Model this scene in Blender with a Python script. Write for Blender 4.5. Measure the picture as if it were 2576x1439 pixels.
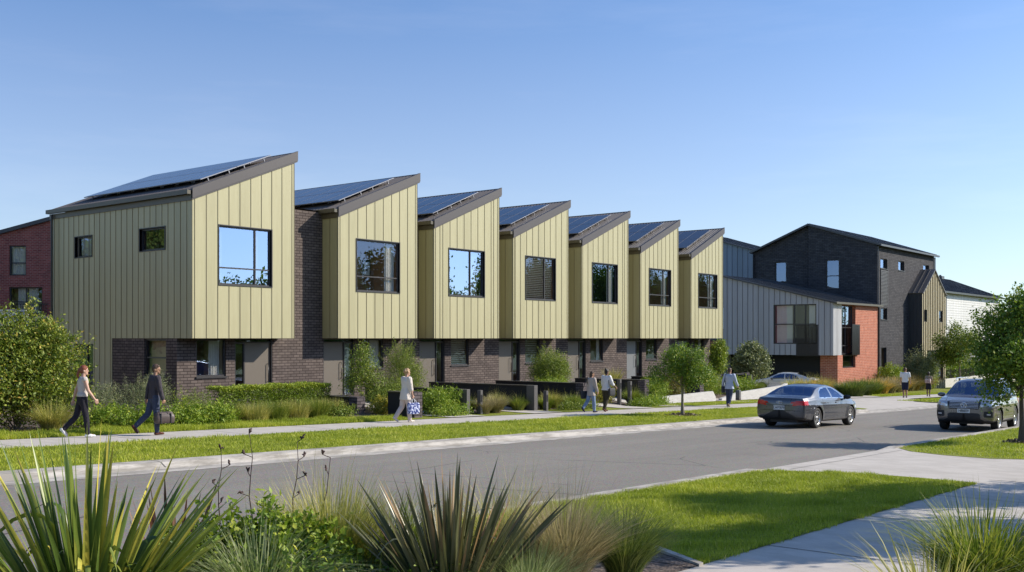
import bpy, bmesh, math, random
import numpy as np
from mathutils import Vector, Matrix, Euler
from math import radians, sin, cos, pi

for o in list(bpy.data.objects):
    bpy.data.objects.remove(o, do_unlink=True)
scene = bpy.context.scene
E = 2.05                      # eye height above the road at X = 0; the street falls 2.7 % towards +X

# ---------------------------------------------------------------- camera
cam_d = bpy.data.cameras.new("camera")
cam = bpy.data.objects.new("camera", cam_d)
scene.collection.objects.link(cam)
cam.location = (0, 0, E)
cam_d.sensor_width = 36.0
cam_d.lens = 36.0 * 2635 / 2576
cam_d.shift_y = (851 - 719.5) / 2576
cam_d.clip_end = 3000
cam.rotation_euler = (radians(90), 0, math.atan2(0.6218, 0.7832) - radians(90))
scene.camera = cam

# ---------------------------------------------------------------- sky, sun, exposure
SUN_EL = radians(31)
SUN_H = Vector((0.74, -0.67)).normalized()
world = bpy.data.worlds.new("World")
scene.world = world
world.use_nodes = True
nt = world.node_tree
nt.nodes.clear()
wo = nt.nodes.new("ShaderNodeOutputWorld")
bg = nt.nodes.new("ShaderNodeBackground")
sk = nt.nodes.new("ShaderNodeTexSky")
sk.sky_type = 'NISHITA'
sk.sun_disc = False
sk.sun_elevation = SUN_EL
sk.sun_rotation = math.atan2(SUN_H.x, SUN_H.y)
sk.altitude = 0
sk.air_density = 1.0
sk.dust_density = 0.8
sk.ozone_density = 2.5
bg.inputs[1].default_value = 0.10
tc = nt.nodes.new("ShaderNodeTexCoord")
va = nt.nodes.new("ShaderNodeVectorMath"); va.operation = 'ADD'; va.inputs[1].default_value = (0, 0, 0.025)
nt.links.new(tc.outputs['Generated'], va.inputs[0])
vm = nt.nodes.new("ShaderNodeVectorMath"); vm.operation = 'MULTIPLY'; vm.inputs[1].default_value = (1, 1, 1.0)
vn = nt.nodes.new("ShaderNodeVectorMath"); vn.operation = 'NORMALIZE'
nt.links.new(va.outputs[0], vm.inputs[0])
nt.links.new(vm.outputs[0], vn.inputs[0])
nt.links.new(vn.outputs[0], sk.inputs[0])
tintn = nt.nodes.new("ShaderNodeMix"); tintn.data_type = 'RGBA'; tintn.blend_type = 'MULTIPLY'; tintn.inputs[0].default_value = 1.0
tintn.inputs[7].default_value = (0.77, 0.97, 1.21, 1)
nt.links.new(sk.outputs[0], tintn.inputs[6])
sep = nt.nodes.new("ShaderNodeSeparateXYZ"); nt.links.new(tc.outputs['Generated'], sep.inputs[0])
mr = nt.nodes.new("ShaderNodeMapRange"); mr.inputs[1].default_value = 0.33; mr.inputs[2].default_value = 0.0
mr.inputs[3].default_value = 0.0; mr.inputs[4].default_value = 1.0
nt.links.new(sep.outputs[2], mr.inputs[0])
hz_ = nt.nodes.new("ShaderNodeMix"); hz_.data_type = 'RGBA'; hz_.blend_type = 'ADD'      # pale air towards the horizon
hz_.inputs[7].default_value = (1.85, 1.08, 0.05, 1)
nt.links.new(mr.outputs[0], hz_.inputs[0]); nt.links.new(tintn.outputs[2], hz_.inputs[6])
cmap = nt.nodes.new("ShaderNodeMapping"); cmap.inputs['Scale'].default_value = (1.2, 1.2, 9.0); cmap.inputs['Rotation'].default_value = (0.12, 0.05, 0.3)
nt.links.new(tc.outputs['Generated'], cmap.inputs[0])
cn = nt.nodes.new("ShaderNodeTexNoise"); cn.inputs['Scale'].default_value = 2.2; cn.inputs['Detail'].default_value = 7; cn.inputs['Roughness'].default_value = 0.62
nt.links.new(cmap.outputs[0], cn.inputs['Vector'])
cr_ = nt.nodes.new("ShaderNodeMapRange"); cr_.inputs[1].default_value = 0.50; cr_.inputs[2].default_value = 0.85; cr_.inputs[3].default_value = 0.0; cr_.inputs[4].default_value = 0.32
nt.links.new(cn.outputs[0], cr_.inputs[0])
wisp = nt.nodes.new("ShaderNodeMix"); wisp.data_type = 'RGBA'; wisp.blend_type = 'ADD'; wisp.inputs[7].default_value = (1.6, 1.25, 0.8, 1)   # faint high cirrus
nt.links.new(cr_.outputs[0], wisp.inputs[0]); nt.links.new(hz_.outputs[2], wisp.inputs[6])
nt.links.new(wisp.outputs[2], bg.inputs[0])
nt.links.new(bg.outputs[0], wo.inputs[0])
sun_d = bpy.data.lights.new("sun", 'SUN')
sun_d.energy = 4.3
sun_d.angle = radians(0.5)
sun_d.color = (1.0, 0.91, 0.78)
sun = bpy.data.objects.new("sun", sun_d)
scene.collection.objects.link(sun)
sv = Vector((SUN_H.x * cos(SUN_EL), SUN_H.y * cos(SUN_EL), sin(SUN_EL)))
sun.rotation_euler = sv.to_track_quat('Z', 'Y').to_euler()
sun.location = (30, -20, 40)
scene.view_settings.view_transform = 'Standard'
scene.view_settings.look = 'None'
scene.view_settings.exposure = 0.58
scene.view_settings.gamma = 1
scene.cycles.max_bounces = 8
scene.cycles.transparent_max_bounces = 16
scene.cycles.caustics_reflective = False
scene.cycles.caustics_refractive = False

# ---------------------------------------------------------------- tags and linking
COL = scene.collection
def tag(o, label=None, cat=None, group=None, kind=None):
    if label: o['label'] = label
    if cat: o['category'] = cat
    if group: o['group'] = group
    if kind: o['kind'] = kind
    elif cat: o['kind'] = 'thing'
    return o
def empty(name, loc=(0, 0, 0), rz=0.0, label=None, cat=None, group=None):
    o = bpy.data.objects.new(name, None)
    COL.objects.link(o)
    o.empty_display_size = 0.3
    o.location = loc
    o.rotation_euler = (0, 0, rz)
    return tag(o, label, cat, group)
def mesh_obj(name, me, mats, parent=None):
    for m in mats: me.materials.append(m)
    o = bpy.data.objects.new(name, me)
    COL.objects.link(o)
    if parent is not None: o.parent = parent
    return o
def copy_tree(o, parent=None):
    c = o.copy()
    COL.objects.link(c)
    c.parent = parent
    for ch in o.children: copy_tree(ch, c)
    return c

# ---------------------------------------------------------------- materials
class NT:
    def __init__(self, name):
        self.m = bpy.data.materials.new(name); self.m.use_nodes = True
        self.t = self.m.node_tree; self.t.nodes.clear()
        self.out = self.t.nodes.new("ShaderNodeOutputMaterial")
    def n(self, typ, ins=None, **kw):
        nd = self.t.nodes.new(typ)
        for k, v in kw.items(): setattr(nd, k, v)
        for k, v in (ins or {}).items():
            if isinstance(v, bpy.types.NodeSocket): self.t.links.new(v, nd.inputs[k])
            else: nd.inputs[k].default_value = v
        return nd
    def ramp(self, fac, stops):
        nd = self.t.nodes.new("ShaderNodeValToRGB")
        self.t.links.new(fac, nd.inputs[0])
        while len(nd.color_ramp.elements) < len(stops): nd.color_ramp.elements.new(0.5)
        for e, (p, c) in zip(nd.color_ramp.elements, stops):
            e.position = p; e.color = (*c, 1) if len(c) == 3 else c
        return nd.outputs[0]
    def mix(self, fac, a, b, mode='MIX'):
        nd = self.t.nodes.new("ShaderNodeMix"); nd.data_type = 'RGBA'; nd.blend_type = mode
        for s, v in ((nd.inputs[0], fac), (nd.inputs[6], a), (nd.inputs[7], b)):
            if isinstance(v, bpy.types.NodeSocket): self.t.links.new(v, s)
            else: s.default_value = v if isinstance(v, float) else ((*v, 1) if len(v) == 3 else v)
        return nd.outputs[2]
    def bump(self, h, strength=0.3, dist=0.01):
        return self.n("ShaderNodeBump", {"Height": h, "Strength": strength, "Distance": dist}).outputs[0]
    def finish(self, col, rough=0.7, bump=None, **kw):
        p = self.n("ShaderNodeBsdfPrincipled")
        for k, v in {"Base Color": col, "Roughness": rough, **kw}.items():
            if isinstance(v, bpy.types.NodeSocket): self.t.links.new(v, p.inputs[k])
            else:
                if k == "Base Color" and len(v) == 3: v = (*v, 1)
                p.inputs[k].default_value = v
        if bump is not None: self.t.links.new(bump, p.inputs["Normal"])
        self.t.links.new(p.outputs[0], self.out.inputs[0])
        return self.m
def noise(t, scale, detail=3, vec=None, rough=0.55):
    ins = {"Scale": scale, "Detail": detail, "Roughness": rough}
    if vec is not None: ins["Vector"] = vec
    return t.n("ShaderNodeTexNoise", ins).outputs[0]
def objco(t): return t.n("ShaderNodeTexCoord").outputs["Object"]
def uvco(t): return t.n("ShaderNodeTexCoord").outputs["UV"]
def simple(name, col, rough=0.6, var=0.12, scale=6.0, metal=0.0, bump=0.0, spec=0.5):
    t = NT(name)
    n = noise(t, scale, 4, objco(t))
    c = t.mix(n, tuple(x * (1 - var) for x in col), tuple(min(1, x * (1 + var)) for x in col))
    b = t.bump(noise(t, scale * 8, 3, objco(t)), bump, 0.004) if bump else None
    return t.finish(c, rough, b, **{"Metallic": metal, "Specular IOR Level": spec})
def brick_mat(name, c1, c2, mortar, bw=0.30, rh=0.11, mort=0.012, rough=0.85):
    t = NT(name)
    uv = uvco(t)
    b = t.n("ShaderNodeTexBrick", {"Vector": uv, "Color1": (*c1, 1), "Color2": (*c2, 1), "Mortar": (*mortar, 1), "Scale": 1.0,
            "Mortar Size": mort, "Mortar Smooth": 0.15, "Bias": 0.0, "Brick Width": bw, "Row Height": rh})
    n = noise(t, 2.2, 5, uv, 0.65)
    n2 = noise(t, 30, 2, uv)
    c = t.mix(0.55, b.outputs[0], t.ramp(n, [(0.3, (0.62, 0.62, 0.62)), (0.75, (1.25, 1.22, 1.2))]), 'MULTIPLY')
    c = t.mix(0.25, c, t.ramp(n2, [(0.3, (0.7, 0.7, 0.7)), (0.7, (1.2, 1.2, 1.2))]), 'MULTIPLY')
    inv = t.n("ShaderNodeMath", {0: 1.0, 1: b.outputs[1]}, operation='SUBTRACT').outputs[0]
    return t.finish(c, rough, t.bump(inv, 0.6, 0.012), **{"Specular IOR Level": 0.12})
def metal_clad(name, col, rough=0.45, var=0.06):
    t = NT(name)
    v = t.n("ShaderNodeMapping", {"Vector": objco(t), "Scale": (1.0, 1.0, 0.15)}).outputs[0]
    n = noise(t, 1.3, 4, v)
    c = t.mix(n, tuple(x * (1 - var) for x in col), tuple(x * (1 + var) for x in col))
    sx_ = t.n("ShaderNodeSeparateXYZ", {0: objco(t)})
    pn = t.n("ShaderNodeMath", {0: t.n("ShaderNodeMath", {0: sx_.outputs[0], 1: sx_.outputs[1]}, operation='ADD').outputs[0], 1: 2.04}, operation='MULTIPLY').outputs[0]
    wn = t.n("ShaderNodeTexWhiteNoise", {"W": t.n("ShaderNodeMath", {0: pn}, operation='FLOOR').outputs[0]}, noise_dimensions='1D').outputs[0]
    c = t.mix(1.0, c, t.ramp(wn, [(0, (0.94, 0.94, 0.935)), (1, (1.05, 1.05, 1.055))]), 'MULTIPLY')
    gr_ = t.ramp(noise(t, 2.5, 5, t.n("ShaderNodeMapping", {"Vector": objco(t), "Scale": (3, 3, 0.25)}).outputs[0], .65), [(0.35, (0.93, 0.92, 0.90)), (0.6, (1, 1, 1))])
    c = t.mix(1.0, c, gr_, 'MULTIPLY')
    bmp = t.bump(noise(t, 2.2, 3, v), 0.25, 0.02)
    return t.finish(c, rough, bmp, **{"Specular IOR Level": 0.45})
def glass_mat(name, refl, tint=(0.75, 0.78, 0.76)):
    t = NT(name)
    tr = t.n("ShaderNodeBsdfTransparent", {"Color": (*tint, 1)})
    wob = t.bump(noise(t, 0.9, 1, objco(t)), 0.02, 0.05)
    gl = t.n("ShaderNodeBsdfGlossy", {"Color": (0.42, 0.56, 0.86, 1), "Roughness": 0.0, "Normal": wob})
    mx = t.n("ShaderNodeMixShader", {0: refl, 1: tr.outputs[0], 2: gl.outputs[0]})
    t.t.links.new(mx.outputs[0], t.out.inputs[0])
    return t.m
def leaf_mat(name, stops, trans=0.24, rough=0.55):
    """colour varies from leaf to leaf through the 'tint' attribute"""
    t = NT(name)
    a = t.n("ShaderNodeAttribute", attribute_name="tint").outputs["Fac"]
    c = t.ramp(a, stops)
    p = t.n("ShaderNodeBsdfPrincipled", {"Base Color": c, "Roughness": rough, "Specular IOR Level": 0.35})
    tl = t.n("ShaderNodeBsdfTranslucent", {"Color": t.mix(0.5, c, (1.6, 1.7, 0.9), 'MULTIPLY')})
    mx = t.n("ShaderNodeMixShader", {0: trans, 1: p.outputs[0], 2: tl.outputs[0]})
    t.t.links.new(mx.outputs[0], t.out.inputs[0])
    return t.m

M = {}
M['clad'] = metal_clad('olive_cladding', (0.405, 0.378, 0.222))
M['seam'] = simple('olive_seam', (0.22, 0.19, 0.105), 0.5)
M['fascia'] = simple('fascia_brown', (0.047, 0.041, 0.044), 0.5, 0.08)
M['gutter'] = simple('gutter_brown', (0.085, 0.075, 0.05), 0.45, 0.08)
M['roof_brown'] = simple('roof_brown_metal', (0.085, 0.075, 0.072), 0.4, 0.1)
M['frame'] = simple('window_frame_dark', (0.035, 0.033, 0.035), 0.4, 0.1)
M['frame_grey'] = simple('window_frame_grey', (0.10, 0.094, 0.094), 0.4, 0.1)
M['brick_dark'] = brick_mat('dark_purple_brick', (0.158, 0.130, 0.118), (0.104, 0.085, 0.079), (0.034, 0.027, 0.026))
M['brick_coping'] = brick_mat('dark_wall_brick', (0.14, 0.12, 0.125), (0.085, 0.072, 0.078), (0.03, 0.028, 0.03))
M['black_wall'] = simple('black_render', (0.012, 0.012, 0.013), 0.8, 0.2, bump=0.2)
M['brick_orange'] = brick_mat('orange_brick', (0.47, 0.17, 0.105), (0.38, 0.13, 0.085), (0.58, 0.38, 0.30), 0.36, 0.13)
M['brick_red'] = brick_mat('red_brick', (0.36, 0.10, 0.085), (0.22, 0.06, 0.055), (0.34, 0.22, 0.19), 0.24, 0.086)
M['brick_navy'] = brick_mat('charcoal_brick', (0.088, 0.088, 0.095), (0.058, 0.059, 0.066), (0.025, 0.026, 0.03), 0.42, 0.14)
M['clad_grey'] = metal_clad('grey_cladding', (0.40, 0.40, 0.43))
M['clad_grey_lit'] = metal_clad('grey_cladding_sunlit', (0.62, 0.62, 0.62))  # lighter copy of the grey cladding, sunlight on the street strip painted in
M['clad_blue'] = metal_clad('blue_grey_cladding', (0.20, 0.26, 0.34))
M['clad_tan'] = metal_clad('bronze_cladding', (0.50, 0.44, 0.29))
M['clad_white'] = metal_clad('white_weatherboard', (0.62, 0.62, 0.60))
M['seam_grey'] = simple('grey_seam', (0.12, 0.12, 0.14), 0.5)
M['seam_tan'] = simple('bronze_seam', (0.24, 0.20, 0.13), 0.5)
M['roof_dark'] = simple('charcoal_roof_metal', (0.05, 0.054, 0.062), 0.4, 0.12)
M['door'] = simple('taupe_door', (0.135, 0.115, 0.092), 0.45, 0.04)
M['door_grey'] = simple('grey_door', (0.16, 0.17, 0.175), 0.45, 0.04)
M['black'] = simple('black_metal', (0.015, 0.015, 0.016), 0.35)
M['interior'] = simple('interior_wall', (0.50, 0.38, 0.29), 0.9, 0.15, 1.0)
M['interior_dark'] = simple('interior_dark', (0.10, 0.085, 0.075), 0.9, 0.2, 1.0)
M['curtain'] = simple('curtain_white', (0.78, 0.77, 0.75), 0.9, 0.05)
M['blind'] = simple('blind_slat', (0.85, 0.83, 0.78), 0.7, 0.05)
M['white'] = simple('white_paint', (0.78, 0.78, 0.76), 0.6, 0.05)
M['glass'] = glass_mat('window_glass', 0.17, (0.85, 0.86, 0.84))
M['glass_sky'] = glass_mat('mirror_window_glass', 0.60)
M['glass_mid'] = glass_mat('tinted_window_glass', 0.28)
M['glass_bal'] = glass_mat('balustrade_glass', 0.3, (0.55, 0.62, 0.66))

# ---------------------------------------------------------------- mesh builder
class MB:
    def __init__(self): self.v = []; self.f = []; self.m = []; self.s = []
    def face(self, pts, m=0, smooth=False):
        i = len(self.v); self.v += [tuple(p) for p in pts]
        self.f.append(list(range(i, i + len(pts)))); self.m.append(m); self.s.append(smooth)
    def mesh(self, vs, fs, m=0, smooth=False):
        i = len(self.v); self.v += [tuple(p) for p in vs]
        for f in fs: self.f.append([i + k for k in f]); self.m.append(m); self.s.append(smooth)
    def box(self, x0, x1, y0, y1, z0, z1, m=0):
        vs = [(x, y, z) for z in (z0, z1) for y in (y0, y1) for x in (x0, x1)]
        self.mesh(vs, [(0, 2, 3, 1), (4, 5, 7, 6), (0, 1, 5, 4), (2, 6, 7, 3), (0, 4, 6, 2), (1, 3, 7, 5)], m)
    def prism(self, poly, axis, a, b, m=0):
        """poly: 2-D outline in the plane perpendicular to axis ('x': (y,z), 'y': (x,z), 'z': (x,y))"""
        def P(p, t): return {'x': (t, p[0], p[1]), 'y': (p[0], t, p[1]), 'z': (p[0], p[1], t)}[axis]
        n = len(poly)
        ar = sum(poly[i][0] * poly[(i + 1) % n][1] - poly[(i + 1) % n][0] * poly[i][1] for i in range(n))
        if (ar < 0) != (axis == 'y'): poly = poly[::-1]
        vs = [P(p, a) for p in poly] + [P(p, b) for p in poly]
        fs = [list(range(n))[::-1], list(range(n, 2 * n))] + [(i, (i + 1) % n, n + (i + 1) % n, n + i) for i in range(n)]
        self.mesh(vs, fs, m)
    def tube(self, pts, r, seg=8, m=0, cap=True, smooth=True):
        pts = [Vector(p) for p in pts]; rs = r if isinstance(r, (list, tuple)) else [r] * len(pts)
        vs = []; fs = []; n = len(pts)
        up = None
        for i, p in enumerate(pts):
            d = (pts[min(i + 1, n - 1)] - pts[max(i - 1, 0)])
            if d.length < 1e-9: d = Vector((0, 0, 1))
            d.normalize()
            if up is None or abs(up.dot(d)) > 0.95: up = Vector((0, 0, 1)) if abs(d.z) < 0.9 else Vector((1, 0, 0))
            a = d.cross(up).normalized(); b = a.cross(d).normalized(); up = b
            for k in range(seg):
                t = 2 * pi * k / seg
                vs.append(p + (a * cos(t) + b * sin(t)) * rs[i])
        for i in range(n - 1):
            for k in range(seg):
                k2 = (k + 1) % seg
                fs.append((i * seg + k, (i + 1) * seg + k, (i + 1) * seg + k2, i * seg + k2))
        self.mesh(vs, fs, m, smooth)
        if cap:
            self.face([vs[k] for k in range(seg)], m)
            self.face([vs[(n - 1) * seg + k] for k in range(seg)][::-1], m)
    def ring(self, rings, m=0, smooth=True, cap=True):
        """loft through equal-length closed rings"""
        k = len(rings[0]); vs = [p for r in rings for p in r]; fs = []
        for i in range(len(rings) - 1):
            for j in range(k):
                j2 = (j + 1) % k
                fs.append((i * k + j, i * k + j2, (i + 1) * k + j2, (i + 1) * k + j))
        self.mesh(vs, fs, m, smooth)
        if cap:
            self.face(list(rings[0])[::-1], m, smooth); self.face(list(rings[-1]), m, smooth)
    def wall(self, s0, s1, z0, top, holes, P, thick=0.15, m=0, mr=None, step=None):
        """wall in a local (s, z) plane with window holes and their reveals. top: z or list of (s, z). P(s, z, t) -> point, t = depth inwards"""
        if not isinstance(top, (list, tuple)): top = [(s0, top), (s1, top)]
        def T(s):
            for (a, za), (b, zb) in zip(top, top[1:]):
                if a - 1e-6 <= s <= b + 1e-6: return za + (zb - za) * (s - a) / (b - a) if b > a else zb
            return top[-1][1]
        cuts = sorted(set([s0, s1] + [h[k] for h in holes for k in (0, 1)] + [p[0] for p in top if s0 < p[0] < s1]))
        for a, b in zip(cuts, cuts[1:]):
            hs = sorted([h for h in holes if h[0] <= a + 1e-6 and h[1] >= b - 1e-6], key=lambda h: h[2])
            z = (z0, z0)
            for h in hs:
                if h[2] > z[0] + 1e-6: self.face([P(a, z[0], 0), P(b, z[1], 0), P(b, h[2], 0), P(a, h[2], 0)], m)
                z = (h[3], h[3])
            if T(a) > z[0] + 1e-6 or T(b) > z[1] + 1e-6:
                self.face([P(a, z[0], 0), P(b, z[1], 0), P(b, T(b), 0), P(a, T(a), 0)], m)
        mr = m if mr is None else mr
        for h in holes:
            a, b, c, d = h
            self.face([P(a, c, 0), P(b, c, 0), P(b, c, thick), P(a, c, thick)], mr)
            self.face([P(a, d, thick), P(b, d, thick), P(b, d, 0), P(a, d, 0)], mr)
            self.face([P(a, c, 0), P(a, c, thick), P(a, d, thick), P(a, d, 0)], mr)
            self.face([P(b, c, thick), P(b, c, 0), P(b, d, 0), P(b, d, thick)], mr)
    def build(self, name, mats, parent=None):
        me = bpy.data.meshes.new(name)
        me.from_pydata(self.v, [], self.f)
        me.polygons.foreach_set('material_index', self.m)
        me.polygons.foreach_set('use_smooth', self.s)
        uvl = me.uv_layers.new(name="UVMap")
        co = np.array(self.v, dtype=np.float64).reshape(-1, 3)
        nn = np.zeros(len(self.f) * 3); me.polygons.foreach_get('normal', nn); nn = np.abs(nn.reshape(-1, 3))
        li = np.zeros(len(me.loops), dtype=np.int64); me.loops.foreach_get('vertex_index', li)
        lt = np.zeros(len(self.f), dtype=np.int64); me.polygons.foreach_get('loop_total', lt)
        pn = np.repeat(nn, lt, axis=0); c = co[li]
        uv = np.where((pn[:, 2] > 0.75)[:, None], c[:, [0, 1]], np.where((pn[:, 1] >= pn[:, 0])[:, None], c[:, [0, 2]], c[:, [1, 2]]))
        uvl.data.foreach_set('uv', uv.astype(np.float32).ravel())
        return mesh_obj(name, me, mats if isinstance(mats, (list, tuple)) else [mats], parent)

def gz(X): return -0.027 * min(X, 118.0)      # road surface
def sst(t): t = max(0.0, min(1.0, t)); return t * t * (3 - 2 * t)
def terr(X, Y):
    """height of the ground behind the path"""
    b = gz(X) + 0.10
    if Y <= 24.2: return b
    pad = E - 2.42
    w = 1 - sst((X - 60.5) / 3.0)
    front = 24.2 + 1.6 * sst((X - 38) / 6)
    return b + (pad - b) * sst((Y - front) / 5.0) * w
# ================================================================ GROUND
def concrete_mat(name, col, joint=True):
    t = NT(name)
    oc = objco(t)
    n = noise(t, 0.8, 6, oc, 0.6); n2 = noise(t, 60, 2, oc)
    c = t.mix(n, tuple(x * 0.80 for x in col), tuple(x * 1.12 for x in col))
    st = noise(t, 3.0, 5, t.n("ShaderNodeMapping", {"Vector": oc, "Scale": (1, 0.5, 4)}).outputs[0], 0.7)
    c = t.mix(0.5, c, t.ramp(st, [(0.35, (0.72, 0.71, 0.68)), (0.6, (1.05, 1.05, 1.05))]), 'MULTIPLY')
    c = t.mix(0.3, c, t.ramp(n2, [(0.3, (0.8, 0.8, 0.8)), (0.7, (1.15, 1.15, 1.15))]), 'MULTIPLY')
    return t.finish(c, 0.85, t.bump(n2, 0.25, 0.003), **{"Specular IOR Level": 0.3})
M['concrete'] = concrete_mat('path_concrete', (0.50, 0.465, 0.42))
def kerb_mat():
    t = NT('kerb_concrete'); oc = objco(t)
    c = t.mix(noise(t, 1.2, 6, oc, .65), (0.40, 0.375, 0.335), (0.54, 0.505, 0.45))
    st = noise(t, 1.0, 6, t.n("ShaderNodeMapping", {"Vector": oc, "Scale": (1.3, 3, 10)}).outputs[0], .7)
    c = t.mix(0.9, c, t.ramp(st, [(0.42, (0.55, 0.54, 0.52)), (0.60, (1, 1, 1))]), 'MULTIPLY')
    f = noise(t, 60, 2, oc)
    return t.finish(c, .9, t.bump(f, .3, .004), **{"Specular IOR Level": .2})
M['kerb'] = kerb_mat()
M['conc_wall'] = concrete_mat('retaining_concrete', (0.55, 0.54, 0.52))
def asphalt():
    t = NT('asphalt')
    oc = objco(t)
    n = noise(t, 0.35, 5, oc); f = noise(t, 70, 3, oc, 0.7)
    v = t.n("ShaderNodeTexVoronoi", {"Vector": oc, "Scale": 45.0}).outputs["Color"]
    c = t.mix(n, (0.190, 0.175, 0.150), (0.228, 0.210, 0.181))
    st = noise(t, 1.0, 4, t.n("ShaderNodeMapping", {"Vector": oc, "Scale": (0.12, 1.6, 1)}).outputs[0])
    c = t.mix(0.7, c, t.ramp(st, [(0.3, (0.86, 0.86, 0.86)), (0.7, (1.08, 1.08, 1.08))]), 'MULTIPLY')
    c = t.mix(0.55, c, t.ramp(f, [(0.3, (0.55, 0.55, 0.55)), (0.7, (1.4, 1.4, 1.4))]), 'MULTIPLY')
    c = t.mix(0.25, c, v, 'OVERLAY')
    cr = t.n("ShaderNodeTexVoronoi", {"Vector": t.mix(0.06, oc, t.n("ShaderNodeTexNoise", {"Vector": oc, "Scale": 2.0}).outputs["Color"]), "Scale": 0.22}, feature='DISTANCE_TO_EDGE').outputs["Distance"]
    msk = t.ramp(noise(t, 0.25, 3, oc), [(0.50, (0, 0, 0)), (0.56, (1, 1, 1))])
    crk = t.ramp(cr, [(0.0015, (1, 1, 1)), (0.004, (0, 0, 0))])
    both = t.n("ShaderNodeMath", {0: crk, 1: msk}, operation='MULTIPLY').outputs[0]
    c = t.mix(both, c, (0.05, 0.048, 0.045))
    stain = t.ramp(noise(t, 0.8, 6, t.n("ShaderNodeMapping", {"Vector": oc, "Scale": (0.35, 1, 1)}).outputs[0], 0.6), [(0.62, (1, 1, 1)), (0.74, (0.80, 0.79, 0.78))])
    c = t.mix(1.0, c, stain, 'MULTIPLY')
    return t.finish(c, 0.85, t.bump(f, 0.5, 0.006), **{"Specular IOR Level": 0.35})
M['asphalt'] = asphalt()
def lawn_mat():
    t = NT('lawn')
    oc = objco(t)
    n = noise(t, 0.9, 5, oc, 0.65); f = noise(t, 25, 4, oc, 0.75)
    c = t.mix(n, (0.14, 0.18, 0.02), (0.26, 0.28, 0.04))
    c = t.mix(t.ramp(noise(t, 1.7, 4, oc), [(0.60, (0, 0, 0)), (0.72, (0.7, 0.7, 0.7))]), c, (0.26, 0.21, 0.09))
    c = t.mix(0.6, c, t.ramp(f, [(0.3, (0.45, 0.5, 0.4)), (0.7, (1.35, 1.3, 1.2))]), 'MULTIPLY')
    return t.finish(c, 0.9, t.bump(f, 0.8, 0.03), **{"Specular IOR Level": 0.2})
M['lawn'] = lawn_mat()
def mulch_mat():
    t = NT('bark_mulch')
    oc = objco(t)
    v = t.n("ShaderNodeTexVoronoi", {"Vector": oc, "Scale": 28.0})
    c = t.ramp(v.outputs["Color"], [(0.1, (0.03, 0.02, 0.013)), (0.5, (0.085, 0.06, 0.045)), (0.9, (0.17, 0.13, 0.10))])
    return t.finish(c, 0.9, t.bump(v.outputs["Distance"], 0.8, 0.02))
M['mulch'] = mulch_mat()
M['joint'] = simple('joint_dark', (0.10, 0.095, 0.085), 0.9)

XS = sorted(set([-60, -40, -25] + [x * 1.0 for x in range(-15, 80)] + list(range(80, 121, 4)) + [118, 150, 200, 300]))
def strip(xs, ya, yb, za, zb, ny=1):
    """sheet between y = ya(x) and yb(x) with heights za(x, y), zb(x, y)"""
    mb = MB()
    A = (lambda x: ya) if not callable(ya) else ya
    B = (lambda x: yb) if not callable(yb) else yb
    for x0, x1 in zip(xs, xs[1:]):
        for k in range(ny):
            t0, t1 = k / ny, (k + 1) / ny
            def P(x, t):
                y = A(x) + (B(x) - A(x)) * t
                return (x, y, za(x, y) + (zb(x, y) - za(x, y)) * t)
            mb.face([P(x0, t0), P(x1, t0), P(x1, t1), P(x0, t1)])
    return mb
R0, R1 = 8.75, 16.10
road_z = lambda x, y: gz(x)
lip_z = lambda x, y: gz(x) + 0.10
def rng(a, b): return [a] + [x for x in XS if a + 1e-6 < x < b - 1e-6] + [b]
# base terrain to the horizon, a little under everything
mb = MB()
bx = [-900, -300] + [x for x in XS] + [700, 1600]
by = [-900, -200, -60, 60, 200, 900, 1600]
for a, b in zip(bx, bx[1:]):
    for c, d in zip(by, by[1:]):
        mb.face([(a, c, gz(max(a, -60)) - 0.35), (b, c, gz(max(b, -60)) - 0.35), (b, d, gz(max(b, -60)) - 0.35), (a, d, gz(max(a, -60)) - 0.35)])
tag(mb.build('ground', M['lawn']), kind='structure')
tag(strip(XS, R0, R1, road_z, road_z, 4).build('road', M['asphalt']), kind='structure')

# far kerb, with its light gutter; the driveway crossover at X 48..60 has a dropped kerb
def kerb_profile(mb, x0, x1, prof):
    for xa, xb in zip(rng(x0, x1), rng(x0, x1)[1:]):
        for (ya, za), (yb, zb) in zip(prof, prof[1:]):
            mb.face([(xa, ya, gz(xa) + za), (xb, ya, gz(xb) + za), (xb, yb, gz(xb) + zb), (xa, yb, gz(xa) + zb)])
KP = [(16.08, 0.004), (16.52, 0.012), (16.60, 0.05), (16.70, 0.105), (16.80, 0.118), (17.02, 0.122), (17.04, 0.06)]
mb = MB()
kerb_profile(mb, -60, 46.5, KP); kerb_profile(mb, 62, 300, KP)
low = [(16.08, 0.004), (16.52, 0.012), (17.04, 0.06)]
kerb_profile(mb, 46.5, 62, [(16.08, 0.004), (16.52, 0.012), (16.70, 0.03), (17.04, 0.045)])
for x in [k * 9.15 - 34.9 for k in range(12)]:          # joints
    if x < 46:
        pr = [(16.545, 0.03), (16.595, 0.055), (16.695, 0.11), (16.80, 0.124), (17.0, 0.127)]
        for (ya, za), (yb, zb) in zip(pr, pr[1:]):
            mb.face([(x, ya, gz(x) + za), (x + .014, ya, gz(x) + za), (x + .014, yb, gz(x) + zb), (x, yb, gz(x) + zb)], 1)
tag(mb.build('kerb', [M['kerb'], M['joint']]), kind='structure')
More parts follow.
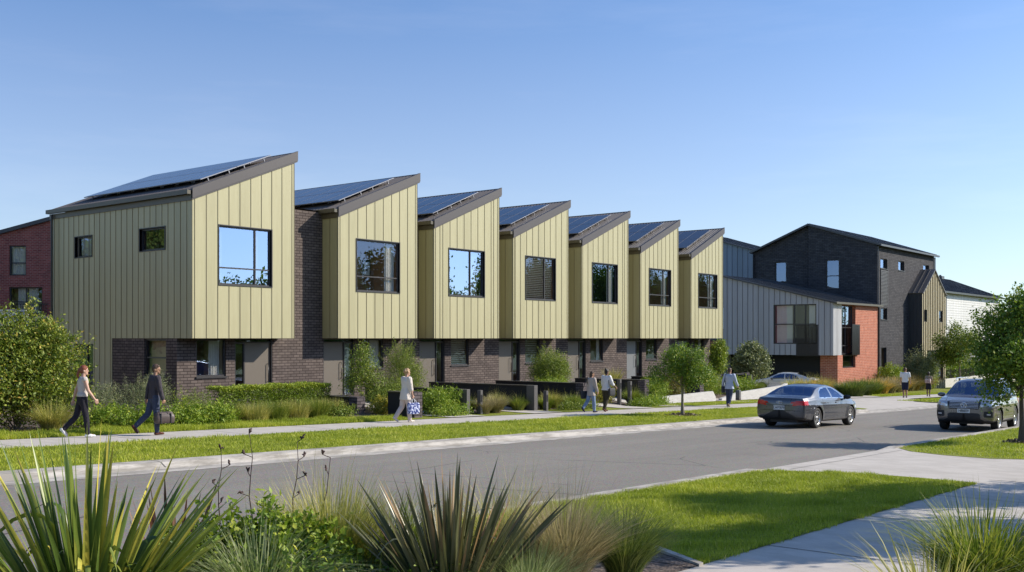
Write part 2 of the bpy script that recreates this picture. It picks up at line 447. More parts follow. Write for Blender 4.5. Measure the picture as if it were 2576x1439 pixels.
# near kerb
NK = [(8.77, 0.004), (8.74, 0.06), (8.70, 0.10), (8.66, 0.118), (8.42, 0.122), (8.40, 0.05)]
mb = MB()
kerb_profile(mb, -60, 17.9, NK[::-1]); kerb_profile(mb, 25.6, 300, NK[::-1])
for (xa, xb) in ((17.9, 18.9), (25.6, 24.6)):
    Q = NK[::-1]
    for (ya, za), (yb, zb) in zip(Q, Q[1:]):
        f = [(xa, ya, gz(xa) + za), (xb, ya, gz(xb) + .03), (xb, yb, gz(xb) + .03), (xa, yb, gz(xa) + zb)]
        mb.face(f if xb > xa else f[::-1])
for x in [k * 3.05 - 20 for k in range(40)]:
    if not 17 < x < 26: mb.face([(x, 8.42, gz(x) + .126), (x + .02, 8.42, gz(x) + .126), (x + .02, 8.67, gz(x) + .122), (x, 8.67, gz(x) + .122)], 1)
tag(mb.build('kerb', [M['kerb'], M['joint']]), kind='structure')

PF, PB = 21.15, 23.35       # far footpath
NF, NB = 4.88, 3.0          # near footpath
def curve_end(x):           # lawn between kerb and path, rounded towards the crossover
    return 17.03
def verge_top(x):
    return PF if x < 40 else PF
lz = lambda x, y: gz(x) + 0.10
# verge lawn (far side) up to its rounded tip, island beyond the crossover
mb = strip(rng(-60, 44), 17.03, PF, lip_z, lip_z, 2)
tip = [(44, 17.03), (47.0, 17.03), (48.2, 17.25), (48.6, 17.8), (47.8, 18.7), (46.2, 19.9), (45.0, 20.8), (44, PF)]
mb.face([(x, y, gz(x) + 0.10) for x, y in tip])
isl = [(61.8, 17.03), (118, 17.03), (118, 20.6), (70, 20.6), (64, 20.2), (61.5, 19.3), (60.9, 18.2)]
mb.face([(x, y, gz(x) + 0.10) for x, y in isl])
tag(mb.build('verge_lawn', M['lawn']), kind='structure')
# near verge lawn pieces on both sides of the near driveway
mb = strip(rng(9.0, 17.4), NF, 8.42, lip_z, lip_z, 2)
mb.face([(x, y, gz(x) + 0.104) for x, y in [(8.0, 6.2), (9.01, 6.2), (9.01, 8.42), (8.0, 8.42)]])
mb.face([(x, y, gz(x) + 0.10) for x, y in [(17.4, NF), (18.9, NF), (19.0, 6.0), (18.8, 7.3), (18.2, 8.1), (17.4, 8.42)]])
mb.face([(x, y, gz(x) + 0.10) for x, y in [(25.6, 8.42), (24.8, 7.9), (24.3, 7.0), (24.2, 6.0), (24.6, 5.4), (25.6, 5.1), (27, 4.95), (118, NF), (118, 8.42)]][::-1])
tag(mb.build('verge_lawn', M['lawn']), kind='structure')
mb = strip(rng(-60, 9.0), NF, 8.42, lip_z, lip_z, 1)
mb.face([(x, y, gz(x) + 0.104) for x, y in [(8.9, 4.88), (9.06, 4.88), (9.8, 6.15), (8.9, 6.15)]])
tag(mb.build('garden_bed', M['mulch']), kind='structure')
mb = strip(rng(-60, 118), -12, NB, lip_z, lip_z, 3)
tag(mb.build('garden_bed', M['mulch']), kind='structure')
# paths and crossovers, a hair under the lawns where they meet
pz = lambda x, y: gz(x) + 0.094
mb = strip(rng(-60, 118), PF - 0.02, PB, pz, pz, 1)
for x in [k * 2.9 - 30 for k in range(50)]:
    mb.face([(x, PF, gz(x) + 0.098), (x + .018, PF, gz(x) + 0.098), (x + .018, PB, gz(x) + 0.098), (x, PB, gz(x) + 0.098)], 1)
mb2 = strip(rng(44, 66), 17.03, PF - 0.02, lambda x, y: gz(x) + 0.045, lambda x, y: gz(x) + 0.0938, 2)
i = len(mb.v)
mb.mesh(mb2.v, mb2.f)
tag(mb.build('footpath', [M['concrete'], M['joint']]), kind='structure')
mb = strip(rng(-60, 118), NB, NF + 0.02, pz, pz, 1)
for x in [k * 3.0 + 1.6 - 60 for k in range(50)]:
    mb.face([(x, NB, gz(x) + 0.098), (x + .018, NB, gz(x) + 0.098), (x + .018, NF, gz(x) + 0.098), (x, NF, gz(x) + 0.098)], 1)
mb2 = strip(rng(17.3, 26.5), NF + 0.02, 8.5, pz, pz, 1); mb.mesh(mb2.v, mb2.f)
mb2 = strip(rng(18.2, 25.2), 8.5, 8.9, lambda x, y: gz(x) + 0.094, lambda x, y: gz(x) + 0.006, 1); mb.mesh(mb2.v, mb2.f)
mb.face([(18.6, 8.12, gz(18.6) + .1), (25, 8.12, gz(25) + .1), (25, 8.135, gz(25) + .1), (18.6, 8.135, gz(18.6) + .1)], 1)
tag(mb.build('footpath', [M['concrete'], M['joint']]), kind='structure')

# front gardens behind the far path, sloping up to the houses
xs = [-60, -40, -20, -10, 0, 4, 8] + [8 + k for k in range(1, 80)] + [92, 100, 110, 118, 150, 300]
ys = [23.35, 24.2] + [24.2 + 0.6 * k for k in range(1, 14)] + [34, 40, 50, 80]
mb = MB()
for a, b in zip(xs, xs[1:]):
    for c, d in zip(ys, ys[1:]):
        f = lambda x, y: (x, y, terr(x, y) + 0.002)
        lawn = c < 24.3 or a > 64
        mb.face([f(a, c), f(b, c), f(b, d), f(a, d)], 1 if lawn else 0)
tag(mb.build('garden_ground', [M['mulch'], M['lawn']]), kind='structure')
# driveway between the townhouses and the grey house, and the entry paths
def patch(name, pts, mat, dz=0.010, fn=terr, n=6):
    """a draped four-sided sheet"""
    mb = MB()
    a, b, c, d = [Vector((*p, 0)) for p in pts]
    for i in range(n):
        for j in range(n):
            q = []
            for (u, v) in ((i, j), (i + 1, j), (i + 1, j + 1), (i, j + 1)):
                u /= n; v /= n
                p = (a * (1 - u) + b * u) * (1 - v) + (d * (1 - u) + c * u) * v
                q.append((p.x, p.y, fn(p.x, p.y) + dz))
            mb.face(q)
    return tag(mb.build(name, mat), kind='structure')
patch('driveway', [(59.5, 23.3), (67.5, 23.3), (79, 31.5), (68, 34)], M['concrete'], 0.02, n=12)
for xw in (27.0, 31.6, 38.4, 42.0, 50.5):
    patch('entry_path', [(xw - 0.9, 23.3), (xw + 0.9, 23.3), (xw + 0.6, 32), (xw - 0.6, 32)], M['concrete'], 0.02, n=12)
# neighbourhood lawn edge by the path, left of the first house
# ================================================================ TOWNHOUSES
def add_window(parent, P, s0, s1, z0, z1, depth=0.12, fr=0.055, vbars=(), hbars=(), frame='frame', glass='glass',
               curtain=None, blind=None, room=2.0, room_mat='interior', margin=0.5, sill=False, name='window', picture=None, outer=0.0):
    """window > pane, curtain, blind. P(s, z, t): t grows inwards. Bars are fractions of the width / height"""
    def bx(mb, a, b, c, d, t0, t1, m=0):
        pts = [P(a, c, t0), P(b, c, t0), P(b, d, t0), P(a, d, t0), P(a, c, t1), P(b, c, t1), P(b, d, t1), P(a, d, t1)]
        mb.mesh(pts, [(0, 1, 2, 3), (7, 6, 5, 4), (0, 4, 5, 1), (1, 5, 6, 2), (2, 6, 7, 3), (3, 7, 4, 0)], m)
    t0, t1 = depth - 0.05, depth + 0.03
    mb = MB()
    bx(mb, s0, s0 + fr, z0, z1, t0, t1); bx(mb, s1 - fr, s1, z0, z1, t0, t1)
    bx(mb, s0 + fr, s1 - fr, z0, z0 + fr, t0, t1); bx(mb, s0 + fr, s1 - fr, z1 - fr, z1, t0, t1)
    W, H = s1 - s0, z1 - z0
    for v in vbars: bx(mb, s0 + W * v - fr * .45, s0 + W * v + fr * .45, z0 + fr, z1 - fr, t0 + .004, t1 - .004)
    for h in hbars: bx(mb, s0 + fr, s1 - fr, z0 + H * h - fr * .45, z0 + H * h + fr * .45, t0 + .008, t1 - .008)
    if sill: bx(mb, s0 - 0.03, s1 + 0.03, z0 - 0.06, z0 - 0.002, -0.05, depth)
    if outer:                       # slim metal surround standing proud of the cladding
        o = outer
        bx(mb, s0 - o, s1 + o, z1, z1 + o, -0.03, depth); bx(mb, s0 - o, s1 + o, z0 - o, z0, -0.03, depth)
        bx(mb, s0 - o, s0, z0, z1, -0.03, depth); bx(mb, s1, s1 + o, z0, z1, -0.03, depth)
    w = mb.build(name, M[frame], parent)
    mb = MB()
    mb.face([P(s0 + fr * .5, z0 + fr * .5, depth), P(s1 - fr * .5, z0 + fr * .5, depth), P(s1 - fr * .5, z1 - fr * .5, depth), P(s0 + fr * .5, z1 - fr * .5, depth)])
    mb.build('pane', M[glass], w)
    # the room behind
    if room:
        a, b, c, d, r0, r1 = s0 - margin, s1 + margin, z0 - 0.6, z1 + 0.25, depth + 0.05, depth + room
        mb = MB()
        mb.face([P(a, c, r1), P(b, c, r1), P(b, d, r1), P(a, d, r1)]); mb.face([P(a, c, r0), P(a, c, r1), P(a, d, r1), P(a, d, r0)])
        mb.face([P(b, c, r0), P(b, c, r1), P(b, d, r1), P(b, d, r0)]); mb.face([P(a, c, r0), P(b, c, r0), P(b, c, r1), P(a, c, r1)])
        mb.face([P(a, d, r0), P(b, d, r0), P(b, d, r1), P(a, d, r1)])
        mb.build('room_lining', M[room_mat], w)
    if curtain:
        for (ca, cb) in curtain:
            mb = MB(); n = max(10, int((cb - ca) * W * 46)); pts = []
            for k in range(n + 1):
                s = s0 + W * (ca + (cb - ca) * k / n)
                pts.append((s, depth + 0.16 + 0.045 * sin(k * 1.25) + 0.012 * sin(k * 3.7 + 1)))
            vs = [P(s, z, t) for z in (z0 - 0.1 if z0 < E else z0 - 0.05, z1 + 0.02) for s, t in pts]
            mb.mesh(vs, [(k, k + 1, n + 1 + k + 1, n + 1 + k) for k in range(n)], 0, True)
            mb.build('curtain', M['curtain'], w)
    if blind:
        ca, cb, lo = blind
        mb = MB(); z = z1 - 0.04; gap = 0.115
        while z > z0 + H * lo + 0.03:
            a, b = s0 + W * ca, s0 + W * cb
            mb.mesh([P(a, z, depth + .08), P(b, z, depth + .08), P(b, z - .05, depth + .14), P(a, z - .05, depth + .14)], [(0, 1, 2, 3)])
            z -= gap * .8
        mb.build('blind', M['blind'], w)
    if picture:
        a, b, c, d = picture
        mb = MB(); t = depth + 0.9
        bx(mb, s0 + W * a, s0 + W * b, z0 + H * c, z0 + H * d, t, t + 0.03, 0)
        bx(mb, s0 + W * (a + .025), s0 + W * (b - .025), z0 + H * (c + .05), z0 + H * (d - .05), t - .004, t, 1)
        bx(mb, s0 + W * (a + .07), s0 + W * (b - .07), z0 + H * (c + .13), z0 + H * (d - .12), t - .008, t - .004, 2)
        mb.build('picture', [M['black'], M['white'], M['interior_dark']], w)
    return w

def solar_mat():
    t = NT('solar_cells')
    uv = uvco(t)
    b = t.n("ShaderNodeTexBrick", {"Vector": uv, "Color1": (0.010, 0.013, 0.026, 1), "Color2": (0.013, 0.016, 0.032, 1), "Mortar": (0.07, 0.08, 0.11, 1),
            "Scale": 1.0, "Mortar Size": 0.009, "Brick Width": 0.16, "Row Height": 0.16}, offset=0.0)
    return t.finish(b.outputs[0], 0.16, None, **{"Specular IOR Level": 0.6})
M['solar'] = solar_mat()
M['solar_frame'] = simple('solar_frame', (0.25, 0.26, 0.29), 0.35, metal=0.4)

YF, YW = 32.0, 32.94
HX = [22.04, 28.93, 34.65, 40.37, 46.30, 52.26, 58.27]
HW = [4.64, 4.66, 4.66, 4.72, 4.70, 4.48, 4.36]
ZL, ZH = 5.28, 7.22          # roof top over the low and the high side of the box, above eye level
RT = 0.30                    # fascia depth
DEP = 9.7
WIN = [dict(vbars=(.70,), hbars=(.29,), glass='glass_sky', curtain=[(.02, .12), (.74, .80)]),
       dict(vbars=(), hbars=(.29,), glass='glass', curtain=[(.74, .97)], picture=(.52, .70, .30, .66), room_mat='interior'),
       dict(vbars=(.62,), hbars=(), glass='glass_sky', curtain=[(.66, .9)]),
       dict(vbars=(.66,), hbars=(), glass='glass', blind=(.03, .98, 0.0)),
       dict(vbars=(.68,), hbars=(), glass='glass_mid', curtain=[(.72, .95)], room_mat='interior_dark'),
       dict(vbars=(.70,), hbars=(.29,), glass='glass_mid', curtain=[(.72, .93)]),
       dict(vbars=(.66,), hbars=(.30,), glass='glass_mid', curtain=[(.68, .95)])]
GW = [dict(curtain=[(.55, .93)], glass='glass'), dict(curtain=[(.52, .95)], glass='glass'), dict(blind=(.03, .97, 0.0), glass='glass'),
      dict(glass='glass_mid', blind=(.03, .97, .2)), dict(glass='glass', curtain=[(.78, .96)], picture=(.05, .35, .62, .97)), dict(glass='glass_mid'), dict(glass='glass', curtain=[(.8, .97)])]
HL = ['nearest olive clad townhouse with long green side wall showing two small windows',
      'second olive clad townhouse from the left, curtain and picture frame in upper window',
      'third olive townhouse from the left, upper window mirroring plain blue sky',
      'fourth olive townhouse in the middle of the row with slatted blinds upstairs',
      'fifth olive townhouse from the left, above the rounded shrub and two walkers',
      'sixth olive townhouse from the left, behind the crown of the kerbside tree',
      'last olive townhouse at the far right end of the saw tooth row']

def townhouse(i):
    x0, w = HX[i], HW[i]
    prev = (HX[i - 1] + HW[i - 1] + 0.002) if i else None
    h = empty('townhouse', (x0, YF, E - 2.42), 0, HL[i], 'townhouse', 'saw tooth row of olive clad townhouses')
    B = 2.42                                   # soffit above the local origin
    gap = (x0 - prev) if i else 0.0
    # --- upper cladding box
    Pf = lambda s, z, t: (s, t, z)             # street face
    u0, u1, v0, v1 = 1.03, 3.53, B + 1.96, B + 4.11
    if i == 0: u0, u1 = 1.14, 3.52
    lowz, highz = B + ZL - RT + 0.02, B + ZH - RT + 0.02
    mb = MB()
    mb.wall(0, w, B, [(0, lowz), (w, highz)], [(u0, u1, v0, v1)], Pf, 0.12, 0, 2)
    # sides: -X side and +X side
    if i == 0:
        Ps = lambda s, z, t: (t, s, z)         # s = y
        def flip(ps): return ps
        holes = [(1.64, 3.27, B + 3.25, B + 4.07), (6.63, 7.89, B + 3.23, B + 4.05)]
        # upper part, then the part of the cladding that runs down to the ground
        m2 = MB(); m2.wall(0, DEP, B, lowz, holes, Ps, 0.12, 0, 2)
        for f in m2.f: f.reverse()
        mb.mesh(m2.v, m2.f)
        m2 = MB(); m2.wall(5.2, DEP, -0.2, B, [(6.55, 8.0, 0.05, 2.2)], Ps, 0.12, 0, 2)
        for f in m2.f: f.reverse()
        mb.mesh(m2.v, m2.f)
        mb.face([(0, 5.2, -0.2), (0.3, 5.2, -0.2), (0.3, 5.2, B), (0, 5.2, B)])
    else:
        mb.face([(0, DEP, B), (0, 0, B), (0, 0, lowz), (0, DEP, lowz)])
    mb.face([(w, 0, B), (w, DEP, B), (w, DEP, highz), (w, 0, highz)])
    mb.face([(0, DEP, -0.2), (w, DEP, -0.2), (w, DEP, highz), (0, DEP, lowz)][::-1])
    mb.face([(0, 0, B), (0, DEP, B), (w, DEP, B), (w, 0, B)], 3)
    # standing seams
    def zt(s): return lowz + (highz - lowz) * s / w
    rnd = random.Random(i * 7 + 3)
    base = [k * (w - 0.24) / 9 + 0.12 for k in range(10)]
    extra = {0: [], 2: [0.42, w - 0.42], 3: [0.20], 4: [w - 0.42]}.get(i, [])
    for s in [0.012] + base + extra + [w - 0.012]:
        segs = [(B, zt(s))] if not (u0 - .02 < s < u1 + .02) else [(B, v0 - 0.05), (v1 + 0.05, zt(s))]
        for a, b in segs: mb.box(s - 0.008, s + 0.008, -0.016, 0.0, a, b, 1)
    if i == 0:
        k = 0.3
        while k < DEP:
            segs = [(B if k < 5.2 else -0.2, lowz)]
            for (a, b, c, d) in ((1.64, 3.27, B + 3.25, B + 4.07), (6.63, 7.89, B + 3.23, B + 4.05), (6.55, 8.0, -.2, 2.2)):
                if a - .02 < k < b + .02:
                    segs = [q for (p0, p1) in segs for q in (((p0, c - .05), (d + .05, p1)) if c > p0 else ((d + .05, p1),))]
            for a, b in segs: mb.box(-0.016, 0.0, k - 0.006, k + 0.006, a, b, 1)
            k += 0.385
    else:
        for k in (0.02, 0.47, 0.92): mb.box(-0.02, 0.0, k - 0.008, k + 0.008, B, lowz, 1)
    mb.build('cladding', [M['clad'], M['seam'], M['frame'], M['fascia']], h)
    # --- ground floor brick
    mb = MB()
    yb = YW - YF
    Pb = lambda s, z, t: (s, yb + t, z)
    if i == 0:
        gwin = (0.84, 2.14, B - 1.42, B - 0.03); side = (2.58, 3.05); door = (3.08, 4.28)
    else:
        door = (0.10, 1.20); side = (1.24, 1.74); gwin = (2.22, 3.50, B - 1.28, B - 0.03)
    d0, d1 = min(door[0], side[0]) - 0.04, max(door[1], side[1]) + 0.04
    left = -gap + 0.0 if i else 0.02
    right = w - 0.0
    nxt = None
    mb.wall(left, right + (0.0 if i < 6 else -0.0), -1.3, B - 0.002, [gwin, (d0, d1, 0.02, B - 0.03)], Pb, 0.14)
    if i < 6 and i > -1:
        pass
    if i:   # taller wall in the gap, up to the gutter
        mb.face([Pb(left, B - .002, 0), Pb(0.0, B - .002, 0), Pb(0.0, B + 5.18, 0), Pb(left, B + 5.18, 0)])
        mb.face([Pb(left, B + 5.18, 0), Pb(0.0, B + 5.18, 0), Pb(0.0, B + 5.18, .3), Pb(left, B + 5.18, .3)])
    else:
        Ps = lambda s, z, t: (0.02 + t, s, z)
        m2 = MB(); m2.wall(yb, 5.2, -1.2, B - .002, [(1.62, 3.03, B - 1.40, B - 0.03)], Ps, 0.14)
        for f in m2.f: f.reverse()
        mb.mesh(m2.v, m2.f)
    if i == 6:
        mb.face([(w, yb, -1.3), (w, DEP, -1.3), (w, DEP, B), (w, yb, B)])
    mb.build('brick_wall', M['brick_dark'], h)
    # --- roof: corrugated sheet, rake fascia, gutter
    k = (ZH - ZL) / (w + 0.10)
    def zr(x): return B + ZL + k * x
    mb = MB()
    n = int(w / 0.01)
    y0, y1 = -0.02, DEP + 0.15
    mb.face([(-0.05, y0, zr(-0.05)), (w + 0.10, y0, zr(w + .10)), (w + 0.10, y1, zr(w + .10)), (-0.05, y1, zr(-.05))])
    mb.face([(-0.05, y0, zr(-0.05) - .06), (w + 0.10, y0, zr(w + .10) - .06), (w + 0.10, y1, zr(w + .10) - .06), (-0.05, y1, zr(-.05) - .06)][::-1])
    y = y0 + 0.22
    while y < y1:
        z0_, z1_ = zr(-0.12), zr(w + 0.09)
        mb.mesh([(-0.12, y - .035, z0_ + .003), (w + .09, y - .035, z1_ + .003), (w + .09, y - .012, z1_ + .035), (-0.12, y - .012, z0_ + .035),
                 (-0.12, y + .012, z0_ + .035), (w + .09, y + .012, z1_ + .035), (w + .09, y + .035, z1_ + .003), (-0.12, y + .035, z0_ + .003)],
                [(0, 1, 2, 3), (3, 2, 5, 4), (4, 5, 6, 7), (0, 3, 4, 7)])
        y += 0.2
    if i:   # low link roof over the gap
        mb.face([(-gap, yb - .05, B + 5.22), (-0.05, yb - .05, B + 5.22), (-0.05, y1, B + 5.22), (-gap, y1, B + 5.22)])
    roof = mb.build('roof', M['roof_brown'], h)
    mb = MB()
    # rake fascia on the street side and its capping
    for (ya, yc, za, zb_) in ((-0.075, -0.032, 0.035, RT), (-0.05, -0.030, RT - 0.03, RT + 0.055)):
        pts = [(-0.02, zr(-0.02) + (0.05 if za < .1 else -za)), (w + 0.12, zr(w + 0.12) + (0.05 if za < .1 else -za)), (w + 0.12, zr(w + 0.12) - zb_), (-0.02, zr(-0.02) - zb_)]
        mb.prism(pts, 'y', ya, yc)
    pts = [(-0.03, zr(-.03) + .05), (w + .13, zr(w + .13) + .05), (w + .13, zr(w + .13) + .065), (-0.03, zr(-.03) + .065)]
    mb.prism(pts, 'y', -0.085, 0.06)
    mb.box(w + 0.10, w + 0.13, -0.03, y1, zr(w + .1) - RT, zr(w + .1) + 0.05)
    mb.build('fascia', M['fascia'], roof)
    mb = MB()
    ge = y1 if i == 0 else yb + 0.9
    zg = zr(-0.05)
    mb.box(-0.19, -0.052, -0.03, ge, zg - 0.15, zg - 0.01); mb.box(-0.21, -0.19, -0.03, ge, zg - 0.15, zg + 0.01)
    mb.box(-0.045, -0.0285, -0.03, ge, zg - RT - 0.06, zg - 0.155)
    mb.build('gutter', M['gutter'], roof)
    if i == 0:
        mb = MB()
        mb.tube([(-0.10, DEP - 0.14, B + ZL - .2), (-0.10, DEP - 0.14, -0.1)], 0.045, 8)
        mb.build('downpipe', M['black'], h)
    # --- solar array: 2 rows of 8
    sa = math.atan(k)
    proto = None
    xa = 0.80 if i == 0 else 0.62
    nrow = 8
    for r in range(2):
        for c in range(nrow):
            Lp, Wp = 1.72, 0.985
            if proto is None:
                mb = MB()
                mb.box(0, Lp, 0, Wp, 0, 0.035, 1)
                mb.face([(0.018, 0.018, 0.0375), (Lp - .018, 0.018, 0.0375), (Lp - .018, Wp - .018, 0.0375), (0.018, Wp - .018, 0.0375)], 0)
                for (sx, sy) in ((0.35, 0.05), (1.35, 0.05), (0.35, 0.93), (1.35, 0.93)): mb.box(sx - .02, sx + .02, sy - .02, sy + .02, -0.13, 0.0, 1)
                p = mb.build('solar_panel', [M['solar'], M['solar_frame']], h) if 'panel' not in townhouse.__dict__ else None
                if p is None:
                    p = bpy.data.objects.new('solar_panel', townhouse.panel); COL.objects.link(p); p.parent = h
                townhouse.panel = p.data
                proto = p
            else:
                p = proto.copy(); COL.objects.link(p); p.parent = h
            xx = xa + r * (Lp + 0.025) * cos(sa)
            p.location = (xx, 0.62 + c * (Wp + 0.02), zr(xx) + 0.17)
            p.rotation_euler = (0, -sa, 0)
    # --- windows and door
    add_window(h, Pf, u0, u1, v0, v1, outer=0.035, depth=0.10, frame='frame', **WIN[i])
    g = dict(GW[i])
    add_window(h, Pb, *gwin, sill=True, depth=0.10, frame='frame', **g)
    if i == 0:
        Ps = lambda s, z, t: (t, s, z)
        add_window(h, Ps, 1.64, 3.27, B + 3.25, B + 4.07, outer=0.03, glass='glass_mid', room=1.0)
        add_window(h, Ps, 6.63, 7.89, B + 3.23, B + 4.05, outer=0.03, glass='glass_mid', room=1.0, curtain=[(.45, .95)])
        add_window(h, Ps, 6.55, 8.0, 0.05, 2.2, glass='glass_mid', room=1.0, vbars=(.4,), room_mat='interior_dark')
        Ps2 = lambda s, z, t: (0.02 + t, s, z)
        add_window(h, Ps2, 1.62, 3.03, B - 1.40, B - 0.03, glass='glass', room=0.8, hbars=(.5,), sill=True)
    add_window(h, Pb, side[0], side[1], 0.05, B - 0.17, depth=0.12, glass='glass_mid', room=1.2, fr=0.045, name='sidelight',
               curtain=[(.1, .9)] if i == 1 else None)
    add_window(h, Pb, d0, d1, B - 0.165, B - 0.03, depth=0.12, glass='glass_mid', room=0.0, fr=0.03, name='transom_window')
    dm = 'door_grey' if i >= 5 else 'door'
    mb = MB()
    mb.box(door[0], door[1], yb + 0.10, yb + 0.15, 0.05, B - 0.17)
    dr = mb.build('front_door', M[dm], h)
    mb = MB()
    fx = (door[0], side[0], door[1], side[1])
    mb.box(d0, d0 + .04, yb + .02, yb + .14, 0.02, B - .03); mb.box(d1 - .04, d1, yb + .02, yb + .14, 0.02, B - .03)
    mb.box(d0 + .04, d1 - .04, yb + .03, yb + .14, B - .17, B - .16); mb.box(d0 + .04, d1 - .04, yb + .0, yb + .14, 0.0, 0.05)
    mb.build('door_frame', M['frame'], h)
    hx = door[1] - 0.13
    mb = MB()
    mb.tube([(hx, yb + .10, 0.72), (hx, yb + .03, 0.72), (hx, yb + .03, 1.42), (hx, yb + .10, 1.42)], 0.016, 6)
    mb.build('handle', M['black'], dr)
    return h
for i in range(7): townhouse(i)

# ---------------------------------------------------------------- low garden walls between the front gardens
LW = [(24.55, 24.93, 26.2, 30.9, -2.0, 'low dark brick garden wall at the right end of the clipped hedge'),
      (25.05, 25.43, 24.0, 25.25, -1.78, 'low dark brick garden wall directly behind the woman in the pale tunic'),
      (28.04, 28.21, 24.3, 29.5, -1.81, 'low black garden wall third from the left with slim grey end post'),
      (32.18, 32.39, 24.45, 30.0, -1.82, 'long black garden wall fourth from the left, behind the tan tussock grasses'),
      (36.58, 36.94, 25.2, 30.0, -1.90, 'black garden wall under the rounded shrub, just left of the two walking women'),
      (43.38, 43.78, 26.3, 30.4, -2.00, 'black garden wall with brick end just right of the two walking women'),
      (48.89, 49.32, 26.3, 30.5, -2.07, 'black garden wall behind the trunk of the kerbside tree'),
      (58.8, 59.05, 28.2, 31.3, -2.22, 'black garden wall second from the right of the garden walls')]
for n, (xa, xb, ya, yb_, zt_, lab) in enumerate(LW):
    zb = min(terr(xa, ya), terr(xa, yb_)) - 0.15
    hgt = E + zt_ - zb
    slim = n in (2, 3, 7)
    w = empty('garden_wall', (xa, ya, zb), 0, lab, 'garden wall', 'low walls between the front gardens')
    L = yb_ - ya
    mb = MB(); mb.box(0.02, xb - xa - 0.02, 0.38, L, 0, hgt - 0.05); mb.build('wall_panel', M['black_wall'], w)
    mb = MB(); mb.box(-0.01, xb - xa + .01, 0.38, L, hgt - 0.05, hgt); mb.build('coping', M['black'], w)
    mb = MB(); mb.box(0, xb - xa, 0, 0.38, 0, hgt); mb.build('end_pier', M['brick_coping'] if not slim else M['frame_grey'], w)
# letterbox posts that stand beside the walls
def letter_post(x, y, ztop, lab):
    z0 = terr(x, y) - 0.02
    o = empty('letterbox_post', (x, y, z0), 0, lab, 'letterbox', 'slim letterbox posts at the garden gates')
    h = E + ztop - z0
    mb = MB(); mb.box(-0.06, 0.06, -0.08, 0.08, 0, h); mb.build('post', M['frame_grey'], o)
    mb = MB(); mb.box(-0.04, 0.04, -0.087, -0.08, h - 0.42, h - 0.16); mb.build('letter_slot', M['black'], o)
letter_post(28.7, 24.25, -1.86, 'grey letterbox post beside the slim post of the third garden wall')
letter_post(32.85, 24.4, -2.05, 'grey letterbox post beside the long black garden wall, behind the tan tussocks')
letter_post(39.4, 25.2, -1.82, 'taller grey letterbox post immediately right of the two walking women')
letter_post(39.95, 25.0, -1.92, 'shorter dark letterbox post, second one right of the two walking women')
letter_post(48.0, 26.8, -2.1, 'thin letterbox post left of the kerbside tree trunk')
# pier and dark fence behind the man with two bags
w = empty('garden_wall', (61.8, 29.9, -1.78), 0, 'black garden wall ending in a brick pier behind the man carrying two bags', 'garden wall', 'low walls between the front gardens')
hh = 1.62
mb = MB(); mb.box(-3.6, 0.0, 0.14, 0.30, 0, hh - 0.02); mb.build('wall_panel', M['black_wall'], w)
mb = MB(); mb.box(0, 0.42, 0, 0.42, 0, hh); mb.build('end_pier', M['brick_coping'], w)

# white retaining wall along the last front gardens
def retaining(pts, lab, name='retaining_wall', mat='conc_wall', group=None, th=0.2):
    """pts: (x, y, height above the ground in front)"""
    x0, y0, _ = pts[0]
    o = empty(name, (0, 0, 0), 0)
    mb = MB()
    for (xa, ya, ha), (xb, yb, hb) in zip(pts, pts[1:]):
        za, zb = gz(xa) - .1, gz(xb) - .1; ta, tb = gz(xa) + .1 + ha, gz(xb) + .1 + hb
        mb.mesh([(xa, ya, za), (xb, yb, zb), (xb, yb, tb), (xa, ya, ta), (xa, ya + th, za), (xb, yb + th, zb), (xb, yb + th, tb), (xa, ya + th, ta)],
                [(0, 1, 2, 3), (5, 4, 7, 6), (3, 2, 6, 7), (0, 3, 7, 4), (1, 5, 6, 2)])
    COL.objects.unlink(o); bpy.data.objects.remove(o)
    o = mb.build(name, M[mat])
    c = Vector((x0, y0, gz(x0)))
    for v in o.data.vertices: v.co -= c
    o.location = c
    return tag(o, lab, 'retaining wall', group)
retaining([(41.3, 25.3, .12), (44.5, 25.5, .36), (49.2, 25.7, .52), (49.6, 25.75, .22)], 'low pale concrete retaining wall behind the kerbside tree', group='pale concrete retaining walls')
retaining([(50.3, 25.75, .12), (52.5, 25.8, .42), (59.2, 26.2, .74), (62.4, 27.4, .80)], 'pale concrete retaining wall rising behind the man carrying two bags', group='pale concrete retaining walls')
# ================================================================ OTHER BUILDINGS
def seams(mb, P, s0, s1, z0, top, step, holes=(), m=1, w=0.02, d=0.035):
    s = s0 + step * 0.5
    def T(s):
        if not isinstance(top, (list, tuple)): return top
        for (a, za), (b, zb) in zip(top, top[1:]):
            if a - 1e-6 <= s <= b + 1e-6: return za + (zb - za) * (s - a) / (b - a)
        return top[-1][1]
    while s < s1:
        segs = [(z0, T(s))]
        for (a, b, c, e) in holes:
            if a - .03 < s < b + .03:
                segs = [q for (p0, p1) in segs for q in ((p0, min(c, p1)), (max(e, p0), p1)) if q[1] - q[0] > 0.02]
        for (a, b) in segs:
            pts = [P(s - w / 2, a, 0), P(s + w / 2, a, 0), P(s + w / 2, b, 0), P(s - w / 2, b, 0), P(s - w / 2, a, -d), P(s + w / 2, a, -d), P(s + w / 2, b, -d), P(s - w / 2, b, -d)]
            mb.mesh(pts, [(4, 5, 6, 7), (0, 4, 7, 3), (5, 1, 2, 6)], m)
        s += step
def rwall(mb, *a, **k):      # a wall whose outside faces -x
    m2 = MB(); m2.wall(*a, **k)
    for f in m2.f: f.reverse()
    mb.mesh(m2.v, m2.f, 0); mb.m[-len(m2.m):] = m2.m
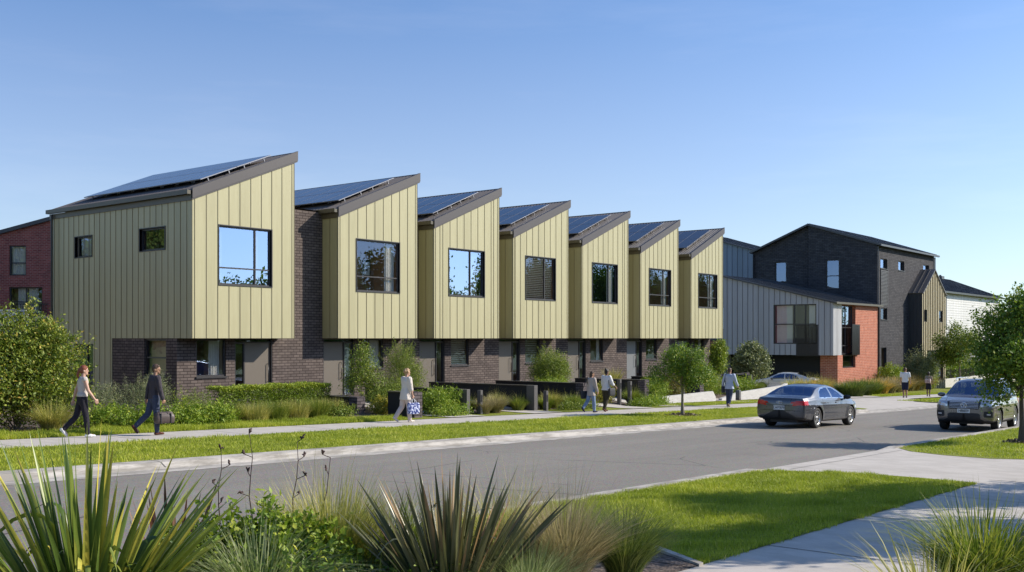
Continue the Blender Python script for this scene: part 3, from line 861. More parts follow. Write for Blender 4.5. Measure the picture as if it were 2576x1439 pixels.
def roof_sheet(mb, a, b, c, d, rib=0.4, th=0.12, m=0):
    """sloped sheet a,b (low/front edge) -> d,c ; ribs run from edge ab to edge dc"""
    a, b, c, d = map(Vector, (a, b, c, d))
    n = (b - a).cross(d - a).normalized()
    if n.z < 0: n = -n
    lo = [p - n * th for p in (a, b, c, d)]
    mb.mesh([a, b, c, d] + lo, [(0, 1, 2, 3), (7, 6, 5, 4), (0, 4, 5, 1), (1, 5, 6, 2), (2, 6, 7, 3), (3, 7, 4, 0)], m)
    k = int((b - a).length / rib)
    for j in range(1, k):
        t = j / k
        p, q = a.lerp(b, t), d.lerp(c, t)
        e = (b - a).normalized() * 0.018
        mb.mesh([p - e, p + e, q + e, q - e, p - e + n * .035, p + e + n * .035, q + e + n * .035, q - e + n * .035], [(4, 5, 6, 7), (0, 4, 7, 3), (1, 2, 6, 5), (0, 1, 5, 4)], m)

# --- grey and orange corner house
X0, Y0 = 78.6, 30.8
zb0 = gz(80) + 0.1
gh = empty('corner_house', (X0, Y0, zb0), 0, 'two storey house in grey vertical cladding and orange brick with balcony screens', 'house')
e = E - zb0                          # eye level in local z
L, Wd = 9.9, 9.3                     # length along X, depth along Y
zt_front = e + 2.82; zt_back = e + 5.15
bz = e - 1.32                        # bottom of the cladding
mb = MB()
Px = lambda s, z, t: (t, s, z)
Pf = lambda s, z, t: (s, t, z)
topx = [(0, zt_front - .1), (Wd, zt_back - .1)]
hx_ = [(1.35, 4.9, e - .45, e + 2.68)]
rwall(mb, 0, Wd, bz, topx, hx_, Px, 0.12, 0, 2)
seams(mb, Px, 0, Wd, bz, topx, 0.46, [(1.3, 4.95, e - .48, e + 2.70)])
hf = [(1.75, 4.7, e - 1.30, e + 2.62)]
mb.wall(0, 1.75, bz, zt_front - .1, [], Pf, 0.12, 3)
seams(mb, Pf, 0, 1.75, bz, zt_front - .1, 0.25, m=3)
mb.face([(0, 0, bz), (1.9, 0, bz), (1.9, Wd, bz), (0, Wd, bz)][::-1])
mb.face([(0.1, Wd, zt_back - .1), (0, Wd, 0), (L, Wd, 0), (L, Wd, zt_back - .1)])
mb.build('cladding', [M['clad_grey'], M['seam_grey'], M['frame'], M['clad_grey_lit']], gh)
mb = MB()
mb.wall(1.75, L, bz, zt_front - .1, [(1.75, 4.7, bz, e + 2.62)], Pf, 0.35)
mb.wall(0.9, L, -1.2, bz, [(1.95, 4.7, e - 2.35, bz)], Pf, 0.25)
rwall(mb, 0, 1.4, -1.2, bz, [], lambda s, z, t: (0.9 + t, s, z), 0.1)
mb.face([(L, 0, -1.2), (L, Wd, -1.2), (L, Wd, zt_back - .1), (L, 0, zt_front - .1)])
mb.build('brick_wall', M['brick_orange'], gh)
mb = MB()    # garage recess
rwall(mb, 1.4, Wd, -1.2, bz, [], lambda s, z, t: (1.3 + t, s, z), 0.1)
mb.face([(0.9, 1.4, -1.2), (1.3, 1.4, -1.2), (1.3, 1.4, bz), (0.9, 1.4, bz)][::-1])
mb.build('garage_wall', M['black_wall'], gh)
mb = MB()
roof_sheet(mb, (-0.25, -0.25, zt_front), (L + 0.2, -0.25, zt_front), (L + 0.2, Wd + .1, zt_back + .05), (-0.25, Wd + .1, zt_back + .05), 0.3)
rf = mb.build('roof', M['roof_dark'], gh)
mb = MB(); mb.box(-0.27, L + .22, -0.40, -0.26, zt_front - .17, zt_front - .02); mb.build('gutter', M['gutter'], rf)
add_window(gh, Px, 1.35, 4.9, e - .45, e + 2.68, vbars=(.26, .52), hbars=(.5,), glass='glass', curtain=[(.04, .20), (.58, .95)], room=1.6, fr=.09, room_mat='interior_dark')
mb = MB()
for k in range(24): mb.box(-0.07, -0.04, 1.2 + k * .075, 1.2 + k * .075 + .045, bz - 0.02, e + 1.0)
mb.box(-0.07, -0.04, 1.18, 3.02, e + 1.0, e + 1.06); mb.box(-0.07, -0.04, 1.18, 3.02, bz - .08, bz - .02)
mb.build('balcony_screen', M['black'], gh)
Pw = lambda s, z, t: (s, t + .2, z)
add_window(gh, Pw, 1.78, 4.66, e - 1.28, e + 2.60, vbars=(.5,), hbars=(.18, .55), glass='glass_sky', curtain=[(.05, .3)], room=1.2, fr=.07, depth=.1)
mb = MB()
for k in range(24): mb.box(3.6 + k * .07, 3.6 + k * .07 + .05, -0.16, -0.11, bz - 0.02, e + 1.05)
mb.box(3.58, 5.3, -0.16, -0.11, e + 1.05, e + 1.11)
for x in (3.6, 5.25): mb.box(x, x + .04, -0.12, 0.02, e + .9, e + .96)
mb.build('balcony_screen', M['black'], gh)
add_window(gh, Pf, 1.98, 4.66, e - 2.33, bz - .02, glass='glass_mid', room=1.2, fr=.07, depth=.2)
mb = MB(); mb.tube([(L + .02, -.08, e + 2.6), (L + .02, -.08, -.5)], 0.05); mb.build('downpipe', M['black'], gh)

# --- tall charcoal brick house behind it
X0, Y0 = 88.9, 31.0
zb0 = gz(92) + 0.1
dh = empty('charcoal_house', (X0, Y0, zb0), 0, 'tall gabled charcoal brick house with a bronze clad bay on its street side', 'house')
e = E - zb0; L = 15.8; Wd = 11.4
mb = MB()
gt = [(0, e + 8.0), (6.1, e + 10.0), (Wd, e + 7.9)]
rwall(mb, 0, 6.1, -1, gt[:2], [(3.3, 4.5, e + 4.3, e + 6.85)], Px, 0.12)
Px2 = lambda s, z, t: (0.35 + t, s, z)
rwall(mb, 6.1, Wd, -1, gt[1:], [(8.3, 9.4, e + 4.7, e + 6.9)], Px2, 0.12)
mb.face([(0, 6.1, -1), (0.35, 6.1, -1), (0.35, 6.1, e + 10), (0, 6.1, e + 10)])
small = [(0.8, 2.5, e + 6.0, e + 6.85), (5.4, 7.0, e + 6.05, e + 6.9), (12.4, 14.2, e + 6.1, e + 6.95), (0.9, 2.5, e + 1.6, e + 2.6), (1.0, 2.3, e - 3.0, e - 0.8)]
mb.wall(0, L, -1, e + 8.0, small, Pf, 0.2)
mb.face([(L, 0, -1), (L, Wd, -1), (L, Wd, e + 7.9), (L, 6.1, e + 10), (L, 0, e + 8)])
mb.face([(0, Wd, -1), (L, Wd, -1), (L, Wd, e + 7.9), (0, Wd, e + 7.9)][::-1])
mb.build('brick_wall', M['brick_navy'], dh)
mb = MB()
roof_sheet(mb, (-0.25, -0.3, e + 8.02), (L + .2, -0.3, e + 8.02), (L + .2, 6.1, e + 10.15), (-0.25, 6.1, e + 10.15), 0.35, .16)
roof_sheet(mb, (-0.15, Wd + .3, e + 7.9), (L + .2, Wd + .3, e + 7.9), (L + .2, 6.1, e + 10.15), (-0.15, 6.1, e + 10.15), 0.35, .16)
rf = mb.build('roof', M['roof_dark'], dh)
mb = MB(); mb.box(-0.3, L + .22, -0.46, -0.31, e + 7.82, e + 7.98); mb.build('gutter', M['roof_dark'], rf)
mb = MB(); mb.tube([(-.06, -.1, e + 7.8), (-.06, -.1, 0)], 0.06); mb.tube([(L - .1, -.1, e + 7.8), (L - .1, -.1, 0)], 0.06); mb.build('downpipe', M['roof_dark'], dh)
add_window(dh, Px, 3.3, 4.5, e + 4.3, e + 6.85, hbars=(.45,), glass='glass_mid', room=1, fr=.08)
add_window(dh, Px2, 8.3, 9.4, e + 4.7, e + 6.9, glass='glass_mid', room=1, fr=.08)
for k, hw in enumerate(small):
    add_window(dh, Pf, *hw, depth=0.18, glass='glass_sky' if k < 3 else 'glass_mid', room=1, fr=.07, sill=k < 4, curtain=[(.05, .95)] if k < 3 else None)
mb = MB()
for k in range(26): mb.box(0.8, 2.5, -0.06, -0.01, e + 2.75 + k * .12, e + 2.75 + k * .12 + .07)
mb.box(0.76, 0.8, -.07, 0, e + 2.7, e + 5.9); mb.box(2.5, 2.54, -.07, 0, e + 2.7, e + 5.9)
mb.build('louvre_screen', M['frame_grey'], dh)
# bronze bay
mb = MB()
bx0, bx1, by = 8.1, 15.1, -1.25
Pb = lambda s, z, t: (s, by + t, z)
gt = [(bx0, e + 4.15), ((bx0 + bx1) / 2, e + 6.3), (bx1, e + 4.15)]
bh = [(bx0 + .5, bx0 + 1.2, e + 1.5, e + 2.6), (bx0 + 4.9, bx0 + 6.2, e + 1.5, e + 2.6), (bx0 + 1.3, bx1 - .7, e - 4.0, e - 1.1)]
mb.wall(bx0, bx1, -1, gt, bh, Pb, 0.15, 0, 2)
seams(mb, Pb, bx0, bx1, -1, gt, 0.52, bh, w=.045, d=.07)
mb.face([(bx0, 0, -1), (bx0, by, -1), (bx0, by, e + 4.15), (bx0, 0, e + 4.15)], 3)
seams(mb, lambda s, z, t: (bx0 + t, s, z), by, 0, -1, e + 4.15, 0.3, m=3)
mb.face([(bx1, by, -1), (bx1, 0, -1), (bx1, 0, e + 4.15), (bx1, by, e + 4.15)])
bay = mb.build('bay', [M['clad_tan'], M['seam_tan'], M['frame'], M['roof_dark']], dh)
mb = MB(); xm = (bx0 + bx1) / 2
roof_sheet(mb, (bx0 - .12, by - .12, e + 4.1), (bx0 - .12, -.02, e + 4.1), (xm, -.02, e + 6.42), (xm, by - .12, e + 6.42), 0.42, .1)
roof_sheet(mb, (bx1 + .12, by - .12, e + 4.1), (bx1 + .12, -.02, e + 4.1), (xm, -.02, e + 6.42), (xm, by - .12, e + 6.42), 0.42, .1)
mb.build('bay_roof', M['frame_grey'], bay)
for k, hw in enumerate(bh): add_window(dh, Pb, *hw, depth=.12, glass='glass_sky' if k == 0 else 'glass_mid', margin=.05, room=.9, fr=.07, vbars=(.6,) if k == 2 else ())

# --- blue-grey house behind the row
zb0 = gz(92)
bh_ = empty('blue_house', (93, 43.5, zb0), 0, 'blue grey clad house glimpsed between the townhouse row and the charcoal house', 'house')
e = E - zb0
mb = MB()
tp = [(0, e + 8.2), (8, e + 10.6)]
rwall(mb, 0, 8, e - .3, tp, [(2.6, 4.7, e + .8, e + 3.1)], Px, .12, 0, 2)
seams(mb, Px, 0, 8, e - .3, tp, 0.55, [(2.6, 4.7, e + .8, e + 3.1)])
mb.face([(0, 0, e - .3), (9, 0, e - .3), (9, 0, e + 8.2), (0, 0, e + 8.2)])
mb.build('cladding', [M['clad_blue'], M['seam_grey'], M['frame']], bh_)
mb = MB(); mb.box(-.05, 9, 0, 8, -1.5, e - .3); mb.build('brick_wall', M['brick_red'], bh_)
mb = MB(); roof_sheet(mb, (-.3, -.3, e + 8.2), (9, -.3, e + 8.2), (9, 8, e + 10.7), (-.3, 8, e + 10.7), .35); mb.build('roof', M['roof_dark'], bh_)
add_window(bh_, Px, 2.6, 4.7, e + .8, e + 3.1, glass='glass_mid', room=1, fr=.1)
# dark red brick wing in shade between the row and the grey house
rw = empty('brick_outbuilding', (83.0, 41.4, gz(80)), 0, 'dark red brick outbuilding in shade left of the grey clad house', 'outbuilding')
mb = MB(); mb.box(0, 5, 0, 9, -1, E - gz(80) - .2); mb.build('brick_wall', M['brick_red'], rw)
mb = MB(); mb.box(-.1, 5.1, -.1, 9.1, E - gz(80) - .2, E - gz(80) - .02); mb.build('roof', M['roof_dark'], rw)

# --- white weatherboard house
X0, Y0 = 112.0, 33.0
zb0 = gz(118)
wh = empty('white_house', (X0, Y0, zb0), 0, 'white weatherboard house with grey roof and recessed corner balcony', 'house')
e = E - zb0; L = 25
mb = MB()
k = 0; z = e - .4
while z < e + 4.9:
    mb.mesh([(3.6, -.03, z), (L, -.03, z), (L, 0, z + .26), (3.6, 0, z + .26), (3.6, 0, z), (L, 0, z)], [(0, 1, 2, 3), (4, 5, 1, 0)]); z += .26
mb.box(3.6, 3.72, -.05, .05, e - .4, e + 4.9)
mb.face([(3.6, 0, e - .4), (3.6, 10, e - .4), (3.6, 10, e + 4.9), (3.6, 0, e + 4.9)][::-1])
mb.box(-.5, 3.6, 3.5, 10, e - .4, e + 4.9)
mb.build('weatherboard_wall', [M['clad_white']], wh)
mb = MB(); mb.wall(-.5, L, -1, e - .4, [], Pf); seams(mb, Pf, -.5, L, -1, e - .4, .45); mb.build('lower_wall', [M['clad_grey'], M['seam_grey']], wh)
mb = MB(); mb.box(-.5, 3.6, 0, 3.5, e - .5, e - .3); mb.box(-.5, 3.5, .0, .1, e - .3, e + .7); mb.box(-.5, 3.5, -.05, .15, e + .7, e + .85); mb.build('balcony', M['white'], wh)
mb = MB(); mb.face([(-.5, .3, e + .85), (3.5, .3, e + .85), (3.5, .3, e + 4.3), (-.5, .3, e + 4.3)]); mb.build('balcony_glazing', M['glass_bal'], wh)
mb = MB()
roof_sheet(mb, (-1, -.5, e + 4.95), (L + .5, -.5, e + 4.95), (L - 2, 5, e + 7.2), (1.5, 5, e + 7.2), .5, .1)
roof_sheet(mb, (-1, 10.5, e + 4.95), (-1, -.5, e + 4.95), (1.5, 5, e + 7.2), (1.5, 5.2, e + 7.2), .5, .1)
rf = mb.build('roof', M['roof_dark'], wh)
mb = MB(); mb.box(-1, L + .5, -.62, -.5, e + 4.75, e + 4.92); mb.build('gutter', M['black'], rf)
mb = MB(); mb.box(18, 19, 4.6, 5.2, e + 7.1, e + 7.45); mb.box(18.3, 18.5, 4.8, 5, e + 7.45, e + 7.6); mb.build('roof_vent', M['roof_dark'], rf)

# --- red brick house at the far left, with a lean-to and a white shed in front of it
lh = empty('red_brick_house', (26.8, 53.4, -0.5), radians(-51.6), 'dark red brick house with curtained windows behind the nearest townhouse', 'house')
e = E + .5
def at_left(px, y=None): return (px - 64) / 2635 * 54.2
mb = MB()
tp = [(-9, e + 3.3), (3.6, e + 6.7)]
hl = [(-.86, .02, e + 3.25, e + 4.80), (-.86, .86, e + 1.25, e + 2.65)]
mb.wall(-9, 3.6, -1, tp, hl, Pf, .12)
mb.face([(3.6, 0, -1), (3.6, 8, -1), (3.6, 8, e + 6.7), (3.6, 0, e + 6.7)])
mb.build('brick_wall', M['brick_red'], lh)
mb = MB()
a = [(-9.1, tp[0][1] - .02), (3.7, tp[1][1] + .02), (3.7, tp[1][1] + .22), (-9.1, tp[0][1] + .16)]
mb.prism(a, 'y', -.2, 8)
mb.build('roof', M['roof_dark'], lh)
add_window(lh, Pf, *hl[0], hbars=(.42,), glass='glass', curtain=[(.04, .96)], room=1, fr=.06)
add_window(lh, Pf, *hl[1], vbars=(.5,), hbars=(.45,), glass='glass', curtain=[(.2, .48), (.52, .8)], room=1, fr=.06)
mb = MB()
for k in range(16): mb.box(-.7 + k * .12, -.7 + k * .12 + .02, -.14, -.12, e + 1.15, e + 1.75)
mb.box(-.72, 1.22, -.15, -.11, e + 1.75, e + 1.79)
mb.build('balcony_rail', M['black'], lh)
sh = empty('shed', (22.8, 48.0, -0.5), radians(-51.6), 'low dark roofed lean-to behind the large bush at the left edge', 'shed')
mb = MB(); mb.box(-2, 4, 0, 2.5, -.5, e + .35); mb.build('wall', M['white'], sh)
mb = MB(); roof_sheet(mb, (-.35, -.4, e + .38), (4.3, -.4, e + .38), (3.7, 2.4, e + 1.05), (.7, 2.4, e + 1.05), .2); mb.build('roof', M['roof_dark'], sh)
tk = empty('white_cabinet', (22.2, 46.3, -0.5), radians(-51.6), 'white box shaped garden store showing above the large bush at the left edge', 'garden store')
mb = MB(); mb.box(-1.2, .6, 0, 1.2, -.5, e + 1.2); mb.build('body', M['white'], tk)
mb = MB(); mb.box(-1.25, .65, -.05, 1.25, e + 1.2, e + 1.27); mb.build('lid', M['white'], tk)

# --- grey garden wall, white block wall and fence beyond the walkers on the right
w = empty('garden_wall', (105.4, 30.6, gz(105) + .1), 0, 'smooth grey garden wall with a white end beside the child with the backpack', 'garden wall')
mb = MB(); mb.box(-.06, .12, .4, 2.6, -.2, 1.45); mb.build('wall_panel', M['clad_grey'], w)
mb = MB(); mb.box(-.06, .55, 0, .4, -.2, 1.5); mb.build('end_pier', M['white'], w)
wl = retaining([(106, 30.8, .80), (114, 30.8, 1.0), (150, 30.8, 1.3)], 'long pale block retaining wall right of the grey garden wall')
fn = empty('fence', (106.0, 30.95, gz(106)), 0, 'dark railing fence standing on the pale block retaining wall', 'fence')
mb = MB()
for k in range(200):
    x = k * .15; z = gz(106 + x) - gz(106) + .85 + x * .02
    mb.box(x, x + .025, 0, .025, z, z + .95)
mb.build('rails', M['black'], fn)
for k in range(16):
    x = k * 1.9; z = gz(106 + x) - gz(106) + .8 + x * .02
    mb = MB(); mb.box(x, x + .07, -.02, .05, z, z + 1.1); mb.build('post', M['black'], fn)


# --- unseen pale house, added left of the row to bounce sun onto the green wall
nh = empty('added_bounce_house', (2.0, 31.0, -.2), 0, 'unseen cream house added left of the townhouse row to bounce sun onto its side wall', 'house')
e = E + .2; L, Wd = 10.5, 13.0
M['cream'] = simple('cream_render', (0.66, 0.58, 0.46), .9, .06, 2, bump=.2)
mb = MB()
Pr = lambda s, z, t: (L - t, s, z)
wr_ = [(1.5, 3.3, .9, 2.2), (6, 7.6, .9, 2.2), (1.5, 3.3, 3.6, 4.9), (6, 7.6, 3.6, 4.9)]
mb.wall(0, Wd, -.5, 5.6, wr_, Pr, .15)
wf_ = [(1.2, 3.2, .9, 2.3), (6.5, 8.7, .9, 2.3), (1.2, 3.2, 3.5, 4.9), (6.5, 8.7, 3.5, 4.9)]
mb.wall(0, L, -.5, 5.6, wf_, Pf, .15)
rwall(mb, 0, Wd, -.5, 5.6, [], Px, .15)
mb.face([(0, Wd, -.5), (L, Wd, -.5), (L, Wd, 5.6), (0, Wd, 5.6)][::-1])
mb.build('wall', M['cream'], nh)
for q in wr_: add_window(nh, Pr, *q, room=1, glass='glass_mid')
for q in wf_: add_window(nh, Pf, *q, room=1, glass='glass_mid', vbars=(.5,))
mb = MB()
for (a, b, c, d) in (((-.5, -.5, 5.6), (L + .5, -.5, 5.6), (L - 3, Wd / 2, 7.4), (3, Wd / 2, 7.4)), ((L + .5, Wd + .5, 5.6), (-.5, Wd + .5, 5.6), (3, Wd / 2, 7.4), (L - 3, Wd / 2, 7.4)),
                     ((L + .5, -.5, 5.6), (L + .5, Wd + .5, 5.6), (L - 3, Wd / 2 + .01, 7.4), (L - 3, Wd / 2, 7.4)), ((-.5, Wd + .5, 5.6), (-.5, -.5, 5.6), (3, Wd / 2, 7.4), (3, Wd / 2 + .01, 7.4))):
    roof_sheet(mb, a, b, c, d, .3, .1)
mb.build('roof', M['roof_dark'], nh)
# ================================================================ PLANTS
def L3(*stops): return list(stops)
M['leaf_bush'] = leaf_mat('leaf_bush', [(0, (0.059, 0.100, 0.014)), (0.45, (0.143, 0.200, 0.022)), (0.8, (0.269, 0.308, 0.039)), (1, (0.504, 0.339, 0.067))])
M['leaf_tree'] = leaf_mat('leaf_tree', [(0, (0.054, 0.103, 0.014)), (0.5, (0.121, 0.206, 0.026)), (0.85, (0.268, 0.352, 0.036)), (1, (0.535, 0.497, 0.058))])
M['leaf_grey'] = leaf_mat('leaf_grey', [(0, (0.075, 0.100, 0.043)), (0.5, (0.165, 0.200, 0.091)), (1, (0.391, 0.400, 0.207))], 0.25)
M['leaf_light'] = leaf_mat('leaf_light', [(0, (0.066, 0.108, 0.013)), (0.5, (0.159, 0.228, 0.027)), (1, (0.370, 0.392, 0.065))])
M['leaf_bright'] = leaf_mat('leaf_bright', [(0, (0.085, 0.145, 0.013)), (0.5, (0.190, 0.290, 0.024)), (1, (0.403, 0.436, 0.050))])
M['leaf_hedge'] = leaf_mat('leaf_hedge', [(0, (0.083, 0.138, 0.014)), (0.5, (0.206, 0.289, 0.029)), (1, (0.413, 0.440, 0.056))])
M['leaf_rust'] = leaf_mat('leaf_rust', [(0, (0.05, 0.075, 0.015)), (0.5, (0.14, 0.15, 0.03)), (1, (0.32, 0.17, 0.05))])
M['leaf_yellow'] = leaf_mat('leaf_yellow', [(0, (0.14, 0.17, 0.02)), (0.6, (0.34, 0.32, 0.04)), (1, (0.5, 0.42, 0.06))])
M['blade_lawn'] = leaf_mat('blade_lawn', [(0, (0.179, 0.234, 0.019)), (0.5, (0.360, 0.416, 0.035)), (0.88, (0.555, 0.544, 0.075)), (1, (0.752, 0.605, 0.231))], 0.3)
M['blade_green'] = leaf_mat('blade_green', [(0, (0.069, 0.118, 0.014)), (0.5, (0.166, 0.225, 0.028)), (1, (0.414, 0.409, 0.083))], 0.3)
M['blade_dark'] = leaf_mat('blade_dark', [(0, (0.046, 0.083, 0.014)), (0.5, (0.101, 0.152, 0.030)), (1, (0.250, 0.275, 0.060))], 0.3)
M['blade_pale'] = leaf_mat('blade_pale', [(0, (0.099, 0.154, 0.044)), (0.5, (0.242, 0.297, 0.121)), (1, (0.495, 0.506, 0.297))], 0.3)
M['blade_tan'] = leaf_mat('blade_tan', [(0, (0.14, 0.15, 0.06)), (0.35, (0.26, 0.22, 0.12)), (0.8, (0.46, 0.37, 0.23)), (1, (0.62, 0.54, 0.38))], 0.3)
M['blade_straw'] = leaf_mat('blade_straw', [(0, (0.139, 0.190, 0.031)), (0.4, (0.329, 0.316, 0.072)), (1, (0.696, 0.607, 0.228))], 0.3)
M['blade_orange'] = leaf_mat('blade_orange', [(0, (0.270, 0.255, 0.060)), (0.5, (0.540, 0.360, 0.090)), (1, (0.825, 0.570, 0.240))], 0.3)
M['flax_green'] = leaf_mat('flax_green', [(0, (0.044, 0.085, 0.019)), (0.5, (0.114, 0.171, 0.030)), (0.85, (0.281, 0.310, 0.054)), (1, (0.597, 0.497, 0.086))], 0.15, 0.35)
M['flax_bronze'] = leaf_mat('flax_bronze', [(0, (0.045, 0.055, 0.026)), (0.4, (0.095, 0.105, 0.048)), (0.75, (0.15, 0.15, 0.07)), (0.92, (0.24, 0.19, 0.09)), (1, (0.34, 0.20, 0.09))], 0.12, 0.30)
M['flax_red'] = leaf_mat('flax_red', [(0, (0.04, 0.02, 0.018)), (0.5, (0.11, 0.05, 0.035)), (1, (0.30, 0.17, 0.11))], 0.12, 0.35)
M['seedhead'] = simple('seedhead', (0.06, 0.035, 0.03), 0.8, 0.3, 20)
def bark(name, a, b):
    t = NT(name)
    v = t.n("ShaderNodeMapping", {"Vector": objco(t), "Scale": (1, 1, 0.25)}).outputs[0]
    n = noise(t, 22, 5, v, 0.7)
    return t.finish(t.mix(n, a, b), 0.9, t.bump(n, 0.8, 0.02))
M['bark'] = bark('bark_grey', (0.10, 0.08, 0.06), (0.34, 0.29, 0.23))
M['bark_dark'] = bark('bark_dark', (0.035, 0.03, 0.027), (0.15, 0.125, 0.105))

def fast_mesh(name, V, F, tint, mat, parent=None, smooth=False):
    """V (n,3), F (m,k) with one k, tint (m,)"""
    me = bpy.data.meshes.new(name)
    k = F.shape[1]
    me.vertices.add(len(V)); me.vertices.foreach_set('co', np.ascontiguousarray(V, dtype=np.float32).ravel())
    me.loops.add(F.size); me.loops.foreach_set('vertex_index', np.ascontiguousarray(F, dtype=np.int32).ravel())
    me.polygons.add(len(F)); me.polygons.foreach_set('loop_start', np.arange(0, F.size, k, dtype=np.int32))
    if smooth: me.polygons.foreach_set('use_smooth', np.ones(len(F), dtype=bool))
    at = me.attributes.new('tint', 'FLOAT', 'FACE'); at.data.foreach_set('value', np.ascontiguousarray(tint, dtype=np.float32))
    me.update(calc_edges=True)
    return mesh_obj(name, me, [mat], parent)

def leaf_cloud(rs, pts, nrm, size, tint, asp=0.5, up=0.5, jit=0.35):
    """a folded two-triangle leaf at every point; returns V, F, tint"""
    n = len(pts)
    d = rs.normal(size=(n, 3)); d += nrm * 0.5; d[:, 2] += rs.normal(size=n) * 0.1
    d /= np.linalg.norm(d, axis=1)[:, None]
    u = rs.normal(size=(n, 3)) * 0.7; u[:, 2] += up; u += nrm * 0.7
    s = np.cross(d, u); s /= np.linalg.norm(s, axis=1)[:, None] + 1e-9
    nn = np.cross(s, d)
    L = size * (0.65 + 0.7 * rs.rand(n))[:, None]
    W = L * asp * (0.8 + 0.4 * rs.rand(n))[:, None]
    a = pts; b = pts + d * L * 0.45 + s * W * 0.5 + nn * W * 0.12; c = pts + d * L; e = pts + d * L * 0.45 - s * W * 0.5 + nn * W * 0.12
    V = np.stack([a, b, c, e], 1).reshape(-1, 3)
    i = np.arange(n)[:, None] * 4
    F = np.concatenate([i + [0, 1, 2], i + [0, 2, 3]], 1).reshape(-1, 3)
    return V, F, np.repeat(tint, 2)

def lump_points(rs, lumps, n, per=7, tw=0.14, shell=0.5):
    """leaf points in sprigs spread through ellipsoid lumps (x,y,z,rx,ry,rz)"""
    lumps = np.array(lumps, float)
    vol = lumps[:, 3] * lumps[:, 4] * lumps[:, 5]; vol = vol ** 0.75
    m = max(1, n // per)
    k = rs.choice(len(lumps), m, p=vol / vol.sum())
    v = rs.normal(size=(m, 3)); v /= np.linalg.norm(v, axis=1)[:, None]
    r = 1 - (1 - shell) * rs.rand(m) ** 1.4
    r *= 1 + 0.10 * rs.normal(size=m)
    c = lumps[k, :3] + v * r[:, None] * lumps[k, 3:6]
    q = np.repeat(c, per, 0) + rs.normal(size=(m * per, 3)) * tw
    nr = np.repeat(v, per, 0)
    return q, nr, np.repeat(rs.rand(m), per)

def trunk(mb, base, top, r0, r1, rnd, bend=0.06, seg=8, n=6):
    pts = []; rs_ = []
    b, t = Vector(base), Vector(top)
    for i in range(n + 1):
        f = i / n
        p = b.lerp(t, f) + Vector((rnd.uniform(-1, 1), rnd.uniform(-1, 1), 0)) * bend * (f if 0 < i else 0)
        pts.append(p); rs_.append(r0 + (r1 - r0) * f ** 0.8)
    rs_[0] *= 1.35
    mb.tube(pts, rs_, seg)
    return pts

def make_tree(name, x, y, z, H, clear, lumps, nleaf, size, mat, bmat, label, cat='tree', seed=1, r=0.07, group=None, lean=(0, 0), tw=0.12, per=7, shell=0.45, limbs=9, asp=0.55):
    t = empty(name, (x, y, z), 0, label, cat, group)
    rnd = random.Random(seed); rs = np.random.RandomState(seed)
    mb = MB()
    top = (lean[0], lean[1], H * 0.8)
    tp = trunk(mb, (0, 0, -0.05), top, r, r * 0.25, rnd, 0.03 * H / 3)
    for k in range(limbs):
        f = clear / (H * .8) + (0.95 - clear / (H * .8)) * k / limbs
        f = min(0.95, max(0.1, f))
        i = int(f * 6); p = tp[i].lerp(tp[min(i + 1, 6)], f * 6 - i)
        l = lumps[rnd.randrange(len(lumps))]
        q = Vector((l[0] + rnd.uniform(-.5, .5) * l[3], l[1] + rnd.uniform(-.5, .5) * l[4], max(p.z + .1, l[2] + rnd.uniform(-.2, .6) * l[5])))
        mid = p.lerp(q, 0.5) + Vector((0, 0, -0.06 * H * .3)); rr = r * (0.55 - 0.3 * k / limbs)
        mb.tube([p, mid, q], [rr, rr * .6, rr * .2], 6)
        for j in range(3):
            q2 = q + Vector((rnd.uniform(-1, 1), rnd.uniform(-1, 1), rnd.uniform(0, 1))) * 0.12 * H
            mb.tube([mid.lerp(q, .5), q2], [rr * .4, rr * .1], 5)
    mb.build('trunk', bmat, t)
    P, N, tt = lump_points(rs, lumps, nleaf, per, tw, shell)
    tint = np.clip(0.55 * tt + 0.55 * rs.rand(len(P)) - 0.05, 0, 1)
    V, F, ti = leaf_cloud(rs, P, N, size, tint, asp)
    fast_mesh('crown', V, F, ti, mat, t)
    return t

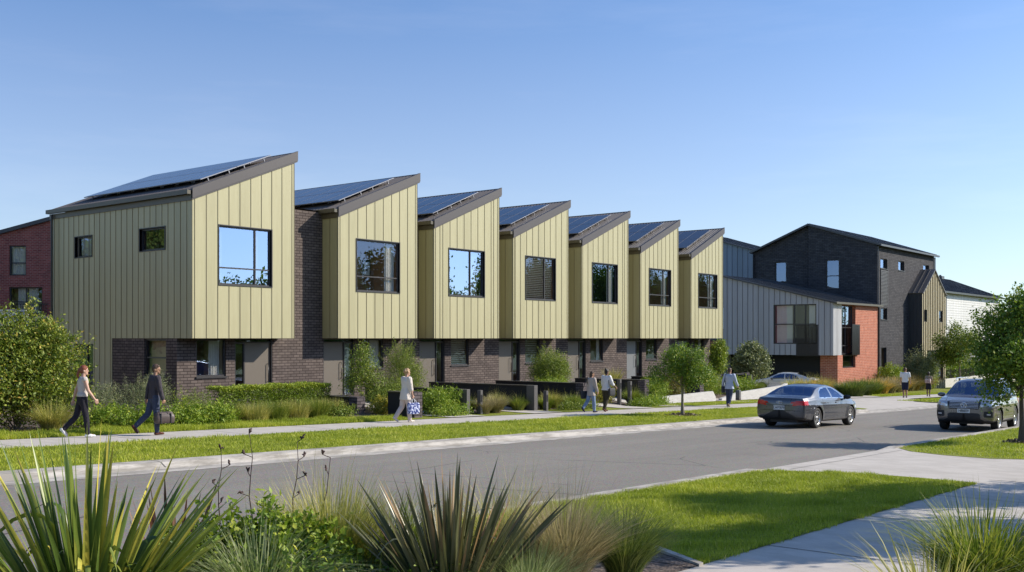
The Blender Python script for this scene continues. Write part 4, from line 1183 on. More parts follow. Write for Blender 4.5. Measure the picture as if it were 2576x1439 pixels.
def make_bush(name, x, y, z, lumps, nleaf, size, mat, label, cat='shrub', seed=1, group=None, tw=0.09, per=7, shell=0.4, stems=7, asp=0.5, sprays=0, clip=None):
    t = empty(name, (x, y, z), 0, label, cat, group)
    rnd = random.Random(seed); rs = np.random.RandomState(seed)
    mb = MB()
    for k in range(stems):
        l = lumps[k % len(lumps)]
        q = Vector((l[0] + rnd.uniform(-.4, .4) * l[3], l[1] + rnd.uniform(-.4, .4) * l[4], l[2] + rnd.uniform(0, .6) * l[5]))
        p = Vector((rnd.uniform(-.012, .012), rnd.uniform(-.012, .012), -0.05))
        mb.tube([p, p.lerp(q, .5) + Vector((0, 0, .05)), q], [0.022, 0.014, 0.005], 5)
    P, N, tt = lump_points(rs, lumps, nleaf, per, tw, shell)
    if sprays:
        l = np.array(lumps)
        for k in range(sprays):
            li = l[rs.randint(len(l))]
            v = rs.normal(size=3); v[2] = abs(v[2]) + .3; v /= np.linalg.norm(v)
            s = li[:3] + v * li[3:6] * .9; Ls = (0.18 + 0.28 * rs.rand()) * min(1.6, li[3:6].mean() * 1.2)
            m = 12; f = np.linspace(0, 1, m)[:, None]
            d = v + np.array([0, 0, .35]) ; pp = s + d * Ls * f
            mb.tube([tuple(pp[0]), tuple(pp[-1])], [.006, .002], 4)
            rep = 3; pp = np.repeat(pp, rep, 0) + rs.normal(size=(m * rep, 3)) * size * .5
            P = np.concatenate([P, pp]); N = np.concatenate([N, np.repeat(v[None], m * rep, 0)]); tt = np.concatenate([tt, np.full(m * rep, .5 + .5 * rs.rand())])
    mb.build('stems', M['bark'], t)
    if clip is not None: P[:, 2] = np.where(P[:, 2] > clip, clip - rs.rand(len(P)) * .06, P[:, 2])
    k = P[:, 2] > 0.0; P, N, tt = P[k], N[k], tt[k]
    tint = np.clip(0.5 * tt + 0.6 * rs.rand(len(P)) - 0.05, 0, 1)
    V, F, ti = leaf_cloud(rs, P, N, size, tint, asp)
    fast_mesh('foliage', V, F, ti, mat, t)
    return t

def blades(rs, base, h, lean_dir, lean, width, seg=3, droop=0.5, tint=None):
    """tapering grass blades. base (n,3), h (n,), lean_dir (n,) angle, lean (n,) horizontal reach / height"""
    n = len(base)
    c, s = np.cos(lean_dir), np.sin(lean_dir)
    sd = rs.rand(n) * 2 * pi
    # blade width faces roughly across the lean
    wx, wy = -np.sin(lean_dir + (rs.rand(n) - .5) * 1.6), np.cos(lean_dir + (rs.rand(n) - .5) * 1.6)
    Vs = []
    for i in range(seg + 1):
        f = i / seg
        r = lean * h * (f ** 1.6); z = h * (f - droop * lean * f ** 2.6 * 0.6)
        ctr = base + np.stack([c * r, s * r, z], 1)
        w = width * (1 - f ** 1.8) * 0.5 * (0.75 + .25 * min(1, f * 4))
        if i < seg:
            Vs.append(ctr - np.stack([wx * w, wy * w, 0 * w], 1)); Vs.append(ctr + np.stack([wx * w, wy * w, 0 * w], 1))
        else: Vs.append(ctr)
    k = 2 * seg + 1
    V = np.stack(Vs, 1).reshape(-1, 3)
    i = np.arange(n)[:, None] * k
    F = []
    for j in range(seg - 1):
        a = 2 * j
        F += [i + [a, a + 1, a + 3], i + [a, a + 3, a + 2]]
    F.append(i + [2 * seg - 2, 2 * seg - 1, 2 * seg])
    F = np.stack(F, 1).reshape(-1, 3)
    if tint is None: tint = rs.rand(n)
    return V, F, np.repeat(tint, 2 * (seg - 1) + 1)

def tuft(name, x, y, z, h, spread, n, width, mat, label, cat='grass tuft', seed=1, group=None, base_r=0.10, droop=0.5, upright=0.5, seeds=0, mat2=None, seg=4):
    t = empty(name, (x, y, z), 0, label, cat, group)
    rs = np.random.RandomState(seed)
    a = rs.rand(n) * 2 * pi; rr = base_r * np.sqrt(rs.rand(n))
    base = np.stack([np.cos(a) * rr, np.sin(a) * rr, np.full(n, -0.02)], 1)
    lean = spread * np.abs(rs.rand(n)) ** upright
    hh = h * (0.6 + 0.5 * rs.rand(n)) * (1 - 0.10 * lean)
    la = a + rs.normal(size=n) * 0.5
    V, F, ti = blades(rs, base, hh, la, lean, width * (0.7 + 0.6 * rs.rand(n)), seg, droop, np.clip(rs.rand(n) * .8 + .2 * rs.rand(n), 0, 1))
    fast_mesh('blades', V, F, ti, mat, t)
    if seeds:
        b = base[:seeds]; hs = h * (1.0 + .35 * rs.rand(seeds))
        V, F, ti = blades(rs, b, hs, rs.rand(seeds) * 2 * pi, .15 + .35 * rs.rand(seeds), np.full(seeds, width * .7), 4, .3)
        fast_mesh('seed_stalks', V, F, ti, mat2 or M['blade_straw'], t)
    return t

def flax(name, x, y, z, h, n, width, mat, label, seed=1, spread=0.75, bent=0.12, base_r=0.16, cat='flax plant'):
    """sword shaped leaves with a V section, each one a long keeled strip"""
    t = empty(name, (x, y, z), 0, label, cat)
    rs = np.random.RandomState(seed)
    seg = 14; Vs = []; Fs = []; T = []
    for i in range(n):
        a = rs.rand() * 2 * pi; f0 = rs.rand() ** 0.7
        L = h * (0.60 + 0.45 * rs.rand()) * (1.08 - 0.12 * f0)
        out = spread * f0; w = width * (0.7 + 0.5 * rs.rand())
        fold = rs.rand() < bent
        d = np.array([cos(a) * out, sin(a) * out, 1.0]); d /= np.linalg.norm(d)
        p = np.array([cos(a) * base_r * f0, sin(a) * base_r * f0, -0.03])
        side0 = np.array([-sin(a), cos(a), 0.0]); tw = rs.normal() * 0.9
        grav = 0.02 + 0.17 * out * rs.rand() + (0.30 if fold else 0)
        kink = rs.uniform(.45, .75)
        ti = rs.rand() if rs.rand() < .8 else 1.1; tip = rs.rand() < .22
        base_i = len(Vs)
        for k in range(seg + 1):
            f = k / seg
            ww = w * (0.45 + 0.55 * min(1, f / .35)) * (1 - max(0, (f - .45) / .55) ** 1.7) + 0.001
            up = np.cross(d, side0); up /= np.linalg.norm(up) + 1e-9
            s = side0 * cos(tw) + up * sin(tw); nn = np.cross(s, d)
            Vs += [p - s * ww / 2 + nn * ww * .16, p + nn * 0, p + s * ww / 2 + nn * ww * .16]
            p = p + d * L / seg
            g = grav * (3.0 if (fold and abs(f - kink) < .12) else (f * .7))
            d = d + np.array([cos(a) * g * .25, sin(a) * g * .25, -g]) * .55; d /= np.linalg.norm(d)
        for k in range(seg):
            b = base_i + 3 * k
            Fs += [(b, b + 1, b + 4, b + 3), (b + 1, b + 2, b + 5, b + 4)]
            v = ti * .8 + .06 * rs.rand()
            if tip: v = min(1, v + .5 * max(0, (k - seg + 4) / 4))
            T += [v, min(1, v + .06)]
    fast_mesh('leaves', np.array(Vs), np.array(Fs), np.array(T), mat, t, smooth=False)
    return t
# ---------------------------------------------------------------- lawn blades (nobody could count them)
def field(name, n, xr, yr, h, w, mat, seed, zf, keep=None, mod=None):
    rs = np.random.RandomState(seed)
    x = xr[0] + rs.rand(n) * (xr[1] - xr[0]); y = yr[0] + rs.rand(n) * (yr[1] - yr[0])
    if keep is not None:
        k = keep(x, y); x, y = x[k], y[k]
    n = len(x)
    z = zf(x, y)
    patch_ = 0.5 + 0.5 * np.sin(x * 1.7 + 2 * np.sin(y * 1.3)) * np.sin(y * 2.1 + 1.5 * np.sin(x * .9))
    lump = np.clip(np.sin(x * 3.1 + 1.7 * np.sin(y * 2.3)) * np.sin(y * 4.3 + 2.1 * np.sin(x * 1.9)), 0, 1)
    hh = h * (0.45 + 0.75 * rs.rand(n)) * (0.7 + .45 * patch_ + .7 * lump)
    ti = np.clip(0.22 + 0.40 * (patch_ - .5) - .16 * lump + 0.55 * rs.rand(n), 0, 1) * np.where(rs.rand(n) < .04, 1.6, .9)
    V, F, t = blades(rs, np.stack([x, y, z], 1), hh, rs.rand(n) * 2 * pi, 0.15 + .6 * rs.rand(n), w * (.7 + .6 * rs.rand(n)), 2, .3, np.clip(ti, 0, 1))
    o = fast_mesh(name, V, F, t, M[mat])
    return tag(o, kind='stuff')
base_z = lambda x, y: -0.027 * np.minimum(x, 118) + 0.098
def near_keep(x, y):
    a = (y > 4.86 + 0.035 * np.sin(x * 5) + .02 * np.sin(x * 23)) & (y < 8.44)
    tipk = (x < 18.3) | ((y < 8.42 - (x - 17.3) * .55 - .1 * (x > 18)) & (y < 7.6)) & (x < 19.0) | ((x < 18.9) & (y < 6.5))
    a &= ~((y < 6.18) & (x < 9.10 + (y - 4.88) * .57))
    right = (x > 24.6) & ((x > 25.8) | ((y < 7.8) & (y > 5.3)))
    return a & (((x < 17.6) | ((x < 18.75) & (y < 8.42 - (x - 17.5) * 1.1 + .25))) | right)
field('grass', 140000, (8.4, 19.0), (4.80, 8.45), 0.055, 0.007, 'blade_lawn', 11, base_z, near_keep)
field('grass', 60000, (24.0, 48), (4.9, 8.42), 0.055, 0.012, 'blade_lawn', 12, base_z, near_keep)
def tipkeep(x, y): return (x < 46.5) & ((x < 44) | (y > 17.2) & (y < 21.15 - (x - 44) * .75))
field('grass', 130000, (7.5, 48), (17.06, 21.2), 0.055, 0.012, 'blade_lawn', 13, base_z, tipkeep)
field('grass', 26000, (61.5, 95), (17.1, 20.3), 0.06, 0.03, 'blade_lawn', 14, base_z)
# longer grass behind the path on the left, and the lawn strips further right
vt = np.vectorize(terr)
field('grass', 60000, (8, 24.3), (23.28, 25.0), 0.12, 0.010, 'blade_lawn', 15, lambda x, y: vt(x, y), lambda x, y: y < 24.75 + .25 * np.sin(x * 1.8))
field('grass', 30000, (41.5, 58.5), (23.38, 25.3), 0.05, 0.016, 'blade_lawn', 16, lambda x, y: vt(x, y))
field('grass', 30000, (66.5, 100), (23.38, 25.2), 0.06, 0.03, 'blade_lawn', 17, lambda x, y: vt(x, y), lambda x, y: (x > 68 + (y - 23.4) * .5))

# ---------------------------------------------------------------- foreground bed
def fz(x): return gz(x) + 0.10
flax('flax', 3.92, 6.96, fz(3.9), 1.42, 185, 0.050, M['flax_green'], 'large green flax clump with sword leaves at the left edge of the near bed', 5, 0.95, 0.2, 0.26)
flax('flax', 6.12, 5.48, fz(6.1), 1.18, 210, 0.040, M['flax_bronze'], 'bronze tipped flax clump at the middle of the near bed', 8, .85, 0.05, 0.20)
flax('flax', 4.99, 7.54, fz(5), 0.98, 26, 0.045, M['flax_red'], 'small dark red flax just right of the big green flax', 9, 0.45, 0.1, 0.12)
for k, (x, y, hh, lab) in enumerate([(5.25, 7.25, 1.16, 'dark dry seed stalk left of the other stalks, beside the red flax'), (5.42, 7.02, 1.28, 'tallest dark dry seed stalk, second from the left'),
                                     (5.66, 6.85, 1.24, 'dark dry seed stalk third from the left above the leafy plant'), (5.75, 6.68, 1.12, 'thin leaning dry seed stalk, rightmost of the four stalks')]):
    t = empty('seed_stalk', (x, y, fz(x)), 0, lab, 'seed stalk', 'dry flax seed stalks in the near bed')
    rnd = random.Random(50 + k); mb = MB(); pts = []
    lx, ly = rnd.uniform(-.06, .06), rnd.uniform(-.04, .04)
    if k == 3: lx, ly = .10, -.12
    for i in range(9):
        f = i / 8; pts.append((lx * f + .012 * sin(i * 1.9 + k), ly * f + .012 * cos(i * 1.3), hh * f))
    mb.tube(pts, [0.008 - .0007 * i for i in range(9)], 6); mb.build('stem', M['seedhead'], t)
    for i in range(4 if k < 3 else 2):
        mb = MB()
        p = Vector(pts[8 - i]); a = rnd.uniform(0, 6.28)
        q = p + Vector((cos(a) * .07, sin(a) * .07, .03)); mb.tube([p, q], .0035, 5)
        for j in range(4):
            e = q + Vector((rnd.uniform(-.03, .03), rnd.uniform(-.03, .03), rnd.uniform(-.01, .045)))
            mb.tube([q, q.lerp(e, .5) + Vector((0, 0, .012)), e], [.004, .009, .002], 5)
        mb.build('seed_pod', M['seedhead'], t)

make_bush('leafy_shrub', 5.09, 6.85, fz(5), [(0, 0, .36, .42, .40, .30), (.25, -.25, .40, .3, .3, .30), (-.3, .25, .28, .35, .35, .25), (.5, -.5, .3, .3, .3, .25)], 9000, 0.055, M['leaf_bright'],
          'low bright green leafy shrub below the dry seed stalks', seed=21, sprays=26, asp=.6, tw=.05)
make_bush('leafy_shrub', 5.1, 6.1, fz(5), [(0, 0, .2, .6, .5, .26), (-.5, .5, .15, .5, .4, .2), (.7, -.5, .15, .5, .4, .2)], 9000, 0.05, M['leaf_tree'],
          'dark green low shrub under the pale grass in the near bed', seed=22, sprays=6, asp=.5, tw=.05)
tuft('tussock_grass', 4.85, 6.2, fz(4.8), .92, 1.15, 1500, .011, M['blade_pale'], 'pale green arching tussock left of the bronze flax', seed=31, group='tussock grasses in the near bed', base_r=.14, droop=.9)
tuft('tussock_grass', 5.35, 6.75, fz(5.4), .85, 1.2, 1000, .009, M['blade_green'], 'mid green tussock between the leafy shrub and the yellowish grass', seed=32, group='tussock grasses in the near bed', base_r=.16, droop=.9)
tuft('tussock_grass', 5.95, 6.66, fz(5.9), 1.05, .65, 1300, .009, M['blade_straw'], 'tall yellowish upright grass behind the bronze flax on its left', seed=33, group='tussock grasses in the near bed', base_r=.22, droop=.3, seeds=50)
tuft('tussock_grass', 6.35, 6.35, fz(6.3), .95, .9, 900, .009, M['blade_green'], 'green grass directly behind the bronze flax', seed=34, group='tussock grasses in the near bed', base_r=.2)
tuft('tussock_grass', 5.6, 5.85, fz(5.5), .55, 1.4, 1200, .012, M['blade_dark'], 'dark green low sedge at the bottom edge beside the bronze flax', seed=35, group='tussock grasses in the near bed', base_r=.3)
tuft('tussock_grass', 7.25, 5.18, fz(7.2), 1.0, .95, 2200, .006, M['blade_tan'], 'tan feathery tussock right of the bronze flax', seed=36, group='tussock grasses in the near bed', base_r=.13, seeds=60, mat2=M['blade_tan'])
tuft('tussock_grass', 7.92, 5.02, fz(7.9), .84, 1.0, 2000, .006, M['blade_dark'], 'dark green fine tussock at the corner of the lawn, rightmost in its bed', seed=37, group='tussock grasses in the near bed', base_r=.12)
tuft('tussock_grass', 6.42, 4.94, fz(6.4), .70, 1.0, 1400, .006, M['blade_pale'], 'small pale green tussock at the bottom edge right of the bronze flax', seed=38, group='tussock grasses in the near bed', base_r=.12)
tuft('tussock_grass', 7.29, 5.85, fz(7.3), 1.0, .85, 1000, .006, M['blade_straw'], 'straw coloured wispy grass behind the tan tussock', seed=39, group='tussock grasses in the near bed', base_r=.2, seeds=70)
tuft('tussock_grass', 3.5, 6.0, fz(3.5), .55, 1.3, 600, .007, M['blade_dark'], 'dark sedge at the foot of the big green flax', seed=40, group='tussock grasses in the near bed', base_r=.3)
tuft('strappy_grass', 9.25, 2.35, fz(9), 1.1, 1.0, 1000, .016, M['blade_green'], 'large green strappy grass clump in the bottom right corner', seed=41, base_r=.22, droop=.8, cat='grass clump')
tuft('strappy_grass', 7.75, 2.3, fz(7.8), .92, .85, 200, .017, M['blade_straw'], 'smaller yellow green strappy grass at the bottom edge left of the corner clump', seed=42, base_r=.16, droop=.6, cat='grass clump')
# edging of the bed
mb = MB()
mb.prism([(9.02, 4.86), (9.10, 4.86), (9.85, 6.15), (9.74, 6.15)], 'z', gz(9.5) + .06, gz(9.5) + .135)
tag(mb.build('bed_edging', M['kerb']), kind='structure')

# ---------------------------------------------------------------- left gardens
def tz(x, y): return terr(x, y)
make_bush('large_bush', 13.3, 27.0, tz(13.3, 27), [(-.3, .2, 1.5, 1.5, 1.3, 1.35), (.75, -.3, 1.15, 1.0, .95, 1.15), (-1.2, .6, 2.0, 1.1, 1.0, 1.05), (.2, .1, 2.3, .9, .9, .75), (-1.8, -.2, .9, 1.3, 1.1, .95), (.9, -.2, 2.1, .55, .5, .55)], 46000, 0.085, M['leaf_bush'],
          'large rounded green bush at the left edge beside the first townhouse', 'bush', 61, tw=.10, sprays=90, shell=.35, stems=14)
tuft('tussock_grass', 13.51, 25.6, tz(13.5, 25.6), 1.05, 1.1, 1100, .010, M['blade_straw'], 'tall straw green tussock between the large bush and the woman with the ponytail', seed=62, group='grasses in the front gardens', base_r=.22, droop=.9)
LV = 'grey green shrubs in front of the first townhouse'
make_bush('shrub', 16.0, 27.9, tz(16, 28), [(0, 0, .45, .75, .6, .5), (.4, .2, .6, .5, .45, .45)], 7000, .045, M['leaf_grey'], 'grey green shrub just right of the woman with the ponytail', seed=63, group=LV, sprays=30, asp=.3)
make_bush('shrub', 17.4, 28.1, tz(17.4, 28), [(0, 0, .5, .75, .6, .6), (.35, -.2, .55, .5, .5, .5)], 9000, .045, M['leaf_grey'], 'grey green shrub left of the man with the holdall', seed=64, group=LV, sprays=40, asp=.3)
make_bush('shrub', 19.0, 29.6, tz(19, 29.6), [(0, 0, .55, .5, .5, .65), (.1, 0, .95, .3, .3, .4)], 5500, .045, M['leaf_grey'], 'grey green shrub against the brick corner right of the man with the holdall', seed=65, group=LV, sprays=26, asp=.3)
make_bush('shrub', 18.2, 26.8, tz(18.2, 26.8), [(0, 0, .35, .5, .5, .45), (.6, .1, .35, .5, .4, .4)], 5000, .05, M['leaf_light'], 'mid green shrub behind the holdall', seed=66, sprays=16, asp=.35)
FN = 'low ferny plants along the grass edge'
for k, (x, y, lab) in enumerate([(14.9, 26.1, 'bright low fern beside the legs of the woman with the ponytail'), (15.6, 25.2, 'bright low fern midway between the first two walkers'), (16.5, 25.0, 'bright broad leafed low fern just left of the man with the holdall'), (17.6, 25.1, 'low fern just right of the holdall')]):
    make_bush('fern', x, y - .35, tz(x, y - .35), [(0, 0, .2, .75, .5, .28), (.4, .1, .22, .5, .4, .28)], 5200, .075, M['leaf_bright'], lab, 'fern', 70 + k, FN, sprays=10, asp=.4)
# clipped hedge
t = empty('hedge', (20.9, 27.9, tz(21, 27.9)), 0, 'clipped yellow green hedge in front of the first townhouse door', 'hedge')
rs = np.random.RandomState(77)
nl = 34000; Lh, Wh, Hh = 4.6, .75, .86
P = np.stack([(rs.rand(nl) - .2) * Lh, (rs.rand(nl) - .5) * Wh, rs.rand(nl) ** .6 * Hh], 1)
f = rs.rand(nl); P[:, 2] = np.where(f < .45, Hh - rs.rand(nl) * .06, P[:, 2]); P[:, 1] = np.where((f > .45) & (f < .8), -Wh / 2 + rs.rand(nl) * .08, P[:, 1])
P += rs.normal(size=P.shape) * .025; P[:, 2] += .03 * np.sin(P[:, 0] * 5)
N = np.zeros_like(P); N[:, 2] = 1
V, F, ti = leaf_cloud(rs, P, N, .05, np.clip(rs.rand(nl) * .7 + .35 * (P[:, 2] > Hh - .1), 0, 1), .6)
fast_mesh('foliage', V, F, ti, M['leaf_hedge'], t)
mb = MB()
for k in range(14): mb.tube([(-.7 + k * .31, 0, -.03), (-.65 + k * .31, .02, .7)], .014, 5)
mb.build('stems', M['bark'], t)
GG = 'grasses in the front gardens'
gr = [(17.9, 25.8, .62, 'blade_green', 'soft green grass just right of the holdall'), (18.7, 25.7, .66, 'blade_green', 'soft green grass at the left end of the hedge'),
      (19.5, 25.5, .62, 'blade_straw', 'yellowish grass before the hedge, left of its middle'), (20.4, 25.7, .66, 'blade_green', 'soft green grass before the middle of the hedge'),
      (21.3, 25.8, .64, 'blade_straw', 'yellowish grass before the hedge, right of its middle'), (22.2, 25.9, .70, 'blade_green', 'soft green grass before the right end of the hedge'),
      (23.1, 26.2, .62, 'blade_straw', 'yellowish grass left of the first low brick wall')]
for k, (x, y, h, m, lab) in enumerate(gr):
    tuft('garden_grass', x, y - .25, tz(x, y - .25), h * 1.1, .8, 1300, .010, M[m], lab, 'garden grass', 80 + k, GG, base_r=.42, droop=.5, upright=.8)
# between the first walls
t = make_tree('young_tree', 25.5, 27.0, tz(25.5, 27), 2.3, .9, [(0, 0, 1.5, .55, .5, .6), (-.25, .1, 1.0, .45, .4, .4), (.45, -.1, 1.0, .5, .4, .45), (.05, 0, 2.0, .3, .3, .3)], 6500, .06, M['leaf_light'], M['bark'],
              'slender young tree with thin pale stem left of the woman in the pale tunic', 'tree', 91, r=.025, limbs=8, shell=.2, tw=.1)
make_bush('shrub', 25.9, 26.4, tz(25.9, 26.4), [(0, 0, .4, .7, .5, .45), (.5, 0, .6, .5, .5, .5)], 6500, .05, M['leaf_light'], 'mid green shrub beneath the slender young tree', seed=92, sprays=20)
make_bush('shrub', 25.3, 25.7, tz(25.3, 25.7), [(0, 0, .25, .45, .35, .26)], 2600, .055, M['leaf_yellow'], 'low yellow leafed plant at the foot of the slender young tree', seed=93, sprays=6, asp=.7)
make_bush('shrub', 29.5, 29.0, tz(29.5, 29), [(0, 0, 1.0, .85, .7, .9), (.05, 0, 1.6, .6, .55, .6), (.3, -.2, .8, .7, .6, .6)], 19000, .05, M['leaf_light'], 'tall light green shrub behind the woman in the pale tunic', seed=94, sprays=40, asp=.35)
make_bush('shrub', 26.9, 24.7, tz(26.9, 24.7), [(0, 0, .45, .5, .45, .48), (.75, .15, .42, .55, .45, .45), (-.3, .5, .4, .4, .4, .4)], 9000, .06, M['leaf_bright'], 'dense bright green shrub between the second and third garden walls', seed=95, sprays=14)
TT = [(28.75, 24.9, .62, 'blade_green', 'green upright tuft behind the tan tussocks'), (29.0, 24.35, .60, 'blade_tan', 'tan tussock right of the third garden wall'), (29.85, 24.5, .72, 'blade_tan', 'largest tan tussock by the path, before the long black wall'),
      (31.0, 25.3, .66, 'blade_straw', 'wispy brown green tussock before the long black wall'), (31.75, 24.9, .58, 'blade_green', 'green tussock at the front end of the long black wall'),
      (33.5, 24.9, .56, 'blade_green', 'green tussock right after the long black wall'), (34.4, 25.2, .68, 'blade_straw', 'yellowish tussock before the wall with the rounded shrub, left one'), (35.2, 24.9, .60, 'blade_green', 'green tussock before the wall with the rounded shrub, middle one'),
      (36.0, 25.0, .52, 'blade_green', 'green tussock left of the two walking women'), (40.5, 25.2, .80, 'blade_green', 'tall green tuft right of the two walking women')]
for k, (x, y, h, m, lab) in enumerate(TT):
    tuft('garden_grass', x, y, tz(x, y), h * 1.22, .95, 1300, .012, M[m], lab, 'garden grass', 100 + k, GG, base_r=.2, droop=.7, seeds=20)
make_bush('shrub', 38.9, 25.8, tz(38.9, 25.8), [(0, 0, .35, .7, .5, .4), (.3, 0, .5, .5, .4, .4)], 4500, .07, M['leaf_yellow'], 'pale yellow green shrub behind the two walking women', seed=120, sprays=8)
make_bush('ground_cover', 26.9, 24.0, tz(27, 24.0), [(0, 0, .12, .9, .3, .2)], 2600, .06, M['leaf_bright'], 'low ground cover at the foot of the dense green shrub by the second wall', seed=221, sprays=4)
make_bush('ground_cover', 35.0, 24.4, tz(35, 24.4), [(0, 0, .12, 1.3, .35, .22)], 4200, .06, M['leaf_light'], 'low ground cover left of the two walking women', seed=222, sprays=4)
make_bush('ground_cover', 23.0, 25.4, tz(23.0, 25.4), [(0, 0, .12, .6, .35, .2)], 2200, .06, M['leaf_light'], 'low ground cover before the first low brick wall', seed=223, sprays=6)
make_bush('ground_cover', 40.5, 24.5, tz(40.5, 24.5), [(0, 0, .12, 1.1, .5, .26), (1.3, .2, .12, .8, .45, .22)], 6500, .07, M['leaf_bright'], 'low bright ground cover right of the two walking women', seed=121, sprays=4)
make_bush('shrub', 39.7, 29.2, tz(39.7, 29.2), [(0, 0, 1.1, .85, .8, .80), (-.4, .3, .8, .6, .55, .55), (.45, -.2, .85, .6, .55, .55)], 20000, .055, M['leaf_light'], 'rounded light green shrub standing above the black garden wall', seed=122, sprays=26)
make_bush('shrub', 38.4, 28.2, tz(38.4, 28.2), [(0, 0, .35, 1.2, .5, .3)], 4500, .06, M['leaf_bright'], 'low foliage spilling over the black wall under the rounded shrub', seed=123, sprays=8)
make_bush('shrub', 44.4, 26.6, tz(44.4, 26.6), [(0, 0, .55, .9, .6, .6), (.9, .1, .5, .7, .5, .5)], 8000, .075, M['leaf_bright'], 'green shrub above the low retaining wall left of the kerbside tree', seed=124, sprays=14)
make_bush('shrub', 46.4, 26.7, tz(46.4, 26.7), [(0, 0, .6, .7, .5, .55), (.7, .3, .5, .5, .5, .45)], 6500, .07, M['leaf_rust'], 'rust tinged shrub above the low retaining wall left of the kerbside tree trunk', seed=125, sprays=16)
tuft('garden_grass', 45.6, 29.5, tz(45.6, 29.5), 1.25, .8, 300, .02, M['blade_straw'], 'spiky straw coloured plant behind the wall left of the kerbside tree', 'garden grass', 126, GG, base_r=.2, droop=.4)
make_bush('shrub', 48.1, 27.2, tz(48.1, 27.2), [(0, 0, .5, .5, .5, .55)], 3500, .07, M['leaf_yellow'], 'yellow green shrub just right of the kerbside tree trunk', seed=127, sprays=10)
make_bush('shrub', 51.4, 27.4, tz(51.4, 27.4), [(0, 0, .65, .9, .7, .75), (1.2, 0, .5, .8, .6, .55), (-.3, .2, 1.2, .5, .5, .5)], 10000, .08, M['leaf_hedge'], 'yellow green shrub above the retaining wall right of the kerbside tree', seed=128, sprays=20)
make_bush('shrub', 54.5, 27.3, tz(54.5, 27.3), [(0, 0, .5, .9, .5, .5), (1.6, 0, .45, .9, .5, .45)], 6000, .08, M['leaf_bright'], 'low green shrub behind the rising retaining wall', seed=129, sprays=10)
tuft('garden_grass', 57.5, 27.4, tz(57.5, 27.4), .95, .9, 900, .02, M['blade_green'], 'green grass left of the man carrying two bags', 'garden grass', 130, GG, base_r=.6)
make_bush('climbing_plant', 60.6, 31.3, tz(60.6, 31.3), [(0, 0, .8, .5, .45, .8), (.1, 0, 1.6, .5, .4, .6)], 6000, .11, M['leaf_hedge'], 'yellow green shrub against the end of the townhouse row', seed=131, sprays=16, tw=.14)
make_bush('shrub', 66.0, 31.6, gz(66) + .1, [(0, 0, 2.2, 1.0, .9, 1.0), (-.5, .1, 1.9, .8, .8, .8), (.5, -.2, 1.9, .8, .8, .8), (.1, 0, 2.8, .55, .55, .45)], 20000, .13, M['leaf_grey'], 'large grey green shrub behind the man carrying two bags', seed=132, sprays=40, tw=.16, asp=.6)
for k, (x, y) in enumerate([(64.4, 27.7), (65.6, 27.4), (66.9, 27.3), (68.2, 27.3)]):
    tuft('garden_grass', x, y, gz(x) + .1, 1.3, .7, 700, .025, M[('blade_straw', 'blade_orange')[k % 2]], ['leftmost', 'second', 'third', 'rightmost'][k] + ' tall straw grass of the clump left of the white car', 'garden grass', 133 + k, GG, base_r=.6, seeds=40)

# ---------------------------------------------------------------- right side
BG = 'tan grasses in front of the orange brick house'
cols = ['blade_dark', 'blade_dark', 'blade_green', 'blade_orange', 'blade_tan', 'blade_tan', 'blade_orange', 'blade_tan', 'blade_orange', 'blade_tan', 'blade_orange', 'blade_tan']
lab = ['grey green tuft at the left end of the planting by the orange brick wall', 'dark green tuft second in the planting by the orange brick wall', 'bright green tuft third in the planting by the orange brick wall',
       'orange tan tuft just left of the downpipe corner', 'pale tan tuft below the downpipe corner', 'pale tan tuft right of the downpipe corner', 'orange tuft left of the man in shorts', 'tan tuft partly hidden by the man in shorts',
       'orange tuft just right of the man in shorts', 'tan tuft midway between the man in shorts and the child', 'orange tuft left of the child with the backpack', 'tan tuft against the grey garden wall']
for k in range(12):
    x = 66.5 + k * 2.9; y = 24.9 + k * .46
    tuft('garden_grass', x, y, gz(x) + .1, 1.35 + .10 * (k > 2) + .25 * (k > 6), 1.0, 1500, .035, M[cols[k]], lab[k], 'garden grass', 150 + k, BG, base_r=.75, droop=.8)
make_bush('shrub', 86.6, 29.2, gz(86) + .1, [(0, 0, .9, 1.2, .9, 1.0), (1.2, 0, .8, 1, .8, .9)], 8000, .13, M['leaf_bright'], 'bright green shrub behind the tan grasses left of the man in shorts', seed=170, sprays=20, tw=.15)
make_bush('olive_shrub', 92.4, 28.6, gz(92) + .1, [(0, 0, 1.9, 1.7, 1.2, 1.2), (-.9, 0, 1.3, 1.3, 1, 1.0), (1.2, 0, 1.4, 1.3, 1, 1.1)], 17000, .14, M['leaf_grey'], 'grey leafed olive shrub before the bronze clad bay', seed=171, sprays=50, tw=.16, asp=.35)
make_bush('shrub', 97.0, 29.4, gz(97) + .1, [(0, 0, 1.1, 1.2, .8, 1.1)], 5000, .15, M['leaf_hedge'], 'yellow green shrub right of the olive shrub', seed=172, sprays=10, tw=.15)
HG = 'hedge plants behind the pale block wall'
for k, x in enumerate((108, 112, 116, 121, 126, 131)):
    make_bush('hedge_shrub', x, 31.9, gz(x) + .5, [(0, 0, 1.0, 2.6, .8, 1.15)], 5000, .2, M['leaf_tree'], ['leftmost', 'second', 'third', 'fourth', 'fifth', 'sixth'][k] + ' dark hedge shrub from the left behind the railing fence', 'hedge', 175 + k, HG, tw=.2)

